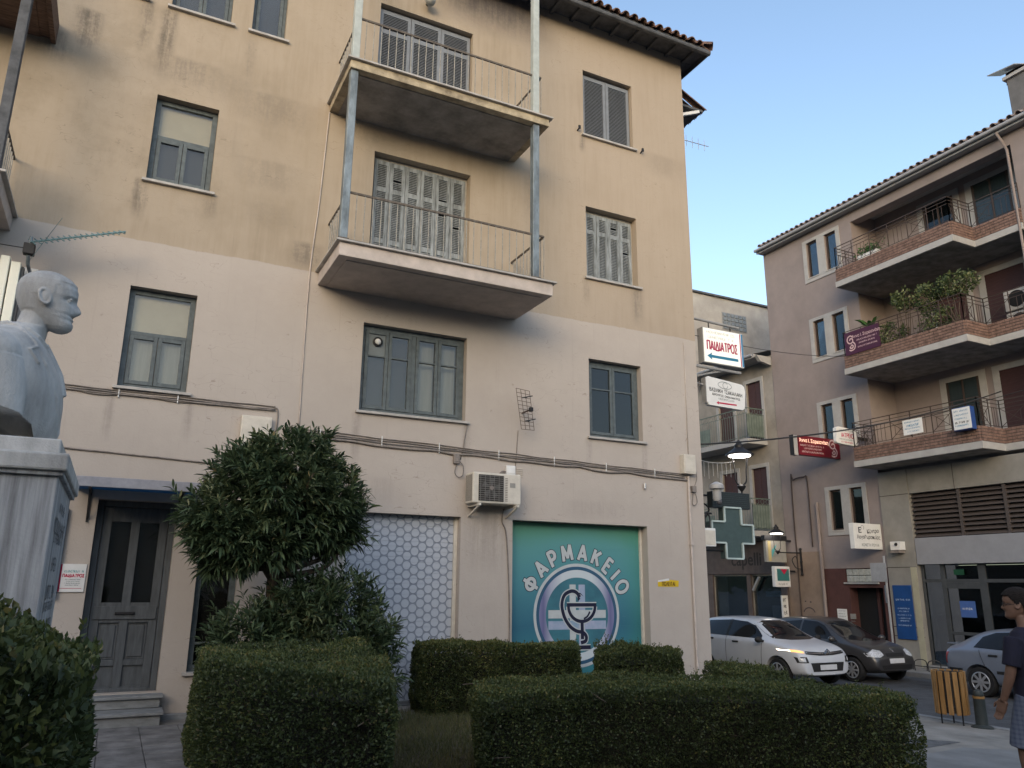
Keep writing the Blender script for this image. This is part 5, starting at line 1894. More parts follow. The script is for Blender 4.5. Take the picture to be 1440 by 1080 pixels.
# shopfront under the far building
sp = part("shopfront", mdb, (XR, 22, -.5))
M['brownshop'] = pmat("brown_shop_timber", (.115, .085, .075), .6, .15, 4)
MB().box(XR - .10, XR - .002, YF + .02, 24, 2.06, 3.2).build("fascia", M['brownshop'], sp, .01)
lettering("capelli", .62, flat("dark_fascia_letters", (.035, .026, .024), .5), sp, (XR - .101, 21.75, 2.55), YD, ZD, .012, 1.0)
for ya, yb in ((YF + .02, 20.22), (21.62, 21.83), (23.62, 24)):
    MB().box(XR - .06, XR - .002, ya, yb, -.6, 2.05).build("pilaster", M['brownshop'], sp, .006)
for (a, b_) in ((20.25, 21.6), (21.85, 23.6)):
    MB().box(XR + .05, XR + .056, a, b_, -.5, 2.0).build("pane", M['glass_dim'], sp)
    MB().box(XR + .9, XR + .95, a - .3, b_ + .3, -.5, 2.0).build("interior_wall", M['dark'], sp)
MB().box(XR + .3, XR + .34, 20.4, 21.3, 1.30, 1.48).build("shelf_sign", flat("blue_shelf_sign", (.04, .16, .26), .5), sp)
MB().box(XR + .4, XR + .5, 20.6, 21.15, -.5, 1.0).build("display_stand", M['band'], sp)
MB().bar((XR - .08, 21.5, 1.5), (XR - .1, 21.15, 1.95), .08).build("awning_arm", M['surround'], sp)
sl2 = MB().box(XR - .32, XR - .07, 19.93, 20.0, -.5, 1.35).build("vertical_sign", M['white'], None, .004)
tag(sl2, "narrow white vertical sign with dark marks by the brown shopfront", "sign")
for k in range(8):
    faint_line(sl2, (XR - .195, 19.928, 1.2 - k * .2), XD, ZD, .16, .10, BLK, 140 + k)
sq = thing("hanging_sign", "hanging pale sign with teal triangle behind the farther lantern", "sign", (19.7, 19.65, 2.4))
MB().box(19.22, 20.10, 19.62, 19.74, 2.42, 3.12).build("panel", pmat("grey_sign_panel", (.30, .29, .26), .5, .1), sq, .006)
MB().box(19.30, 19.42, 19.61, 19.619, 2.45, 3.10).build("yellow_strip", flat("straw_strip", (.42, .34, .16), .6), sq)
MB().add([(19.45, 19.612, 2.55), (19.45, 19.612, 2.80), (19.70, 19.612, 3.02)], [(0, 1, 2)]).build("teal_triangle", flat("teal_print", (.08, .32, .33), .5), sq, fix=False)
MB().box(19.15, 20.15, 19.60, 19.76, 3.12, 3.28).build("hood", M['black'], sq, .01)
MB().box(20.10, XR, 19.66, 19.70, 3.10, 3.16).build("arm", M['black'], sq)
sr = thing("hanging_sign", "small white hanging sign with red and green print below the lantern", "sign", (19.7, 19.5, 1.7))
MB().box(19.42, 20.08, 19.5, 19.66, 1.62, 2.28).build("panel", M['white'], sr, .02)
MB().box(19.50, 20.02, 19.49, 19.499, 1.82, 2.20).build("green_print", flat("teal_block", (.04, .16, .16), .5), sr)
MB().add([(19.65, 19.488, 2.19), (19.95, 19.488, 2.19), (19.80, 19.488, 2.02)], [(0, 1, 2)]).build("red_print", RED, sr, fix=False)
faint_line(sr, (19.75, 19.499, 1.72), XD, ZD, .4, .06, BLK, 150)
MB().box(20.08, XR, 19.56, 19.60, 2.1, 2.16).build("arm", M['black'], sr)
wall_lantern("lit black lantern on a bracket at the far edge of the pink wall", (XR - .02, 19.25, 2.72), (19.45, 19.35, 3.35), .95, 7.0)
# face drawn on the ochre wall
gf = MB()
for k, q in enumerate(ribbon([(19.1 + .24 * math.cos(t), .78 + .2 * math.sin(t)) for t in np.linspace(.3, 2.85, 14)], .035)
                      + ribbon([(18.95 + .09 * math.cos(t), .32 + .12 * math.sin(t)) for t in np.linspace(-1.5, 2.6, 12)], .03)
                      + ribbon([(18.95, .32), (19.05, .3)], .03)
                      + [[(19.2, 1.16), (19.26, 1.16), (19.26, 1.2), (19.2, 1.2)], [(18.98, 1.14), (19.05, 1.14), (19.05, 1.18), (18.98, 1.18)]]):
    gf.add([(XR - .014 - .0001 * k, u, v) for u, v in q], [(0, 1, 2, 3)])
gf = gf.build("wall_drawing", flat("graffiti_ink", (.05, .04, .045), .7), None, fix=False)
tag(gf, "sad face scrawled in dark paint on the ochre wall", "graffiti")

# ------------------------------------------------------------------ overhead cables
def wire(p, q, drop, r, label, mat=None):
    o = MB().tube(sag(p, q, drop, 20), r, 5).build("overhead_cable", mat or M['cable_dk'], None, smooth=True)
    tag(o, label, "cable")
    return o


wire((XC + .02, 11.0, 4.12), (XO, 11.4, 6.42), .25, .016, "thick black cable slung from the beige corner to the lowest brick balcony")
wire((XC, 11.15, 6.30), (XR - .05, 15.4, 8.62), .25, .007, "thin cable passing in front of the lit lightbox sign")
wire((XO - .02, 15.6, 6.05), (XR - .1, 9.0, 6.75), .05, .010, "thin dark cable along the front of the lowest brick balcony")
dc = thing("string_lights", "white festoon cable with hanging strands beside the lit lantern", "lights", (9.8, 11.6, 3.6))
pa, pb_ = Vector((XC + .02, 11.5, 4.05)), Vector((10.62, 11.52, 3.98))
MB().tube(sag(pa, pb_, .10, 12), .007, 5).build("festoon_cable", M['surround'], dc)
for k in range(11):
    c = sag(pa, pb_, .10, 12)[k + 1]
    MB().tube([c, c - Vector((0, 0, .26 + .03 * (k % 3)))], .005, 5).build("strand", M['surround'], dc)
MB().tube([(9.62, 11.6, 4.35), (9.62, 11.6, 3.55)], .008, 5).build("drop_cable", M['surround'], dc)
for cx_, cz_ in ((9.58, 3.50), (9.72, 3.52)):
    MB().tube([(cx_ + .07 * math.cos(t), 11.6, cz_ + .09 * math.sin(t)) for t in np.linspace(0, 2 * math.pi, 13)[:-1]], .010, 5, True).build("coil", M['wire'], dc)
wc = MB().tube([(9.42 + .06 * math.cos(t), 11.0, 2.75 + .16 * math.sin(t)) for t in np.linspace(0, 2 * math.pi, 17)[:-1]], .010, 5, True)
for k in range(3):
    wc.tube([(9.42 + (.05 + .012 * k) * math.cos(t), 11.0 + .01 * k, 2.75 + (.15 - .015 * k) * math.sin(t)) for t in np.linspace(0, 2 * math.pi, 17)[:-1]], .008, 5, True)
tag(wc.build("cable_coil", M['cable_dk'], None), "coil of black cable hanging at the beige building corner", "cable")
yagi("yagi_antenna", "small pale television antenna beside the roof corner of the beige building", (XC, 11.3, 10.5), (XC + .02, 11.3, 10.62), (10.25, 11.3, 10.66), 6, .26, .26, flat("pale_aluminium", (.45, .47, .48), .4, .4, .3), (0, 0, 1), .005)

# ------------------------------------------------------------------ ground
def g(x):
    return 0.0 if x < 4 else (-.40 * (x - 4) / 8 if x < 12 else -.40)


def sheet(name, xs, ys, zf, mat):
    v = [(x, y, zf(x)) for y in ys for x in xs]
    n = len(xs)
    f = [(j * n + i, j * n + i + 1, (j + 1) * n + i + 1, (j + 1) * n + i) for j in range(len(ys) - 1) for i in range(n - 1)]
    return structure(MB().add(v, f).build(name, mat, None, fix=False))


M['asphalt'] = pmat("asphalt", (.075, .078, .085), .85, .25, 2.5, .4, 180)
M['pave'] = pmat("plaza_concrete", (.25, .235, .215), .85, .2, 2.0, .3, 90)
M['pave2'] = pmat("smooth_concrete", (.20, .20, .20), .8, .18, 1.5, .2, 120)
M['paver'] = pmat("worn_paver", (.20, .195, .195), .85, .3, 3.5, .3, 90)
M['soil'] = pmat("garden_soil", (.075, .06, .04), .95, .35, 5, .6, 60)


def road_z(x):
    return -.12 if x < 4 else (-.12 - .43 * (x - 4) / 8 if x < 12 else (-.55 - .07 * (x - 12) / 5 if x < 17 else -.62))


sheet("ground", [-900, 0, 4, 12, 17, 900], [-900, 900], road_z, M['asphalt'])
sheet("plaza_pavement", [-12, 4, 12], [-8, 24], g, M['pave'])
kb = MB().box(12.0, 12.16, -8, 24, -.75, -.385)
structure(kb.build("kerb", M['pave2'], None, .012))
structure(MB().box(19.1, XR + .3, 4, 30, -.9, -.505).build("far_pavement", M['pave'], None, .01))
structure(MB().box(19.0, 19.099, 4, 30, -.9, -.50).build("far_kerb", M['pave2'], None, .01))
pt_ = MB().add([(7.2, 6.35, g(7.2) + .004), (10.0, 7.05, g(10) + .004), (9.6, 7.35, g(9.6) + .004), (7.2, 7.45, g(7.2) + .004)], [(0, 1, 2, 3)])
structure(pt_.build("patched_paving", pmat("rough_patch", (.12, .12, .125), .9, .3, 9, .6, 60), None, fix=False))
pt_ = MB().add([(5.0, 2.0, g(5) + .004), (11.9, 2.0, g(11.9) + .004), (11.9, 5.6, g(11.9) + .004), (9.6, 6.75, g(9.6) + .004), (7.0, 6.1, g(7) + .004), (5.0, 4.3, g(5) + .004)], [(0, 1, 2, 3, 4, 5)])
structure(pt_.build("smooth_paving", M['pave2'], None, fix=False))
# paver path up to the entrance
pp = structure(MB().box(-.75, 1.30, 3.0, D - .52, -.03, .004).build("path", pmat("path_joint", (.10, .095, .09), .9, .2, 6), None))
pv0 = None
ps_ = .40
for j in range(18):
    for i in range(5):
        x_, y_ = -.74 + i * .407 + .003, 3.05 + j * .407
        if y_ + ps_ > D - .53:
            continue
        if pv0 is None:
            pv0 = (MB().box(x_, x_ + ps_, y_, y_ + ps_, -.01, .016).build("paver", M['paver'], pp, .006), x_, y_)
        else:
            c = dupe(pv0[0], (x_ - pv0[1], y_ - pv0[2], random.uniform(-.004, .004)), pp)
            c.rotation_euler = (random.uniform(-.008, .008), random.uniform(-.008, .008), random.uniform(-.01, .01))
structure(MB().box(-7, XC, D - .10, D - .002, -.2, .06).build("plinth_strip", M['step'], None, .006))
# hills across the square behind the camera, seen only as reflections in the window glass
hv, hf = [], []
nh = 60
for i in range(nh + 1):
    a_ = math.radians(110 + 230 * i / nh)
    hgt = 55 + 30 * math.sin(i * .37) + 18 * math.sin(i * .91 + 1) + 8 * math.sin(i * 2.3)
    hv += [(420 * math.sin(a_), 420 * math.cos(a_), -5), (470 * math.sin(a_), 470 * math.cos(a_), hgt * .55), (540 * math.sin(a_), 540 * math.cos(a_), hgt)]
for i in range(nh):
    for j in range(2):
        hf.append((i * 3 + j, (i + 1) * 3 + j, (i + 1) * 3 + j + 1, i * 3 + j + 1))
structure(MB().add(hv, hf).build("hills", pmat("wooded_hill", (.045, .055, .04), .95, .3, .02), None, fix=False))


# ------------------------------------------------------------------ unseen houses round the square, added behind the camera to block low light
def shading_house(label, x0, x1, y0, y1, h, ridge, along, col, win_faces):
    t = thing("unseen_house", label, "building", ((x0 + x1) / 2, (y0 + y1) / 2, 0))
    wm = pmat("unseen_house_render", col, .9, .1, 1.0)
    MB().box(x0, x1, y0, y1, -.5, h).build("wall", wm, t)
    if along == 'x':
        ym = (y0 + y1) / 2
        MB().prism([(y0 - .5, h), (y1 + .5, h), (ym, ridge)], 'x', x0 - .5, x1 + .5).build("roof", M['tile'], t)
    else:
        xm = (x0 + x1) / 2
        MB().prism([(x0 - .5, h), (x1 + .5, h), (xm, ridge)], 'y', y0 - .5, y1 + .5).build("roof", M['tile'], t)
    for axis, at_ in win_faces:
        a, b_ = (x0, x1) if axis == 'y' else (y0, y1)
        n = int((b_ - a) / 3)
        for k in range(n):
            for z in np.arange(1.2, h - 1.5, 3.0):
                u = a + (k + .5) * (b_ - a) / n
                if axis == 'y':
                    MB().box(u - .5, u + .5, at_ - .02, at_ + .02, z, z + 1.5).build("window", M['frame'], t)
                else:
                    MB().box(at_ - .02, at_ + .02, u - .5, u + .5, z, z + 1.5).build("window", M['frame'], t)
    return t


shading_house("unseen town house with a gabled tile roof, added across the square for shade", -16, 4, -24, -13, 7.6, 10.6, 'y', (.40, .36, .31), [('y', -13)])
shading_house("long unseen town house added beyond the gabled one for shade", 6, 26, -26, -15, 7.0, 9.4, 'x', (.36, .31, .27), [('y', -15)])
shading_house("unseen town house added on the left side to block the low sun", -30, -15, -11, 9, 8.4, 10.8, 'y', (.38, .35, .32), [('x', -15)])
# ------------------------------------------------------------------ vegetation
def leaf_mat(name, stops, rough=.5, trans=.25):
    m = bpy.data.materials.new(name)
    b = NB(m)
    at = b.N.new("ShaderNodeAttribute")
    at.attribute_name = "tint"
    col = b.ramp(at.outputs["Fac"], stops)
    b.L.new(col, b.bsdf.inputs["Base Color"])
    b.bsdf.inputs["Roughness"].default_value = rough
    b.bsdf.inputs["Specular IOR Level"].default_value = .3
    tr = b.N.new("ShaderNodeBsdfTranslucent")
    b.L.new(col, tr.inputs[0])
    mx = b.N.new("ShaderNodeMixShader")
    mx.inputs[0].default_value = trans
    b.L.new(b.bsdf.outputs[0], mx.inputs[1])
    b.L.new(tr.outputs[0], mx.inputs[2])
    b.L.new(mx.outputs[0], b.N["Material Output"].inputs[0])
    return m


M['box_leaf'] = leaf_mat("box_hedge_leaf", [(0, (.028, .040, .018)), (.55, (.055, .075, .026)), (.85, (.095, .115, .035)), (.96, (.16, .14, .05)), (1, (.22, .19, .13))])
M['oleander_leaf'] = leaf_mat("oleander_leaf", [(0, (.032, .055, .028)), (.5, (.062, .095, .048)), (.85, (.12, .155, .075)), (.95, (.17, .18, .09)), (1, (.24, .20, .10))], .42)
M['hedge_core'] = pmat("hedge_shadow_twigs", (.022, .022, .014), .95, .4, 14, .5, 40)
M['bark'] = pmat("grey_bark", (.11, .085, .065), .9, .3, 9, .6, 30, stretch=(1, 1, .3))
M['grass'] = leaf_mat("dry_grass_blade", [(0, (.055, .065, .025)), (.5, (.10, .105, .04)), (.8, (.17, .14, .065)), (1, (.24, .20, .11))], .6)


def unit(a):
    return a / np.maximum(np.linalg.norm(a, axis=1, keepdims=True), 1e-9)


def lumps(P, seed, scale, n=9):
    r = np.random.default_rng(seed)
    out = np.zeros(len(P))
    for k in range(n):
        d = r.normal(size=3)
        d /= np.linalg.norm(d)
        fq = scale * r.uniform(.6, 2.6)
        out += np.sin(P @ d * fq + r.uniform(0, 6.28)) / (1 + .35 * k)
    return out / 3


def leaf_quads(C, Dn, Nn, L, Wd):
    """diamond leaves: C base, Dn axis, Nn face normal, L length, Wd width (arrays)"""
    S_ = unit(np.cross(Dn, Nn))
    L = L[:, None]
    Wd = Wd[:, None]
    v0 = C
    v1 = C + Dn * L * .5 + S_ * Wd * .5 + Nn * L * .06
    v2 = C + Dn * L
    v3 = C + Dn * L * .5 - S_ * Wd * .5 + Nn * L * .06
    V = np.stack([v0, v1, v2, v3], 1).reshape(-1, 3)
    F = np.arange(len(C) * 4).reshape(-1, 4)
    return V, F


def poly_area_points(poly, n, r):
    p = np.array(poly)
    lo, hi = p.min(0), p.max(0)
    out = []
    while len(out) < n:
        q = r.uniform(lo, hi, size=(n * 2, 2))
        ins = np.zeros(len(q), bool)
        j = len(p) - 1
        for i in range(len(p)):
            c = ((p[i, 1] > q[:, 1]) != (p[j, 1] > q[:, 1])) & (q[:, 0] < (p[j, 0] - p[i, 0]) * (q[:, 1] - p[i, 1]) / (p[j, 1] - p[i, 1] + 1e-12) + p[i, 0])
            ins ^= c
            j = i
        out += list(q[ins])
    return np.array(out[:n])


def rounded(poly, r=.14, n=4):
    out = []
    m = len(poly)
    for i in range(m):
        p0, p1, p2 = [np.array(poly[(i + k - 1) % m], float) for k in range(3)]
        a, b_ = p0 - p1, p2 - p1
        a /= np.linalg.norm(a)
        b_ /= np.linalg.norm(b_)
        s0, s1 = p1 + a * r, p1 + b_ * r
        for k in range(n + 1):
            t = k / n
            out.append((1 - t) ** 2 * s0 + 2 * t * (1 - t) * p1 + t * t * s1)
    return np.array(out)


def hedge(label, poly, ztop, dens, leaf, seed, top_amp=.045, side_amp=.045, zb=None, sprigs=0):
    """clipped hedge over a footprint; ztop is a function of (x, y) arrays"""
    r = np.random.default_rng(seed)
    P = rounded(poly)
    cen = P.mean(0)
    t = thing("hedge", label, "hedge", (cen[0], cen[1], 0))
    seg = np.roll(P, -1, 0) - P
    ln = np.linalg.norm(seg, axis=1)
    per = ln.sum()
    area2 = np.sum(P[:, 0] * np.roll(P[:, 1], -1) - np.roll(P[:, 0], -1) * P[:, 1])
    sg = 1 if area2 > 0 else -1
    # core
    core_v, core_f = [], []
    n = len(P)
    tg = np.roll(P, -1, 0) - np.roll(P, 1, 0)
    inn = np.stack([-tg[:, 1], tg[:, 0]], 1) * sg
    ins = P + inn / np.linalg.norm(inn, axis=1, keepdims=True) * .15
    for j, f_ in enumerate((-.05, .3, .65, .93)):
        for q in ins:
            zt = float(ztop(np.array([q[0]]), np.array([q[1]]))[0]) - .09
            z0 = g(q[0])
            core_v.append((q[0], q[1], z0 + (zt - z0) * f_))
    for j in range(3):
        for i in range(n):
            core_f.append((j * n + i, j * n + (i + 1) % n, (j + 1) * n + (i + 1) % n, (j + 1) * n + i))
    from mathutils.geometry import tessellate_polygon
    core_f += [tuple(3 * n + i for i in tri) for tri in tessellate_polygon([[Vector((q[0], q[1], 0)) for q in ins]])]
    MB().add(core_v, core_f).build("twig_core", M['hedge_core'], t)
    # side leaves
    zt_m = float(np.mean(ztop(P[:, 0], P[:, 1])))
    z0m = min(g(q[0]) for q in P)
    ns = int(per * (zt_m - z0m) * dens)
    k = r.choice(n, ns, p=ln / per)
    u = r.uniform(0, 1, ns)[:, None]
    xy = P[k] + seg[k] * u
    nrm = np.stack([seg[k][:, 1], -seg[k][:, 0]], 1) * sg
    nrm = nrm / np.linalg.norm(nrm, axis=1, keepdims=True)
    zt = ztop(xy[:, 0], xy[:, 1])
    gz = np.array([g(x) for x in xy[:, 0]])
    h = r.uniform(0, 1, ns)
    z = gz + (zt - gz) * h
    N3 = np.concatenate([nrm, np.zeros((ns, 1))], 1)
    C = np.concatenate([xy, z[:, None]], 1)
    edge = np.clip((h - .82) / .18, 0, 1)
    C[:, :2] -= nrm * (edge ** 2 * .07)[:, None]
    low = np.clip((.25 - h) / .25, 0, 1)
    C[:, :2] -= nrm * (low * .05)[:, None]
    N3[:, 2] = edge * 1.2
    # top leaves
    A_ = abs(area2) / 2
    nt = int(A_ * dens * .9)
    q = poly_area_points(P, nt, r)
    zt2 = ztop(q[:, 0], q[:, 1])
    C2 = np.concatenate([q, zt2[:, None]], 1)
    N2 = np.tile([0, 0, 1.], (nt, 1))
    C = np.concatenate([C, C2])
    N3 = unit(np.concatenate([N3, N2]))
    k2 = r.random(len(C)) < .45
    C = np.concatenate([C, C[k2] - N3[k2] * r.uniform(.03, .11, (k2.sum(), 1))])
    N3 = np.concatenate([N3, N3[k2]])
    lp = lumps(C, seed, 6.0)
    lp2 = lumps(C, seed + 5, 22.0)
    amp = np.where(N3[:, 2] > .9, top_amp, side_amp)
    big = lumps(C, seed + 9, 2.2)
    bare = (lumps(C, seed + 13, 7.0) > .74) & (r.random(len(C)) < .75)
    C = C + N3 * ((lp * .55 + lp2 * .35 + big * .5) * amp * 1.6 - bare * .06 - np.abs(r.normal(0, .018, len(C))))[:, None]
    Dn = unit(N3 * .75 + r.normal(0, .6, C.shape) + np.array([0, 0, .25]))
    Nn = unit(np.cross(Dn, r.normal(0, 1, C.shape)))
    L = leaf * r.uniform(.5, 1.55, len(C))
    V, F = leaf_quads(C - Dn * (L * .4)[:, None], Dn, Nn, L, L * r.uniform(.42, .6, len(C)))
    tint = np.clip(.40 + .28 * lp + .18 * lp2 + .12 * big + r.normal(0, .2, len(C)) + .12 * (N3[:, 2] > .9), 0, .94)  # leaves facing up tinted lighter, light from above put into the colour
    dead = r.random(len(C)) < np.where(bare, .25, .012)
    tint[dead] = r.uniform(.95, 1, dead.sum())
    if sprigs:
        q = poly_area_points(P, sprigs, r)
        b0 = np.concatenate([q, ztop(q[:, 0], q[:, 1])[:, None]], 1)
        VV, TT = [V], [tint]
        for i in range(sprigs):
            hh = r.uniform(.02, .09) * (1.6 if r.random() < .12 else 1)
            dr = unit(np.array([[r.normal(0, .35), r.normal(0, .35), 1]]))[0]
            m_ = int(10 + hh * 120)
            s_ = r.uniform(0, 1, m_)
            c_ = b0[i] + dr * (s_ * hh)[:, None]
            d_ = unit(dr * .6 + r.normal(0, .7, (m_, 3)))
            v_, _ = leaf_quads(c_, d_, unit(np.cross(d_, r.normal(0, 1, (m_, 3)))), leaf * r.uniform(.7, 1.2, m_), leaf * r.uniform(.35, .5, m_))
            VV.append(v_)
            TT.append(np.clip(.6 + r.normal(0, .15, m_), 0, .94))
        V = np.concatenate(VV)
        tint = np.concatenate(TT)
        F = np.arange(len(V)).reshape(-1, 4)
    nmesh("foliage", V, F, M['box_leaf'], t, "stuff", attr=tint)
    tw = MB()
    for i in range(70):
        j = r.integers(len(C))
        p = C[j]
        d_ = N3[j] + r.normal(0, .5, 3)
        d_ /= np.linalg.norm(d_)
        tw.tube([p - d_ * .16, p + d_ * r.uniform(.0, .035)], [.004, .0018], 4)
    tw.build("twigs", M['bark'], t, kind="stuff")
    return t


H1 = [(-2.2, 1.7), (-.04, 1.9), (.005, 2.35), (-.01, 2.75), (-.25, 2.88), (-2.2, 2.8)]
hedge("tall clipped hedge at the left edge in front of the marble pedestal", H1, lambda x, y: 1.43 + .11 * np.clip((-x - .08) / .24, 0, 1) + .05 * np.clip((-x - .5) / .5, 0, 1), 9000, .024, 1, .03, .03, sprigs=60)
H2 = [(.68, 6.2), (1.15, 5.25), (1.60, 4.7), (2.02, 6.2), (2.25, 7.6), (1.9, 8.7), (.82, 8.5)]
hedge("big rounded hedge in front of the oleander, left of the grass gap", H2, lambda x, y: 1.03 + .03 * np.sin(x * 3 + y), 6500, .024, 2, sprigs=40)
H3 = [(3.65, 9.75), (5.80, 9.45), (6.28, 10.35), (3.75, 10.55)]
hedge("long low hedge under the pharmacy shutter", H3, lambda x, y: .85 - .025 * (x - 3.6), 7000, .026, 3, sprigs=30)
H4 = [(5.98, 9.35), (7.35, 9.2), (7.75, 10.1), (6.52, 10.3)]
hedge("small hedge beside the right pier of the pharmacy shutter", H4, lambda x, y: .71 - .03 * (x - 6.0) + .02 * np.sin(x * 7) + .10 * np.exp(-((x - 6.75) / .3) ** 2), 6500, .026, 4, .06, .04, sprigs=160)
H5 = [(2.74, 6.02), (4.05, 6.30), (5.20, 5.75), (5.68, 4.70), (6.05, 4.55), (6.45, 5.25), (6.30, 6.1), (5.45, 6.95), (4.26, 7.35), (3.12, 7.05)]
hedge("broad front hedge filling the lower right foreground", H5, lambda x, y: .72 + .015 * np.sin(x * 2.3) * np.cos(y * 2), 7500, .022, 5, .045, .045, sprigs=130)
H6 = [(7.35, 8.3), (8.2, 8.05), (8.5, 9.2), (7.7, 9.3)]
hedge("low dark hedge between the beige corner and the white car", H6, lambda x, y: .52 + .02 * np.sin(x * 5), 6000, .026, 6, sprigs=30)

# lawn between the hedges
lw = structure(MB().box(1.35, 6.9, 3.6, 9.7, -.25, .008).build("lawn_soil", M['soil'], None))
r = np.random.default_rng(21)
nb = 26000
q = np.stack([r.uniform(1.9, 4.3, nb), r.uniform(5.6, 10.2, nb)], 1)
h = r.uniform(.03, .10, nb) * (1 + .5 * (r.random(nb) < .05))
d = unit(np.stack([r.normal(0, .45, nb), r.normal(0, .45, nb), np.ones(nb)], 1))
b0 = np.concatenate([q, np.full((nb, 1), .006)], 1)
sd = unit(np.stack([r.normal(0, 1, nb), r.normal(0, 1, nb), np.zeros(nb)], 1)) * .0035
V = np.stack([b0 - sd, b0 + sd, b0 + d * h[:, None]], 1).reshape(-1, 3)
tn = np.clip(.45 + .25 * lumps(b0, 77, 3.0) + r.normal(0, .2, nb), 0, 1)
go = nmesh("grass", V, np.arange(nb * 3).reshape(-1, 3), M['grass'], None, "stuff", attr=tn)
go["label"] = "thin dry grass between the clipped hedges"
go["category"] = "grass"


def long_leaves(C, Dn, L, Wd, r, droop=.25):
    """two-quad lance-shaped leaves with a fold and a droop"""
    up = np.tile([0, 0, 1.], (len(C), 1))
    S_ = unit(np.cross(Dn, up + r.normal(0, .5, C.shape)))
    Nn = unit(np.cross(S_, Dn))
    L = L[:, None]
    Wd = Wd[:, None]
    m1 = C + Dn * L * .35
    tip = C + Dn * L - up * L * droop
    m2 = C + Dn * L * .72 - up * L * droop * .4
    a = m1 + S_ * Wd * .5 + Nn * Wd * .15
    b_ = m1 - S_ * Wd * .5 + Nn * Wd * .15
    c = m2 + S_ * Wd * .38 + Nn * Wd * .1
    e = m2 - S_ * Wd * .38 + Nn * Wd * .1
    V = np.stack([C, a, m1, b_, c, m2, e, tip], 1).reshape(-1, 3)
    base = np.arange(len(C))[:, None] * 8
    F = np.concatenate([base + [0, 1, 2, 3], base + [1, 4, 5, 2], base + [2, 5, 6, 3], base + [4, 7, 6, 5]])
    return V, F


def oleander_shoots(r, ends, dirs, n_leaf, L0, seed):
    C, Dn = [], []
    for p, d in zip(ends, dirs):
        k = n_leaf
        s_ = r.uniform(-.16, .06, k)
        az = r.uniform(0, 2 * math.pi, k)
        d = d / np.linalg.norm(d)
        a = np.cross(d, [0, 0, 1.])
        if np.linalg.norm(a) < .1:
            a = np.array([1., 0, 0])
        a /= np.linalg.norm(a)
        b_ = np.cross(d, a)
        spread = np.clip(.75 - 3.0 * s_, .25, 1.4)[:, None]
        dd = d[None, :] + (np.cos(az)[:, None] * a + np.sin(az)[:, None] * b_) * spread
        C.append(p + d * s_[:, None])
        Dn.append(unit(dd))
    C, Dn = np.concatenate(C), np.concatenate(Dn)
    L = L0 * r.uniform(.6, 1.2, len(C))
    V, F = long_leaves(C, Dn, L, L * r.uniform(.14, .2, len(C)), r)
    t = np.clip(.45 + .26 * lumps(C, seed, 5.0) + r.normal(0, .2, len(C)), 0, .95)
    dead = r.random(len(C)) < .006
    t[dead] = 1.0
    return V, F, np.concatenate([t] * 4)


# oleander tree
tr = thing("oleander_tree", "dark oleander tree with a round crown of narrow leaves on a single trunk", "tree", (1.68, 9.35, 0))
TB = Vector((1.70, 9.35, 0))
trunk = spline([(1.72, 9.35, -.05), (1.69, 9.33, .6), (1.70, 9.36, 1.2), (1.66, 9.35, 1.55), (1.68, 9.37, 1.8)], 5)
MB().tube(trunk, [.105 - .035 * i / (len(trunk) - 1) for i in range(len(trunk))], 10).build("trunk", M['bark'], tr, smooth=True)
r = np.random.default_rng(5)
cc = np.array([1.60, 9.40, 2.50])
ends, dirs = [], []
lobes = [(np.array([1.60, 9.4, 2.66]), np.array([.78, .72, .62])), (np.array([1.07, 9.3, 2.28]), np.array([.46, .5, .42])), (np.array([1.12, 9.2, 2.02]), np.array([.36, .4, .30])), (np.array([2.20, 9.35, 2.48]), np.array([.46, .5, .52])), (np.array([1.75, 9.35, 2.95]), np.array([.55, .5, .42])), (np.array([1.25, 9.25, 2.16]), np.array([.42, .45, .30])), (np.array([2.12, 9.3, 2.18]), np.array([.34, .4, .28])), (np.array([1.55, 9.1, 2.02]), np.array([.42, .32, .22])), (np.array([1.02, 9.25, 2.10]), np.array([.30, .35, .30]))]
for c_, rad in lobes:
    n_ = int(420 * rad[0] * rad[2] / .4)
    v = unit(r.normal(0, 1, (n_, 3)))
    rr = r.uniform(.55, 1.06, n_) ** .5
    P_ = c_ + v * rad * rr[:, None]
    ends.append(P_)
    dirs.append(unit(v + np.array([0, 0, .55]) + r.normal(0, .3, v.shape)))
ends, dirs = np.concatenate(ends), np.concatenate(dirs)
gap = lumps(ends, 3, 5.0) > -.45
ends, dirs = ends[gap], dirs[gap]
stray = r.choice(len(ends), 90)
ends = np.concatenate([ends, cc + (ends[stray] - cc) * r.uniform(1.02, 1.2, (90, 1))])
dirs = np.concatenate([dirs, dirs[stray]])
lm = MB()
for i in range(16):
    e = ends[r.integers(len(ends))]
    p0 = Vector(trunk[-1 - (i % 6)])
    q_ = Vector(e)
    mid = p0.lerp(q_, .5) + Vector((r.normal(0, .05), r.normal(0, .05), -.08))
    lm.tube(spline([p0, mid, q_], 5), [.045, .043, .04, .037, .034, .03, .026, .022, .018, .013, .008][:11], 6)
lm.build("limbs", M['bark'], tr, smooth=True)
V, F, tn = oleander_shoots(r, ends, dirs, 20, .145, 8)
nmesh("crown", V, F, M['oleander_leaf'], tr, "stuff", attr=tn)
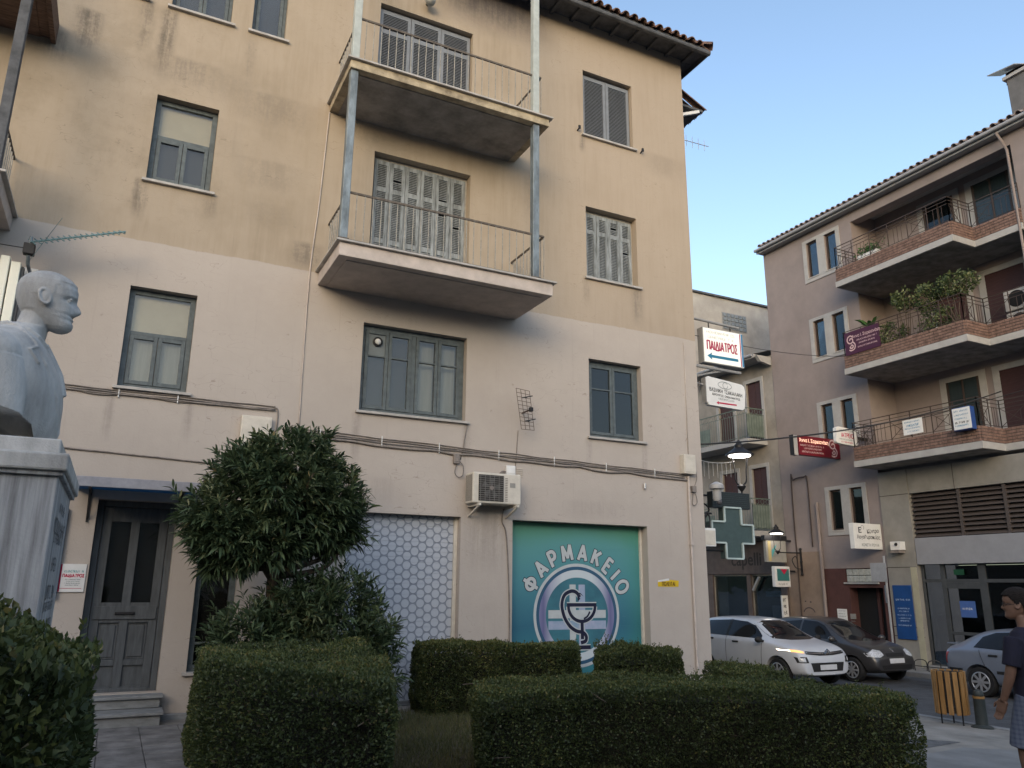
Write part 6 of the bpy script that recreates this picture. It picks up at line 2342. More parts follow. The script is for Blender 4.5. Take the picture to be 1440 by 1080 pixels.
# bush at the foot of the tree
bu = thing("oleander_bush", "low dense oleander bush at the foot of the tree behind the rounded hedge", "bush", (2.3, 9.3, 0))
ends, dirs = [], []
for c_, rad, n_ in ((np.array([1.42, 9.15, .95]), np.array([.46, .4, .50]), 230), (np.array([2.35, 9.2, 1.12]), np.array([.58, .45, .66]), 420), (np.array([2.75, 9.1, .70]), np.array([.38, .4, .62]), 230), (np.array([1.95, 9.2, 1.22]), np.array([.5, .4, .48]), 280)):
    v = unit(r.normal(0, 1, (n_, 3)))
    P_ = c_ + v * rad * (r.uniform(.45, 1.05, n_) ** .5)[:, None]
    ends.append(P_)
    dirs.append(unit(v + np.array([0, 0, .7]) + r.normal(0, .3, v.shape)))
ends, dirs = np.concatenate(ends), np.concatenate(dirs)
k = ends[:, 2] > .1
V, F, tn = oleander_shoots(r, ends[k], dirs[k], 16, .135, 12)
nmesh("foliage", V, F, M['oleander_leaf'], bu, "stuff", attr=tn)
sm = MB()
for i in range(14):
    e = Vector(ends[r.integers(len(ends))])
    sm.tube([(2.15 + r.normal(0, .12), 9.25 + r.normal(0, .08), 0), e * .5 + Vector((1.1, 4.62, .1)), e], [.016, .013, .006], 5)
sm.build("stems", M['bark'], bu)


def pot_plant(label, c, rad, n, leaf, seed, tall=False, palm=False, pot=True):
    r = np.random.default_rng(seed)
    t = thing("potted_plant", label, "plant", (c[0], c[1], c[2]), "plants on the middle brick balcony")
    c = np.array(c, float)
    if pot:
        MB().lathe([(.12, c[2]), (.17, c[2] + .28), (.18, c[2] + .30), (.15, c[2] + .30)], (c[0], c[1], 0), 12).build("pot", M['tile'], t, smooth='angle')
    if palm:
        k = n
        az = r.uniform(0, 2 * math.pi, k)
        d = unit(np.stack([np.cos(az), np.sin(az), r.uniform(.2, 1.3, k)], 1))
        C = np.tile(c + [0, 0, rad[2]], (k, 1))
        V, F = long_leaves(C, d, r.uniform(.45, .75, k), r.uniform(.10, .16, k), r, .3)
        nmesh("fronds", V, F, M['plant_leaf2'], t, "stuff", attr=np.concatenate([r.uniform(.4, .8, k)] * 4))
        MB().tube([c, c + [0, 0, rad[2]]], .04, 7).build("stem", M['bark'], t)
        return t
    v = unit(r.normal(0, 1, (n, 3)))
    cc_ = c + np.array([0, 0, rad[3]])
    P_ = cc_ + v * np.array(rad[:3]) * (r.uniform(.3, 1.05, n) ** .5)[:, None]
    P_ = P_[lumps(P_, seed, 7.0) > -.35]
    d = unit(r.normal(0, 1, P_.shape) + [0, 0, .3])
    L = leaf * r.uniform(.6, 1.3, len(P_))
    V, F = leaf_quads(P_, d, unit(np.cross(d, r.normal(0, 1, d.shape))), L, L * .6)
    nmesh("foliage", V, F, M['plant_leaf'], t, "stuff", attr=np.clip(.5 + .3 * lumps(P_, seed + 1, 6) + r.normal(0, .2, len(P_)), 0, 1))
    st = MB()
    for i in range(6):
        e = P_[r.integers(len(P_))]
        st.tube([c + [0, 0, .2], (c + e) / 2 + r.normal(0, .04, 3), e], [.018, .013, .006], 5)
    st.build("stems", M['bark'], t)
    return t


M['plant_leaf'] = leaf_mat("balcony_plant_leaf", [(0, (.03, .05, .02)), (.5, (.07, .10, .04)), (.85, (.16, .18, .08)), (1, (.30, .30, .20))])
M['plant_leaf2'] = leaf_mat("green_frond", [(0, (.02, .07, .025)), (1, (.06, .14, .04))])
zf = 7.94 + .19
pot_plant("broad green fronds rising over the purple banner", (19.72, 15.15, zf), (0, 0, 1.05), 16, .1, 31, palm=True)
pot_plant("low trailing plant spilling over the brick edge beside the purple banner", (19.62, 14.35, zf), (.28, .45, .42, .65), 900, .085, 32)
pot_plant("tall pale-flowering plant left of the first balcony door", (19.70, 13.95, zf), (.32, .34, .36, 1.65), 800, .09, 33)
pot_plant("tall dark leafy plant in the middle of the balcony plants", (19.70, 13.25, zf), (.33, .38, .45, 1.45), 1000, .09, 34)
pot_plant("wide spreading plant with pale flowers right of the dark leafy one", (19.70, 12.35, zf), (.38, .62, .36, 1.55), 1300, .09, 35)
pot_plant("short dense shrub under the tall dark leafy plant", (19.66, 13.0, zf), (.30, .6, .45, .65), 1200, .085, 36)
r_ = np.random.default_rng(44)
P_ = np.array([XO + .21, 14.85, 11.66]) + r_.normal(0, 1, (260, 3)) * [.05, .2, .1]
d_ = unit(r_.normal(0, 1, P_.shape) + [0, 0, .5])
V, F = leaf_quads(P_, d_, unit(np.cross(d_, r_.normal(0, 1, d_.shape))), np.full(260, .09), np.full(260, .045))
nmesh("foliage", V, F, M['plant_leaf2'], nb_, "stuff", attr=r_.uniform(0, 1, 260))

# ------------------------------------------------------------------ figures
def lerp_tab(tab, z):
    zs = [a[0] for a in tab]
    return np.array([np.interp(z, zs, [a[k] for a in tab]) for k in range(1, len(tab[0]))])


HEAD = [  # z, front x, back x, half width
    (-.128, .062, .035, .016), (-.120, .080, .010, .032), (-.108, .091, -.020, .044), (-.092, .094, -.048, .053), (-.079, .086, -.066, .059), (-.069, .090, -.078, .063),
    (-.060, .086, -.086, .065), (-.052, .092, -.092, .067), (-.040, .090, -.099, .069), (-.020, .090, -.107, .072), (.0, .086, -.112, .0745), (.018, .095, -.115, .076),
    (.045, .096, -.115, .077), (.070, .086, -.107, .073), (.092, .064, -.090, .062), (.108, .036, -.064, .044), (.118, .006, -.034, .022), (.121, -.012, -.018, .006)]


def head_into(mb, o, s, hair=.004):
    """a modelled head (facing +x) centred on o"""
    nz, nt = 64, 72
    zs = np.linspace(-.128, .121, nz)
    zs = -.128 + .249 * (0.5 - 0.5 * np.cos(np.linspace(0, np.pi, nz)))
    vs, fs = [], []
    for z in zs:
        fx, bx, wy = lerp_tab(HEAD, z)
        cx = (fx + bx) / 2
        for k in range(nt):
            t = 2 * math.pi * k / nt
            c, s_ = math.cos(t), math.sin(t)
            e = 2 / 2.25
            rx = (fx - cx)
            x = cx + rx * math.copysign(abs(c) ** e, c)
            y = wy * math.copysign(abs(s_) ** e, s_)
            if c > 0:
                nose = 0.0
                if -.052 < z < .02:
                    tz = (z + .036) / .05
                    nose = .027 * max(0, 1 - max(0, tz)) ** .75 if z > -.036 else .027 * max(0, (z + .050) / .014) ** .5
                sgy = .0105 + .007 * max(0, min(1, (.01 - z) / .04))
                x += nose * math.exp(-(y / sgy) ** 2)
                for sy in (-1, 1):
                    x -= .017 * math.exp(-((y - sy * .037) / .019) ** 2 - ((z + .001) / .011) ** 2)
                    x += .010 * math.exp(-((y - sy * .031) / .010) ** 2 - ((z + .003) / .0065) ** 2)
                    x -= .004 * math.exp(-((y - sy * .031) / .012) ** 2 - ((z + .003) / .0018) ** 2)
                    x += .003 * math.exp(-((y - sy * .034) / .022) ** 2 - ((z - .016) / .007) ** 2)
                    x += .002 * math.exp(-((y - sy * .042) / .018) ** 2 - ((z + .032) / .018) ** 2)
                x -= .008 * math.exp(-(y / .026) ** 2 - ((z + .061 - 3.0 * y * y) / .0038) ** 2)
                x += .004 * math.exp(-(y / .018) ** 2 - ((z + .069) / .005) ** 2)
                x += .004 * math.exp(-(y / .016) ** 2 - ((z + .053) / .004) ** 2)
            hz = .052 if c > .2 else (.0 if c > -.35 else -.06)
            if z > hz and not (c > .35 and z < .068):
                x *= 1 + hair * 8 * .1
                y *= 1 + hair * 6
                x += hair * (1 if c > 0 else -1)
            vs.append((o[0] + x * s, o[1] + y * s, o[2] + z * s))
    for i in range(nz - 1):
        for k in range(nt):
            fs.append((i * nt + k, i * nt + (k + 1) % nt, (i + 1) * nt + (k + 1) % nt, (i + 1) * nt + k))
    fs.append(tuple(range(nt - 1, -1, -1)))
    fs.append(tuple((nz - 1) * nt + k for k in range(nt)))
    mb.add(vs, fs)
    for sy in (-1, 1):
        mb.ball((o[0] + .066 * s, o[1] + sy * .036 * s, o[2] - .003 * s), .0115 * s, 12, 8)
        mb.tube([(o[0] + (.079 - .10 * abs(q)) * s, o[1] + sy * (.036 + q * 1.3) * s, o[2] + (.006 - 30 * q * q) * s) for q in (-.012, -.006, 0, .006, .012)], .0028 * s, 6)
        ring_ = [Vector((o[0] + s * (-.012 + .019 * math.cos(t) - .006 * math.sin(t)), o[1] + s * sy * (.081 + .006 * math.cos(t + 2.6)), o[2] + s * (-.008 + .031 * math.sin(t) * (1 if math.sin(t) > 0 else .95)))) for t in np.linspace(0, 2 * math.pi, 19)[:-1]]
        mb.tube(ring_, .0058 * s, 6, True)
        mb.ball((o[0] - .010 * s, o[1] + sy * .076 * s, o[2] - .008 * s), (.016 * s, .008 * s, .026 * s), 12, 8)


def head_cap(mb, o, s, off):
    """short hair: the part of the skull above the hairline, pushed out and roughened"""
    nz, nt = 40, 72
    zs = np.linspace(-.085, .121, nz)
    rr = random.Random(4)
    vs, fs, keep = [], [], []
    for z in zs:
        fx, bx, wy = lerp_tab(HEAD, z)
        cx = (fx + bx) / 2
        for k in range(nt):
            t = 2 * math.pi * k / nt
            c, s_ = math.cos(t), math.sin(t)
            e = 2 / 2.25
            q = off * (1 + .8 * max(0, z / .12)) + rr.uniform(-.002, .002)
            x = cx + (fx - cx + q) * math.copysign(abs(c) ** e, c)
            y = (wy + q) * math.copysign(abs(s_) ** e, s_)
            vs.append((o[0] + x * s, o[1] + y * s, o[2] + (z + q * max(0, z / .12) * 1.4) * s))
            hl = np.interp(c, [-1, -.55, -.2, .12, .3, .55, 1], [-.082, -.07, -.005, -.01, .03, .058, .062])
            keep.append(z >= hl)
    for i in range(nz - 1):
        for k in range(nt):
            q = (i * nt + k, i * nt + (k + 1) % nt, (i + 1) * nt + (k + 1) % nt, (i + 1) * nt + k)
            if all(keep[j] for j in q):
                fs.append(q)
    fs.append(tuple((nz - 1) * nt + k for k in range(nt)))
    used = sorted({i for f in fs for i in f})
    mp = {j: i for i, j in enumerate(used)}
    mb.add([vs[j] for j in used], [tuple(mp[j] for j in f) for f in fs])


def loft(mb, secs, n=28, power=2.0):
    """secs: (cx, cy, z, rx, ry) horizontal super-ellipses"""
    vs, fs = [], []
    for cx, cy, z, rx, ry in secs:
        for k in range(n):
            t = 2 * math.pi * k / n
            c, s_ = math.cos(t), math.sin(t)
            vs.append((cx + rx * math.copysign(abs(c) ** (2 / power), c), cy + ry * math.copysign(abs(s_) ** (2 / power), s_), z))
    m = len(secs)
    for i in range(m - 1):
        for k in range(n):
            fs.append((i * n + k, i * n + (k + 1) % n, (i + 1) * n + (k + 1) % n, (i + 1) * n + k))
    fs.append(tuple(range(n - 1, -1, -1)))
    fs.append(tuple((m - 1) * n + k for k in range(n)))
    mb.add(vs, fs)


def fuse(mb, name, mat, parent, voxel, smooth_it=2, cut=None):
    """voxel-fuse the pieces into one continuous skin"""
    me = bpy.data.meshes.new(name)
    me.from_pydata([tuple(v) for v in mb.v], [], mb.f)
    bm = bmesh.new()
    bm.from_mesh(me)
    bmesh.ops.recalc_face_normals(bm, faces=bm.faces)
    bm.to_mesh(me)
    bm.free()
    o = bpy.data.objects.new(name, me)
    COL.objects.link(o)
    rm = o.modifiers.new("remesh", 'REMESH')
    rm.mode = 'VOXEL'
    rm.voxel_size = voxel
    if cut is not None:
        bo = o.modifiers.new("cut", 'BOOLEAN')
        bo.operation = 'DIFFERENCE'
        bo.solver = 'EXACT'
        bo.object = cut
    if smooth_it:
        s_ = o.modifiers.new("smooth", 'SMOOTH')
        s_.factor = .5
        s_.iterations = smooth_it
    dg = bpy.context.evaluated_depsgraph_get()
    dg.update()
    me2 = bpy.data.meshes.new_from_object(o.evaluated_get(dg))
    bpy.data.objects.remove(o)
    v = np.zeros(len(me2.vertices) * 3, np.float32)
    me2.vertices.foreach_get("co", v)
    v = v.reshape(-1, 3)
    c = (v.min(0) + v.max(0)) / 2
    me2.vertices.foreach_set("co", (v - c).ravel())
    me2.materials.clear()
    me2.name = name
    return finish(me2, name, mat, c, parent, smooth=True)


# ---- marble bust on its pedestal
pd = thing("pedestal", "tall grey marble pedestal with engraved lettering under the bust", "pedestal", (-.6, 3.44, 0))
MB().box(-1.02, -.197, 3.0, 3.88, 0, 1.94).build("shaft", M['marble_dk'], pd, .004)
MB().box(-1.05, -.183, 2.985, 3.895, 1.94, 1.955).build("cornice_lower", M['marble_dk'], pd, .003)
MB().box(-1.06, -.172, 2.97, 3.91, 1.955, 2.015).build("cornice", M['marble'], pd, .008)
ENG = flat("engraved_shadow", (.10, .105, .115), .8)
for k, (zz, hh, ww) in enumerate(((1.86, .035, .34), (1.79, .05, .62), (1.75, .03, .5), (1.66, .045, .28), (1.56, .045, .45), (1.51, .03, .5), (1.44, .04, .66), (1.385, .04, .6), (1.33, .04, .66), (1.28, .035, .5))):
    faint_line(pd, (-.197, 3.44, zz), (0, 1, 0), ZD, ww, hh, ENG, 160 + k, "engraved_line", .0012)
bu_ = thing("marble_bust", "white marble bust of a man in a suit facing right", "statue", (-.45, 3.44, 2.015))
MB().box(-.76, -.215, 3.16, 3.72, 2.016, 2.09).build("plinth", M['marble'], bu_, .006)
bm_ = MB()
HO = (-.350, 3.44, 2.682)
head_into(bm_, HO, 1.0)
TS = [(-.45, 3.44, 2.08, .170, .215), (-.455, 3.44, 2.15, .200, .235), (-.47, 3.44, 2.25, .222, .258), (-.475, 3.44, 2.34, .212, .270), (-.475, 3.44, 2.43, .170, .262), (-.47, 3.44, 2.475, .140, .225), (-.455, 3.44, 2.51, .108, .155), (-.435, 3.44, 2.535, .085, .105), (-.415, 3.44, 2.56, .070, .076)]
TS = [tuple(q) for q in spline(TS, 6)]
loft(bm_, TS, 64, 2.25)
loft(bm_, spline([(-.415, 3.44, 2.50, .070, .072), (-.400, 3.44, 2.55, .060, .060), (-.388, 3.44, 2.60, .056, .055), (-.38, 3.44, 2.65, .058, .056)], 5), 40)
for sy in (-1, 1):
    bm_.ball((-.50, 3.44 + sy * .215, 2.385), (.122, .097, .10), 40, 28)
    loft(bm_, spline([(-.50, 3.44 + sy * .225, 2.085, .150, .080), (-.50, 3.44 + sy * .232, 2.16, .150, .086), (-.50, 3.44 + sy * .232, 2.27, .146, .090), (-.50, 3.44 + sy * .222, 2.38, .125, .09)], 6), 40)


def tor(th, z, off=0.0):
    zz = [a[2] for a in TS]
    cx, rx, ry = [float(np.interp(z, zz, [a[k] for a in TS])) for k in (0, 3, 4)]
    c, s_ = math.cos(th), math.sin(th)
    return (cx + (rx + off) * math.copysign(abs(c) ** (2 / 2.25), c), 3.44 + (ry + off) * math.copysign(abs(s_) ** (2 / 2.25), s_), z)


for sy in (-1, 1):
    bm_.tube([tor(sy * t, z) for t, z in ((1.5, 2.535), (1.05, 2.50), (.75, 2.46), (.62, 2.38), (.42, 2.27), (.20, 2.16), (.12, 2.09))], .0095, 6)       # lapel edge
    bm_.tube([tor(sy * t, z) for t, z in ((.70, 2.445), (.95, 2.42), (.80, 2.375))], .008, 6)                                                  # notch
    bm_.tube([tor(sy * t, z, .004) for t, z in ((2.6, 2.545), (2.0, 2.545), (1.5, 2.535), (1.0, 2.52), (.6, 2.50), (.25, 2.47))], .011, 6)    # collar
bm_.tube([tor(0, z, .002) for z in (2.50, 2.45, 2.38, 2.30)], [.012, .014, .016, .012], 8)                                                      # tie
cut = bpy.data.objects.new("cut", bpy.data.meshes.new("cut"))
COL.objects.link(cut)
cm = MB()
arch = [(-.80, 2.0), (-.80, 2.12), (-.75, 2.165), (-.66, 2.185), (-.55, 2.19), (-.42, 2.187), (-.36, 2.175), (-.325, 2.15), (-.315, 2.11), (-.315, 2.0)]
cm.prism(arch, 'y', 3.0, 3.33)
cm.prism(arch, 'y', 3.55, 3.88)
cut.data.from_pydata([tuple(v) for v in cm.v], [], cm.f)
_bm = bmesh.new()
_bm.from_mesh(cut.data)
bmesh.ops.recalc_face_normals(_bm, faces=_bm.faces)
_bm.to_mesh(cut.data)
_bm.free()
fuse(bm_, "bust", M['marble'], bu_, .0034, 1, cut)
bpy.data.objects.remove(cut)

# ---- walking man at the right edge
man = thing("person", "man in navy t-shirt, blue checked shorts and glasses walking at the right edge", "person", (0, 0, 0))
SKIN = pmat("tanned_skin", (.16, .09, .062), .55, .1, 12, world_pos=False)
NAVY = pmat("navy_cotton", (.011, .011, .026), .85, .2, 9, .3, 120, world_pos=False)


def check_cloth():
    m = bpy.data.materials.new("blue_checked_cotton")
    b = NB(m)
    tc = b.N.new("ShaderNodeTexCoord")
    sx = b.N.new("ShaderNodeSeparateXYZ")
    b.L.new(tc.outputs["Object"], sx.inputs[0])
    sA = b.ss(b.m('ABSOLUTE', b.m('SUBTRACT', b.m('FRACT', b.m('MULTIPLY', sx.outputs[2], 28)), .5)), .18, .28)
    sB = b.ss(b.m('ABSOLUTE', b.m('SUBTRACT', b.m('FRACT', b.m('MULTIPLY', b.m('ADD', sx.outputs[0], sx.outputs[1]), 22)), .5)), .18, .28)
    col = b.mix(b.m('MULTIPLY', b.m('ADD', sA, sB), .5), (.065, .08, .125), (.11, .125, .17))
    b.L.new(col, b.bsdf.inputs["Base Color"])
    b.bsdf.inputs["Roughness"].default_value = .9
    return m


HAIR = pmat("dark_brown_hair", (.012, .009, .008), .95, .3, 60, .6, 90, world_pos=False)
mbm = MB()
head_into(mbm, (.06, 0, 1.625), .97, .0)
HROT = math.radians(38)


def turn_head(mb):
    c_, s_ = math.cos(HROT), math.sin(HROT)
    mb.v = [((x - .03) * c_ - y * s_ + .03, (x - .03) * s_ + y * c_, z) for x, y, z in mb.v]


turn_head(mbm)
loft(mbm, [(.0, 0, 1.40, .062, .075), (.015, 0, 1.46, .056, .058), (.03, 0, 1.53, .055, .055)], 20)
body_secs = [(.0, 0, .86, .105, .155), (.0, 0, .95, .115, .165), (.0, 0, 1.05, .105, .15), (.005, 0, 1.20, .115, .165), (.0, 0, 1.33, .11, .175), (-.005, 0, 1.40, .085, .14), (-.005, 0, 1.43, .06, .09)]
loft(mbm, body_secs, 28, 2.3)
LEGS = {1: [(.0, .085, .90), (.10, .09, .52), (.03, .09, .10), (.02, .09, .05)], -1: [(.0, -.085, .90), (-.02, -.09, .50), (-.22, -.09, .16), (-.24, -.09, .09)]}
for s_, L_ in LEGS.items():
    mbm.tube(spline(L_, 5), [.085, .083, .08, .075, .066, .056, .056, .058, .054, .048, .042, .036, .036, .036, .036, .036], 14)
ARMS = {1: [(-.005, .185, 1.365), (.02, .235, 1.10), (.12, .235, .87)], -1: [(-.005, -.185, 1.365), (-.06, -.235, 1.10), (-.02, -.245, .86)]}
for s_, L_ in ARMS.items():
    mbm.tube(spline(L_, 6), [.052, .050, .047, .045, .043, .041, .040, .039, .037, .034, .031, .028, .027], 12)
    w_ = Vector(L_[-1])
    dr_ = (w_ - Vector(L_[1])).normalized()
    fwd = Vector((1, 0, 0))
    fwd = (fwd - dr_ * fwd.dot(dr_)).normalized()
    side = dr_.cross(fwd)
    mbm.obox(w_ + dr_ * .045, dr_ * .048, fwd * .038, side * .014)
    for k_, (fo, ln_) in enumerate(((.030, .072), (.010, .080), (-.010, .075), (-.029, .060))):
        a_ = w_ + dr_ * .09 + fwd * fo
        mbm.tube([a_ - dr_ * .02, a_ + dr_ * ln_ * .5 + side * s_ * -.004, a_ + dr_ * ln_ * .95 - side * s_ * .018], [.0095, .0088, .0075], 8)
    mbm.tube([w_ + dr_ * .02 + fwd * .035, w_ + dr_ * .055 + fwd * .058, w_ + dr_ * .09 + fwd * .06], [.011, .0105, .008], 8)
mbm.ball((.075, .09, .04), (.13, .048, .045), 14, 8)
mbm.ball((-.22, -.09, .075), (.13, .048, .05), 14, 8)
WLOC[man] = Vector((0, 0, 0))
fuse(mbm, "body", SKIN, man, .0065, 2)
sh_ = MB()
loft(sh_, [(.0, 0, .90, .135, .185), (.0, 0, .98, .132, .182), (.002, 0, 1.06, .124, .170), (.008, 0, 1.20, .132, .182), (.0, 0, 1.33, .126, .192), (-.005, 0, 1.405, .098, .155), (-.002, 0, 1.445, .072, .085)], 32, 2.3)
for s_, L_ in ARMS.items():
    pth = spline(L_, 6)[:6]
    sh_.tube(pth, [.066, .068, .068, .067, .067, .068], 14)
fuse(sh_, "shirt", NAVY, man, .008, 3)
so_ = MB()
loft(so_, [(.0, 0, .80, .118, .168), (.0, 0, .88, .125, .175), (.0, 0, .95, .125, .175)], 28, 2.3)
for s_, L_ in LEGS.items():
    pth = spline(L_, 5)[:6]
    so_.tube([Vector(pth[0]) + Vector((0, 0, .02))] + [Vector(q) for q in pth[1:5]] + [Vector(pth[5]) + Vector((0, 0, .0))], [.105, .105, .104, .103, .105, .108], 16)
fuse(so_, "shorts", check_cloth(), man, .008, 2)
hb_ = MB()
head_cap(hb_, (.06, 0, 1.625), .97, .009)
turn_head(hb_)
hr = hb_.build("hair", HAIR, man, smooth=True)
sol = hr.modifiers.new("thick", 'SOLIDIFY')
sol.thickness = .012
sol.offset = -1
gl_ = MB()
for sy in (-1, 1):
    gl_.tube([(.152, sy * .032 + .022 * math.cos(t), 1.622 + .017 * math.sin(t)) for t in np.linspace(0, 2 * math.pi, 13)[:-1]], .0025, 5, True)
    gl_.tube([(.15, sy * .056, 1.626), (.04, sy * .078, 1.624)], .0025, 5)
gl_.tube([(.155, -.01, 1.625), (.155, .01, 1.625)], .0025, 5)
turn_head(gl_)
gl_.build("glasses", M['black'], man)
for s_, L_ in LEGS.items():
    ft = Vector(L_[-1])
    MB().ball((ft.x + .055, ft.y, ft.z - .03), (.14, .052, .045), 14, 8).build("shoe", M['slate_door'], man, smooth=True)
man.location = (6.80, 4.08, g(6.8))
man.rotation_euler = (0, 0, math.radians(84))
# ------------------------------------------------------------------ cars
TYRE = flat("tyre_rubber", (.015, .015, .016), .85)
CGL = pmat("car_glass", (.010, .011, .013), .05, .1, 3, spec=.32, world_pos=False)
TRIM = flat("black_plastic_trim", (.018, .018, .019), .6)
PLATE = flat("number_plate_white", (.55, .56, .58), .5)
LAMP = pmat("clear_headlamp", (.55, .57, .6), .12, .3, 30, spec=.7, world_pos=False)
CHROME = flat("chrome", (.6, .6, .62), .15, .5, .9)


def paint(name, col, rough=.3, metal=0.0):
    return pmat(name, col, rough, .03, 3, metal=metal, coat=.6, world_pos=False)


def make_car(name, label, spec, pmat_, loc, rotz):
    t = thing(name, label, "car", (0, 0, 0))
    W = spec['w'] / 2
    prof = spec['prof']           # x, belt z, top z, half width factor, roof half width
    zb = .20
    secs = []
    for (x, belt, top, wf, rw) in prof:
        w = W * wf
        ht = top - belt
        lowb = spec['low'](x)
        if ht > .12:
            sec = [(0, lowb), (w * .86, lowb), (w * .97, lowb + .13), (w, (lowb + belt) * .5), (w * .985, belt - .05), (w * .955, belt), (rw + (w * .95 - rw) * .10, top - .10 * min(1, ht / .4)), (rw * .86, top - .012), (rw * .45, top + .008), (0, top + .012)]
        else:
            sec = [(0, lowb), (w * .86, lowb), (w * .97, lowb + (belt - lowb) * .25), (w, (lowb + belt) * .5), (w * .985, belt - .05), (w * .93, belt), (w * .80, top - .01 + .01), (w * .62, top + .012), (w * .35, top + .02), (0, top + .024)]
        secs.append((x, sec))
    n = len(secs[0][1])
    vs, fs = [], []
    for x, sec in secs:
        full = [(y, z) for y, z in sec] + [(-y, z) for y, z in sec[-2:0:-1]]
        for y, z in full:
            vs.append((x, y, z))
    m = 2 * n - 2
    for i in range(len(secs) - 1):
        for k in range(m):
            fs.append((i * m + k, i * m + (k + 1) % m, (i + 1) * m + (k + 1) % m, (i + 1) * m + k))
    # end caps as quads across the section
    for base, rev in ((0, True), ((len(secs) - 1) * m, False)):
        for k in range(n - 1):
            a, b_ = base + k, base + k + 1
            c, d = base + (m - k - 1) % m if k + 1 <= n - 1 else base, base + (m - k) % m
            q = [a, b_, base + (m - (k + 1)) % m, base + (m - k) % m]
            q2 = []
            for v in q:
                if v not in q2:
                    q2.append(v)
            if len(q2) >= 3:
                fs.append(tuple(q2 if not rev else q2[::-1]))
    me = bpy.data.meshes.new("body")
    me.from_pydata(vs, [], fs)
    bm = bmesh.new()
    bm.from_mesh(me)
    bmesh.ops.recalc_face_normals(bm, faces=bm.faces)
    bm.to_mesh(me)
    bm.free()
    o = bpy.data.objects.new("tmp", me)
    COL.objects.link(o)
    ss = o.modifiers.new("s", 'SUBSURF')
    ss.levels = 3
    ss.render_levels = 3
    cuts = MB()
    wr = spec['wr']
    for ax in spec['axles']:
        cuts.lathe([(wr + .055, -W - .2), (wr + .055, -W + .26)], (ax, 0, wr), 28, 'y')
        cuts.lathe([(wr + .055, W - .26), (wr + .055, W + .2)], (ax, 0, wr), 28, 'y')
    cme = bpy.data.meshes.new("c")
    cme.from_pydata([tuple(v) for v in cuts.v], [], cuts.f)
    bm = bmesh.new()
    bm.from_mesh(cme)
    bmesh.ops.recalc_face_normals(bm, faces=bm.faces)
    bm.to_mesh(cme)
    bm.free()
    co = bpy.data.objects.new("c", cme)
    COL.objects.link(co)
    bo = o.modifiers.new("b", 'BOOLEAN')
    bo.operation = 'DIFFERENCE'
    bo.solver = 'EXACT'
    bo.object = co
    dg = bpy.context.evaluated_depsgraph_get()
    dg.update()
    me2 = bpy.data.meshes.new_from_object(o.evaluated_get(dg))
    bpy.data.objects.remove(o)
    bpy.data.objects.remove(co)
    bvh = BVHTree.FromPolygons([v.co.copy() for v in me2.vertices], [tuple(p.vertices) for p in me2.polygons])
    me2.materials.clear()
    me2.name = "body"
    finish(me2, "body", pmat_, (0, 0, 0), t, smooth='angle')

    def decal(poly, axis, sgn, mat, nm, off=.006, rings=6, dens=.05, parent=t):
        """patch lying on the bodywork: a 2D outline thrown onto the body along an axis"""
        pts = []
        mm = len(poly)
        for i in range(mm):
            a, b_ = Vector(poly[i]), Vector(poly[(i + 1) % mm])
            k = max(1, int((b_ - a).length / dens))
            pts += [a.lerp(b_, j / k) for j in range(k)]
        cen = sum(pts, Vector((0, 0))) / len(pts)
        vs_, idx = [], []
        nn = len(pts)
        for rg in range(rings + 1):
            f_ = 1 - rg / (rings + .35)
            row = []
            for q in pts:
                u, v = cen + (q - cen) * f_
                if axis == 'y':
                    org, dr = Vector((u, sgn * 3, v)), Vector((0, -sgn, 0))
                else:
                    org, dr = Vector((sgn * 5, u, v)), Vector((-sgn, 0, 0))
                hit = bvh.ray_cast(org, dr)
                if hit[0] is None:
                    nr = bvh.find_nearest(org + dr * (3 - W if axis == 'y' else 3))
                    p_ = nr[0]
                else:
                    p_ = hit[0]
                row.append(len(vs_))
                vs_.append(p_ - dr * off)
            idx.append(row)
        fs_ = []
        for a in range(rings):
            for k in range(nn):
                fs_.append((idx[a][k], idx[a][(k + 1) % nn], idx[a + 1][(k + 1) % nn], idx[a + 1][k]))
        fs_.append(tuple(idx[-1]))
        return MB().add(vs_, fs_).build(nm, mat, parent, smooth=True)

    for s_ in (-1, 1):
        for nm, poly, mt in spec['side']:
            decal(poly, 'y', s_, mt, nm, .005 if mt is not TRIM else .008)
    for nm, poly, sg, mt, off in spec['ends']:
        decal(poly, 'x', sg, mt, nm, off)
    for ax in spec['axles']:
        for s_ in (-1, 1):
            yc = s_ * (W - .11)
            wh = part("wheel", t, (ax, yc, wr))
            MB().lathe([(wr * .62, -.095), (wr * .93, -.095), (wr, -.06), (wr, .06), (wr * .93, .095), (wr * .62, .095)], (ax, yc, wr), 28, 'y').build("tyre", TYRE, wh, smooth='angle')
            rm = MB().tube([(ax + wr * .64 * math.cos(q), yc + s_ * .093, wr + wr * .64 * math.sin(q)) for q in np.linspace(0, 2 * math.pi, 33)[:-1]], .014, 6, True)
            yo = yc + s_ * .100
            for k in range(8):
                a_ = k * math.pi / 4
                c_, d_ = math.cos(a_), math.sin(a_)
                rm.obox((ax + c_ * wr * .34, yo, wr + d_ * wr * .34), (c_ * wr * .27, 0, d_ * wr * .27), (0, .008, 0), (-d_ * wr * .075, 0, c_ * wr * .075))
            rm.lathe([(wr * .15, -.02), (wr * .13, .02)], (ax, yo, wr), 14, 'y')
            rm.build("rim", flat("silver_rim", (.36, .37, .39), .35, .5, .5) if "silver_rim" not in bpy.data.materials else bpy.data.materials["silver_rim"], wh, smooth='angle')
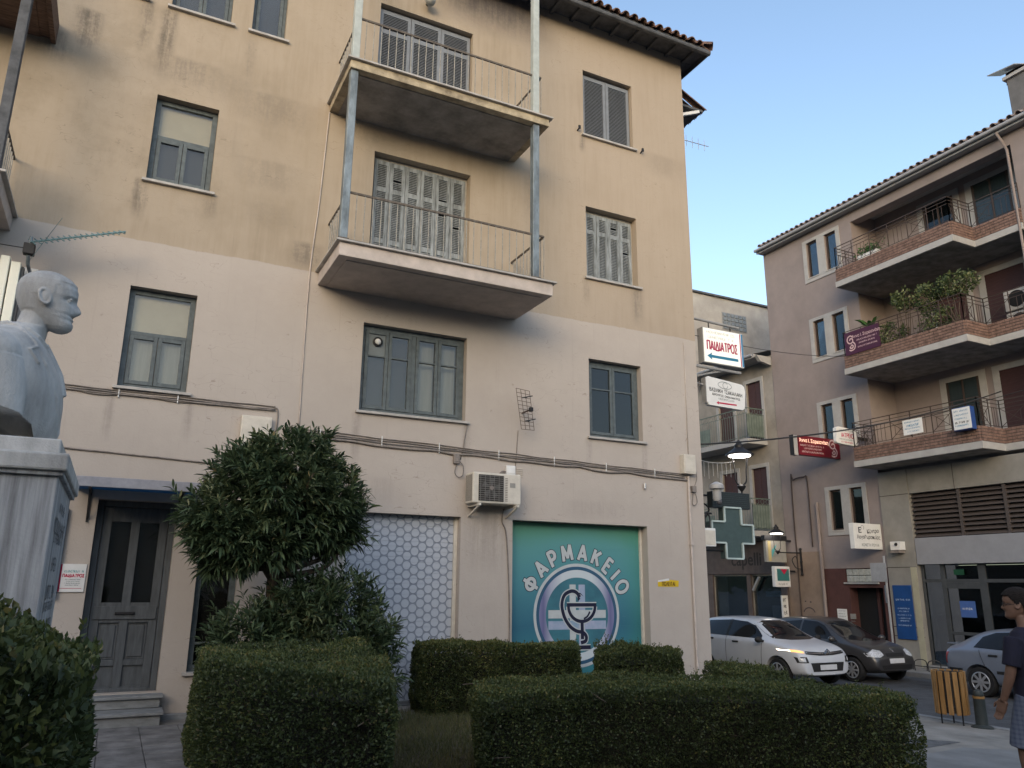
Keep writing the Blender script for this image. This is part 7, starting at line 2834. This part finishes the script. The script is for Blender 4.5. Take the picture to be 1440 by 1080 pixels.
    for s_ in (-1, 1):
        mx_, mz_ = spec['mirror']
        MB().ball((mx_, s_ * (W + .09), mz_), (.075, .10, .075), 14, 10).tube([(mx_, s_ * (W - .06), mz_ - .04), (mx_, s_ * (W + .05), mz_ - .02)], .03, 8).build("wing_mirror", spec.get('mirror_mat', TRIM), t, smooth=True)
        for hx, hz in spec['handles']:
            MB().box(hx - .10, hx + .10, s_ * (W * .985) - .02, s_ * (W * .985) + .02, hz - .02, hz + .022).build("door_handle", spec.get('handle_mat', TRIM), t, .012)
    t.location = loc
    t.rotation_euler = (0, 0, rotz)
    return t, bvh


def low_line(x0, x1):
    def f(x):
        return .20 + .10 * max(0, (x - x1) / .3) + .12 * max(0, (x0 - x) / .3)
    return f


# compact white hatchback
AMB = emat("lit_indicator", (1.0, .42, .12), .7, (.5, .3, .15))
DRLW = emat("lit_daylight_lamp", (1.0, .82, .6), 2.0)
c3 = dict(w=1.75, wr=.31, axles=(-1.22, 1.30), low=low_line(-1.7, 1.75), mirror=(.86, 1.0), handles=((-.05, .90), (-.95, .93)),
          prof=[(-1.97, .70, .74, .80, .5), (-1.99, .95, 1.02, .90, .52), (-1.90, .99, 1.20, .95, .53), (-1.66, 1.0, 1.38, .98, .55), (-1.2, 1.0, 1.45, 1.0, .58), (-.5, .98, 1.48, 1.0, .60), (.15, .97, 1.455, 1.0, .60), (.48, .96, 1.36, 1.0, .58), (.82, .955, 1.16, 1.0, .60), (1.08, .95, 1.01, .995, .66), (1.3, .925, .965, .985, .6), (1.62, .87, .915, .96, .5), (1.86, .78, .84, .90, .5), (1.97, .62, .72, .80, .5), (2.0, .45, .52, .72, .4)],
          side=[("side_window", [(-1.62, 1.04), (-1.50, 1.27), (-1.25, 1.355), (-.42, 1.40), (-.42, 1.02), (-1.3, 1.025)], CGL),
                ("side_window", [(-.36, 1.02), (-.36, 1.40), (.12, 1.375), (.42, 1.29), (.74, 1.07), (.76, 1.01)], CGL),
                ("pillar_trim", [(-.43, 1.02), (-.43, 1.405), (-.35, 1.405), (-.35, 1.02)], TRIM),
                ("sill_cladding", [(-.85, .24), (-.85, .32), (.92, .32), (.92, .24)], TRIM),
                ("door_seam", [(-.395, .34), (-.395, 1.0), (-.383, 1.0), (-.383, .34)], TRIM), ("door_seam", [(.80, .34), (.84, .95), (.852, .95), (.812, .34)], TRIM), ("door_seam", [(-1.22, .66), (-1.34, .98), (-1.328, .98), (-1.208, .66)], TRIM), ("rub_strip", [(-.82, .36), (-.82, .385), (.9, .385), (.9, .36)], TRIM)],
          ends=[("windscreen", [(-.66, 1.03), (-.56, 1.34), (-.3, 1.405), (.3, 1.405), (.56, 1.34), (.66, 1.03), (.3, 1.0), (-.3, 1.0)], 1, CGL, .006),
                ("rear_window", [(-.56, 1.08), (-.46, 1.34), (.46, 1.34), (.56, 1.08)], -1, CGL, .006),
                ("upper_grille", [(-.60, .735), (-.58, .80), (-.2, .775), (0, .765), (.2, .775), (.58, .80), (.60, .735), (.2, .70), (-.2, .70)], 1, TRIM, .006),
                ("lower_grille", [(-.46, .36), (-.52, .55), (.52, .55), (.46, .36)], 1, TRIM, .006),
                ("number_plate", [(-.26, .395), (-.26, .505), (.26, .505), (.26, .395)], 1, PLATE, .02),
                ("headlamp", [(-.78, .55), (-.80, .68), (-.60, .68), (-.57, .55)], 1, TRIM, .008), ("headlamp", [(.78, .55), (.80, .68), (.60, .68), (.57, .55)], 1, TRIM, .008),
                ("headlamp_lens", [(-.76, .57), (-.77, .66), (-.65, .66), (-.64, .57)], 1, LAMP, .014), ("headlamp_lens", [(.76, .57), (.77, .66), (.65, .66), (.64, .57)], 1, LAMP, .014),
                ("chrome_bar", [(-.62, .765), (-.62, .775), (0, .74), (.62, .775), (.62, .765), (0, .728)], 1, CHROME, .012),
                ("indicator", [(-.80, .775), (-.80, .83), (-.70, .82), (-.62, .795), (-.62, .76)], 1, AMB, .01), ("daylight_lamp", [(.80, .775), (.80, .83), (.70, .82), (.62, .795), (.62, .76)], 1, LAMP, .01),
                ("daylight_lamp", [(-.845, .79), (-.845, .825), (-.80, .825), (-.80, .785)], 1, DRLW, .012)])
WHITE = paint("white_car_paint", (.50, .52, .56), .3)
car1, _bv = make_car("white_car", "small white hatchback with its indicator lit, coming out of the side street", c3, WHITE, (14.85, 15.5, road_z(14.9)), -math.pi / 2)
# double chevron emblem on the nose
ce = MB()
for dz in (0, .045):
    for s_ in (-1, 1):
        ce.obox((2.005, s_ * .035, .765 + dz), (.008, 0, 0), (0, .042, -s_ * .028), (0, s_ * .006, .012))
WLOC[car1] = Vector((0, 0, 0))
ce.build("chevron_emblem", CHROME, car1)
# dark parked hatchback
pu = dict(w=1.66, wr=.29, axles=(-1.15, 1.25), low=low_line(-1.6, 1.6), mirror=(.80, .98), handles=((-.1, .85),), mirror_mat=None,
          prof=[(-1.88, .68, .72, .80, .5), (-1.90, .92, 1.0, .90, .5), (-1.78, .96, 1.25, .95, .52), (-1.5, .96, 1.42, .98, .55), (-.8, .95, 1.475, 1.0, .58), (-.1, .93, 1.46, 1.0, .58), (.25, .92, 1.40, 1.0, .57), (.7, .91, 1.14, 1.0, .60), (1.0, .90, .98, .99, .6), (1.3, .86, .91, .98, .55), (1.62, .78, .83, .95, .5), (1.82, .66, .73, .88, .5), (1.90, .50, .57, .78, .45), (1.90, .38, .42, .70, .4)],
          side=[("side_window", [(-1.45, 1.0), (-1.3, 1.30), (-.45, 1.39), (-.45, .98)], CGL), ("side_window", [(-.38, .98), (-.38, 1.39), (.05, 1.37), (.30, 1.28), (.66, 1.0), (.68, .96)], CGL), ("rub_strip", [(-.8, .52), (-.8, .58), (.85, .58), (.85, .52)], TRIM)],
          ends=[("windscreen", [(-.64, .98), (-.54, 1.31), (-.3, 1.385), (.3, 1.385), (.54, 1.31), (.64, .98), (.3, .95), (-.3, .95)], 1, CGL, .006),
                ("rear_window", [(-.55, 1.05), (-.45, 1.33), (.45, 1.33), (.55, 1.05)], -1, CGL, .006),
                ("headlamp", [(-.76, .62), (-.77, .70), (-.58, .79), (-.42, .76), (-.40, .66), (-.55, .61)], 1, LAMP, .01), ("headlamp", [(.76, .62), (.77, .70), (.58, .79), (.42, .76), (.40, .66), (.55, .61)], 1, LAMP, .01),
                ("grille", [(-.30, .62), (-.32, .70), (.32, .70), (.30, .62)], 1, TRIM, .006), ("badge", [(-.045, .72), (-.045, .80), (.045, .80), (.045, .72)], 1, CHROME, .012),
                ("lower_grille", [(-.5, .33), (-.54, .43), (.54, .43), (.5, .33)], 1, TRIM, .006), ("number_plate", [(-.26, .47), (-.26, .58), (.26, .58), (.26, .47)], 1, PLATE, .02)])
DGREY = paint("dark_grey_car_paint", (.035, .034, .036), .35)
pu['mirror_mat'] = DGREY
car2, _ = make_car("dark_car", "dark grey hatchback parked nose-out in front of the maroon entrance", pu, DGREY, (17.35, 15.55, -.62), -math.pi / 2)
# silver car
RLAMP = flat("red_tail_lamp", (.25, .01, .012), .2)
SILV = paint("silver_blue_car_paint", (.17, .195, .245), .35, .3)
as_ = dict(w=1.71, wr=.305, axles=(-1.24, 1.36), low=low_line(-1.7, 1.75), mirror=(.80, .98), handles=((-.9, .86), (.05, .84)), mirror_mat=SILV,
           prof=[(-2.02, .62, .66, .80, .5), (-2.04, .88, .93, .90, .5), (-1.98, .94, 1.0, .95, .52), (-1.80, .955, 1.09, .97, .54), (-1.42, .95, 1.31, .99, .54), (-1.0, .94, 1.40, 1.0, .56), (-.3, .93, 1.43, 1.0, .57), (.25, .92, 1.37, 1.0, .56), (.75, .91, 1.10, 1.0, .58), (1.05, .90, .96, .99, .6), (1.4, .85, .90, .98, .55), (1.75, .76, .81, .94, .5), (1.97, .62, .68, .86, .5), (2.05, .45, .52, .76, .4)],
           side=[("side_window", [(-1.36, 1.0), (-1.22, 1.22), (-.95, 1.32), (-.45, 1.355), (-.45, .975)], CGL), ("side_window", [(-.38, .975), (-.38, 1.355), (.08, 1.335), (.30, 1.26), (.70, 1.0), (.72, .96)], CGL),
                 ("rub_strip", [(-.85, .50), (-.85, .56), (.95, .56), (.95, .50)], TRIM), ("door_seam", [(-.42, .34), (-.42, .96), (-.408, .96), (-.408, .34)], TRIM), ("door_seam", [(-1.1, .62), (-1.22, .96), (-1.208, .96), (-1.088, .62)], TRIM), ("bumper_strip", [(-1.95, .50), (-1.95, .55), (-1.62, .55), (-1.62, .50)], TRIM)],
           ends=[("windscreen", [(-.62, .97), (-.54, 1.27), (-.3, 1.34), (.3, 1.34), (.54, 1.27), (.62, .97), (.3, .94), (-.3, .94)], 1, CGL, .006),
                 ("rear_window", [(-.56, 1.03), (-.50, 1.30), (.50, 1.30), (.56, 1.03)], -1, CGL, .006),
                 ("tail_lamp", [(-.80, .62), (-.80, .90), (-.62, .90), (-.64, .62)], -1, RLAMP, .01), ("tail_lamp", [(.80, .62), (.80, .90), (.62, .90), (.64, .62)], -1, RLAMP, .01),
                 ("headlamp", [(-.76, .62), (-.77, .72), (-.55, .76), (-.45, .66)], 1, LAMP, .01), ("headlamp", [(.76, .62), (.77, .72), (.55, .76), (.45, .66)], 1, LAMP, .01)])
car3, _ = make_car("silver_car", "silver-blue hatchback parked along the bank, partly behind the walking man", as_, SILV, (17.75, 10.05, -.62), -math.pi / 2)
WLOC[car3] = Vector((0, 0, 0))
MB().box(-2.12, -1.86, -.55, .55, 1.025, 1.055).build("spoiler", SILV, car3, .012)

# ------------------------------------------------------------------ street furniture
bn = thing("litter_bin", "slatted yellow-brown wooden litter bin on thin legs at the kerb", "litter bin", (11.55, 8.35, g(11.5)))
BW = pmat("varnished_pine_slat", (.27, .145, .05), .5, .2, 8, .15, 60, stretch=(4, 4, .5))
cxb, cyb, zb0 = 11.75, 8.36, g(11.7)
s0 = None
for k in range(14):
    a_ = 2 * math.pi * k / 14 + .1
    c_, d_ = math.cos(a_), math.sin(a_)
    q = MB().obox((cxb + c_ * .225, cyb + d_ * .225, zb0 + .46), (-d_ * .034, c_ * .034, 0), (c_ * .012, d_ * .012, 0), (0, 0, .31))
    q.build("slat", BW, bn, .005)
MB().lathe([(.195, zb0 + .17), (.195, zb0 + .75), (.18, zb0 + .75), (.18, zb0 + .2)], (cxb, cyb, 0), 20).build("liner", flat("dark_bin_liner", (.03, .025, .022), .7), bn)
for zz in (.26, .66):
    MB().tube([(cxb + .21 * math.cos(t), cyb + .21 * math.sin(t), zb0 + zz) for t in np.linspace(0, 2 * math.pi, 25)[:-1]], .01, 6, True).build("hoop", M['black'], bn)
for a_ in (.6, 2.6, 4.6):
    MB().tube([(cxb + .17 * math.cos(a_), cyb + .17 * math.sin(a_), zb0 - .01), (cxb + .17 * math.cos(a_), cyb + .17 * math.sin(a_), zb0 + .2)], .012, 6).build("leg", M['black'], bn)
bl = thing("bollard", "short dark metal bollard at the kerb right of the litter bin", "bollard", (11.85, 7.95, g(11.8)))
GRN = pmat("dark_green_iron", (.035, .042, .042), .5, .15, 8)
zz0 = g(11.85)
MB().lathe([(.15, zz0 - .01), (.15, zz0 + .02), (.085, zz0 + .05), (.078, zz0 + .40), (.082, zz0 + .41)], (11.85, 7.98, 0), 18).build("shaft", GRN, bl, smooth='angle')
MB().lathe([(.082, zz0 + .412), (.082, zz0 + .445)], (11.85, 7.98, 0), 18).build("band", flat("ochre_band", (.22, .12, .04), .6), bl, smooth='angle')
MB().lathe([(.065, zz0 + .447), (.075, zz0 + .47), (.06, zz0 + .52), (.02, zz0 + .54)], (11.85, 7.98, 0), 18).build("cap", GRN, bl, smooth='angle')
ts = thing("road_sign", "road sign plates seen edge-on from behind on a thin pole by the beige pier", "road sign", (19.55, 15.45, -.5))
MB().tube([(19.55, 15.44, -.55), (19.55, 15.44, 2.5)], .03, 8).build("pole", M['gutter'], ts, smooth='angle')
MB().obox((19.57, 15.56, 2.08), (.19, .19, 0), (.003, -.003, 0), (0, 0, .26)).build("upper_plate", M['gutter'], ts, .004)
MB().lathe([(.33, -.004), (.33, .004)], (0, 0, 0), 24, 'y').build("round_plate", M['band'], ts)
rp2 = ts.children[-1]
rp2.location = Vector((19.50, 15.62, 2.05)) - WLOC[ts]
rp2.rotation_euler = (0, 0, math.radians(44))
MB().obox((19.58, 15.53, 1.45), (.10, .10, 0), (.003, -.003, 0), (0, 0, .24)).build("lower_plate", M['band'], ts, .004)
rk = thing("bicycle_rack", "low dark bar rack on the far pavement by the beige pier", "rack", (19.5, 14.6, -.5))
for yy in (14.2, 14.6, 15.0):
    MB().tube(spline([(19.7, yy, -.51), (19.7, yy, -.28), (19.62, yy + .1, -.22), (19.5, yy + .2, -.28), (19.5, yy + .2, -.51)], 4), .014, 6).build("hoop", M['black'], rk)
MB().tube([(19.7, 14.0, -.40), (19.7, 15.3, -.40)], .012, 6).build("rail", M['black'], rk)
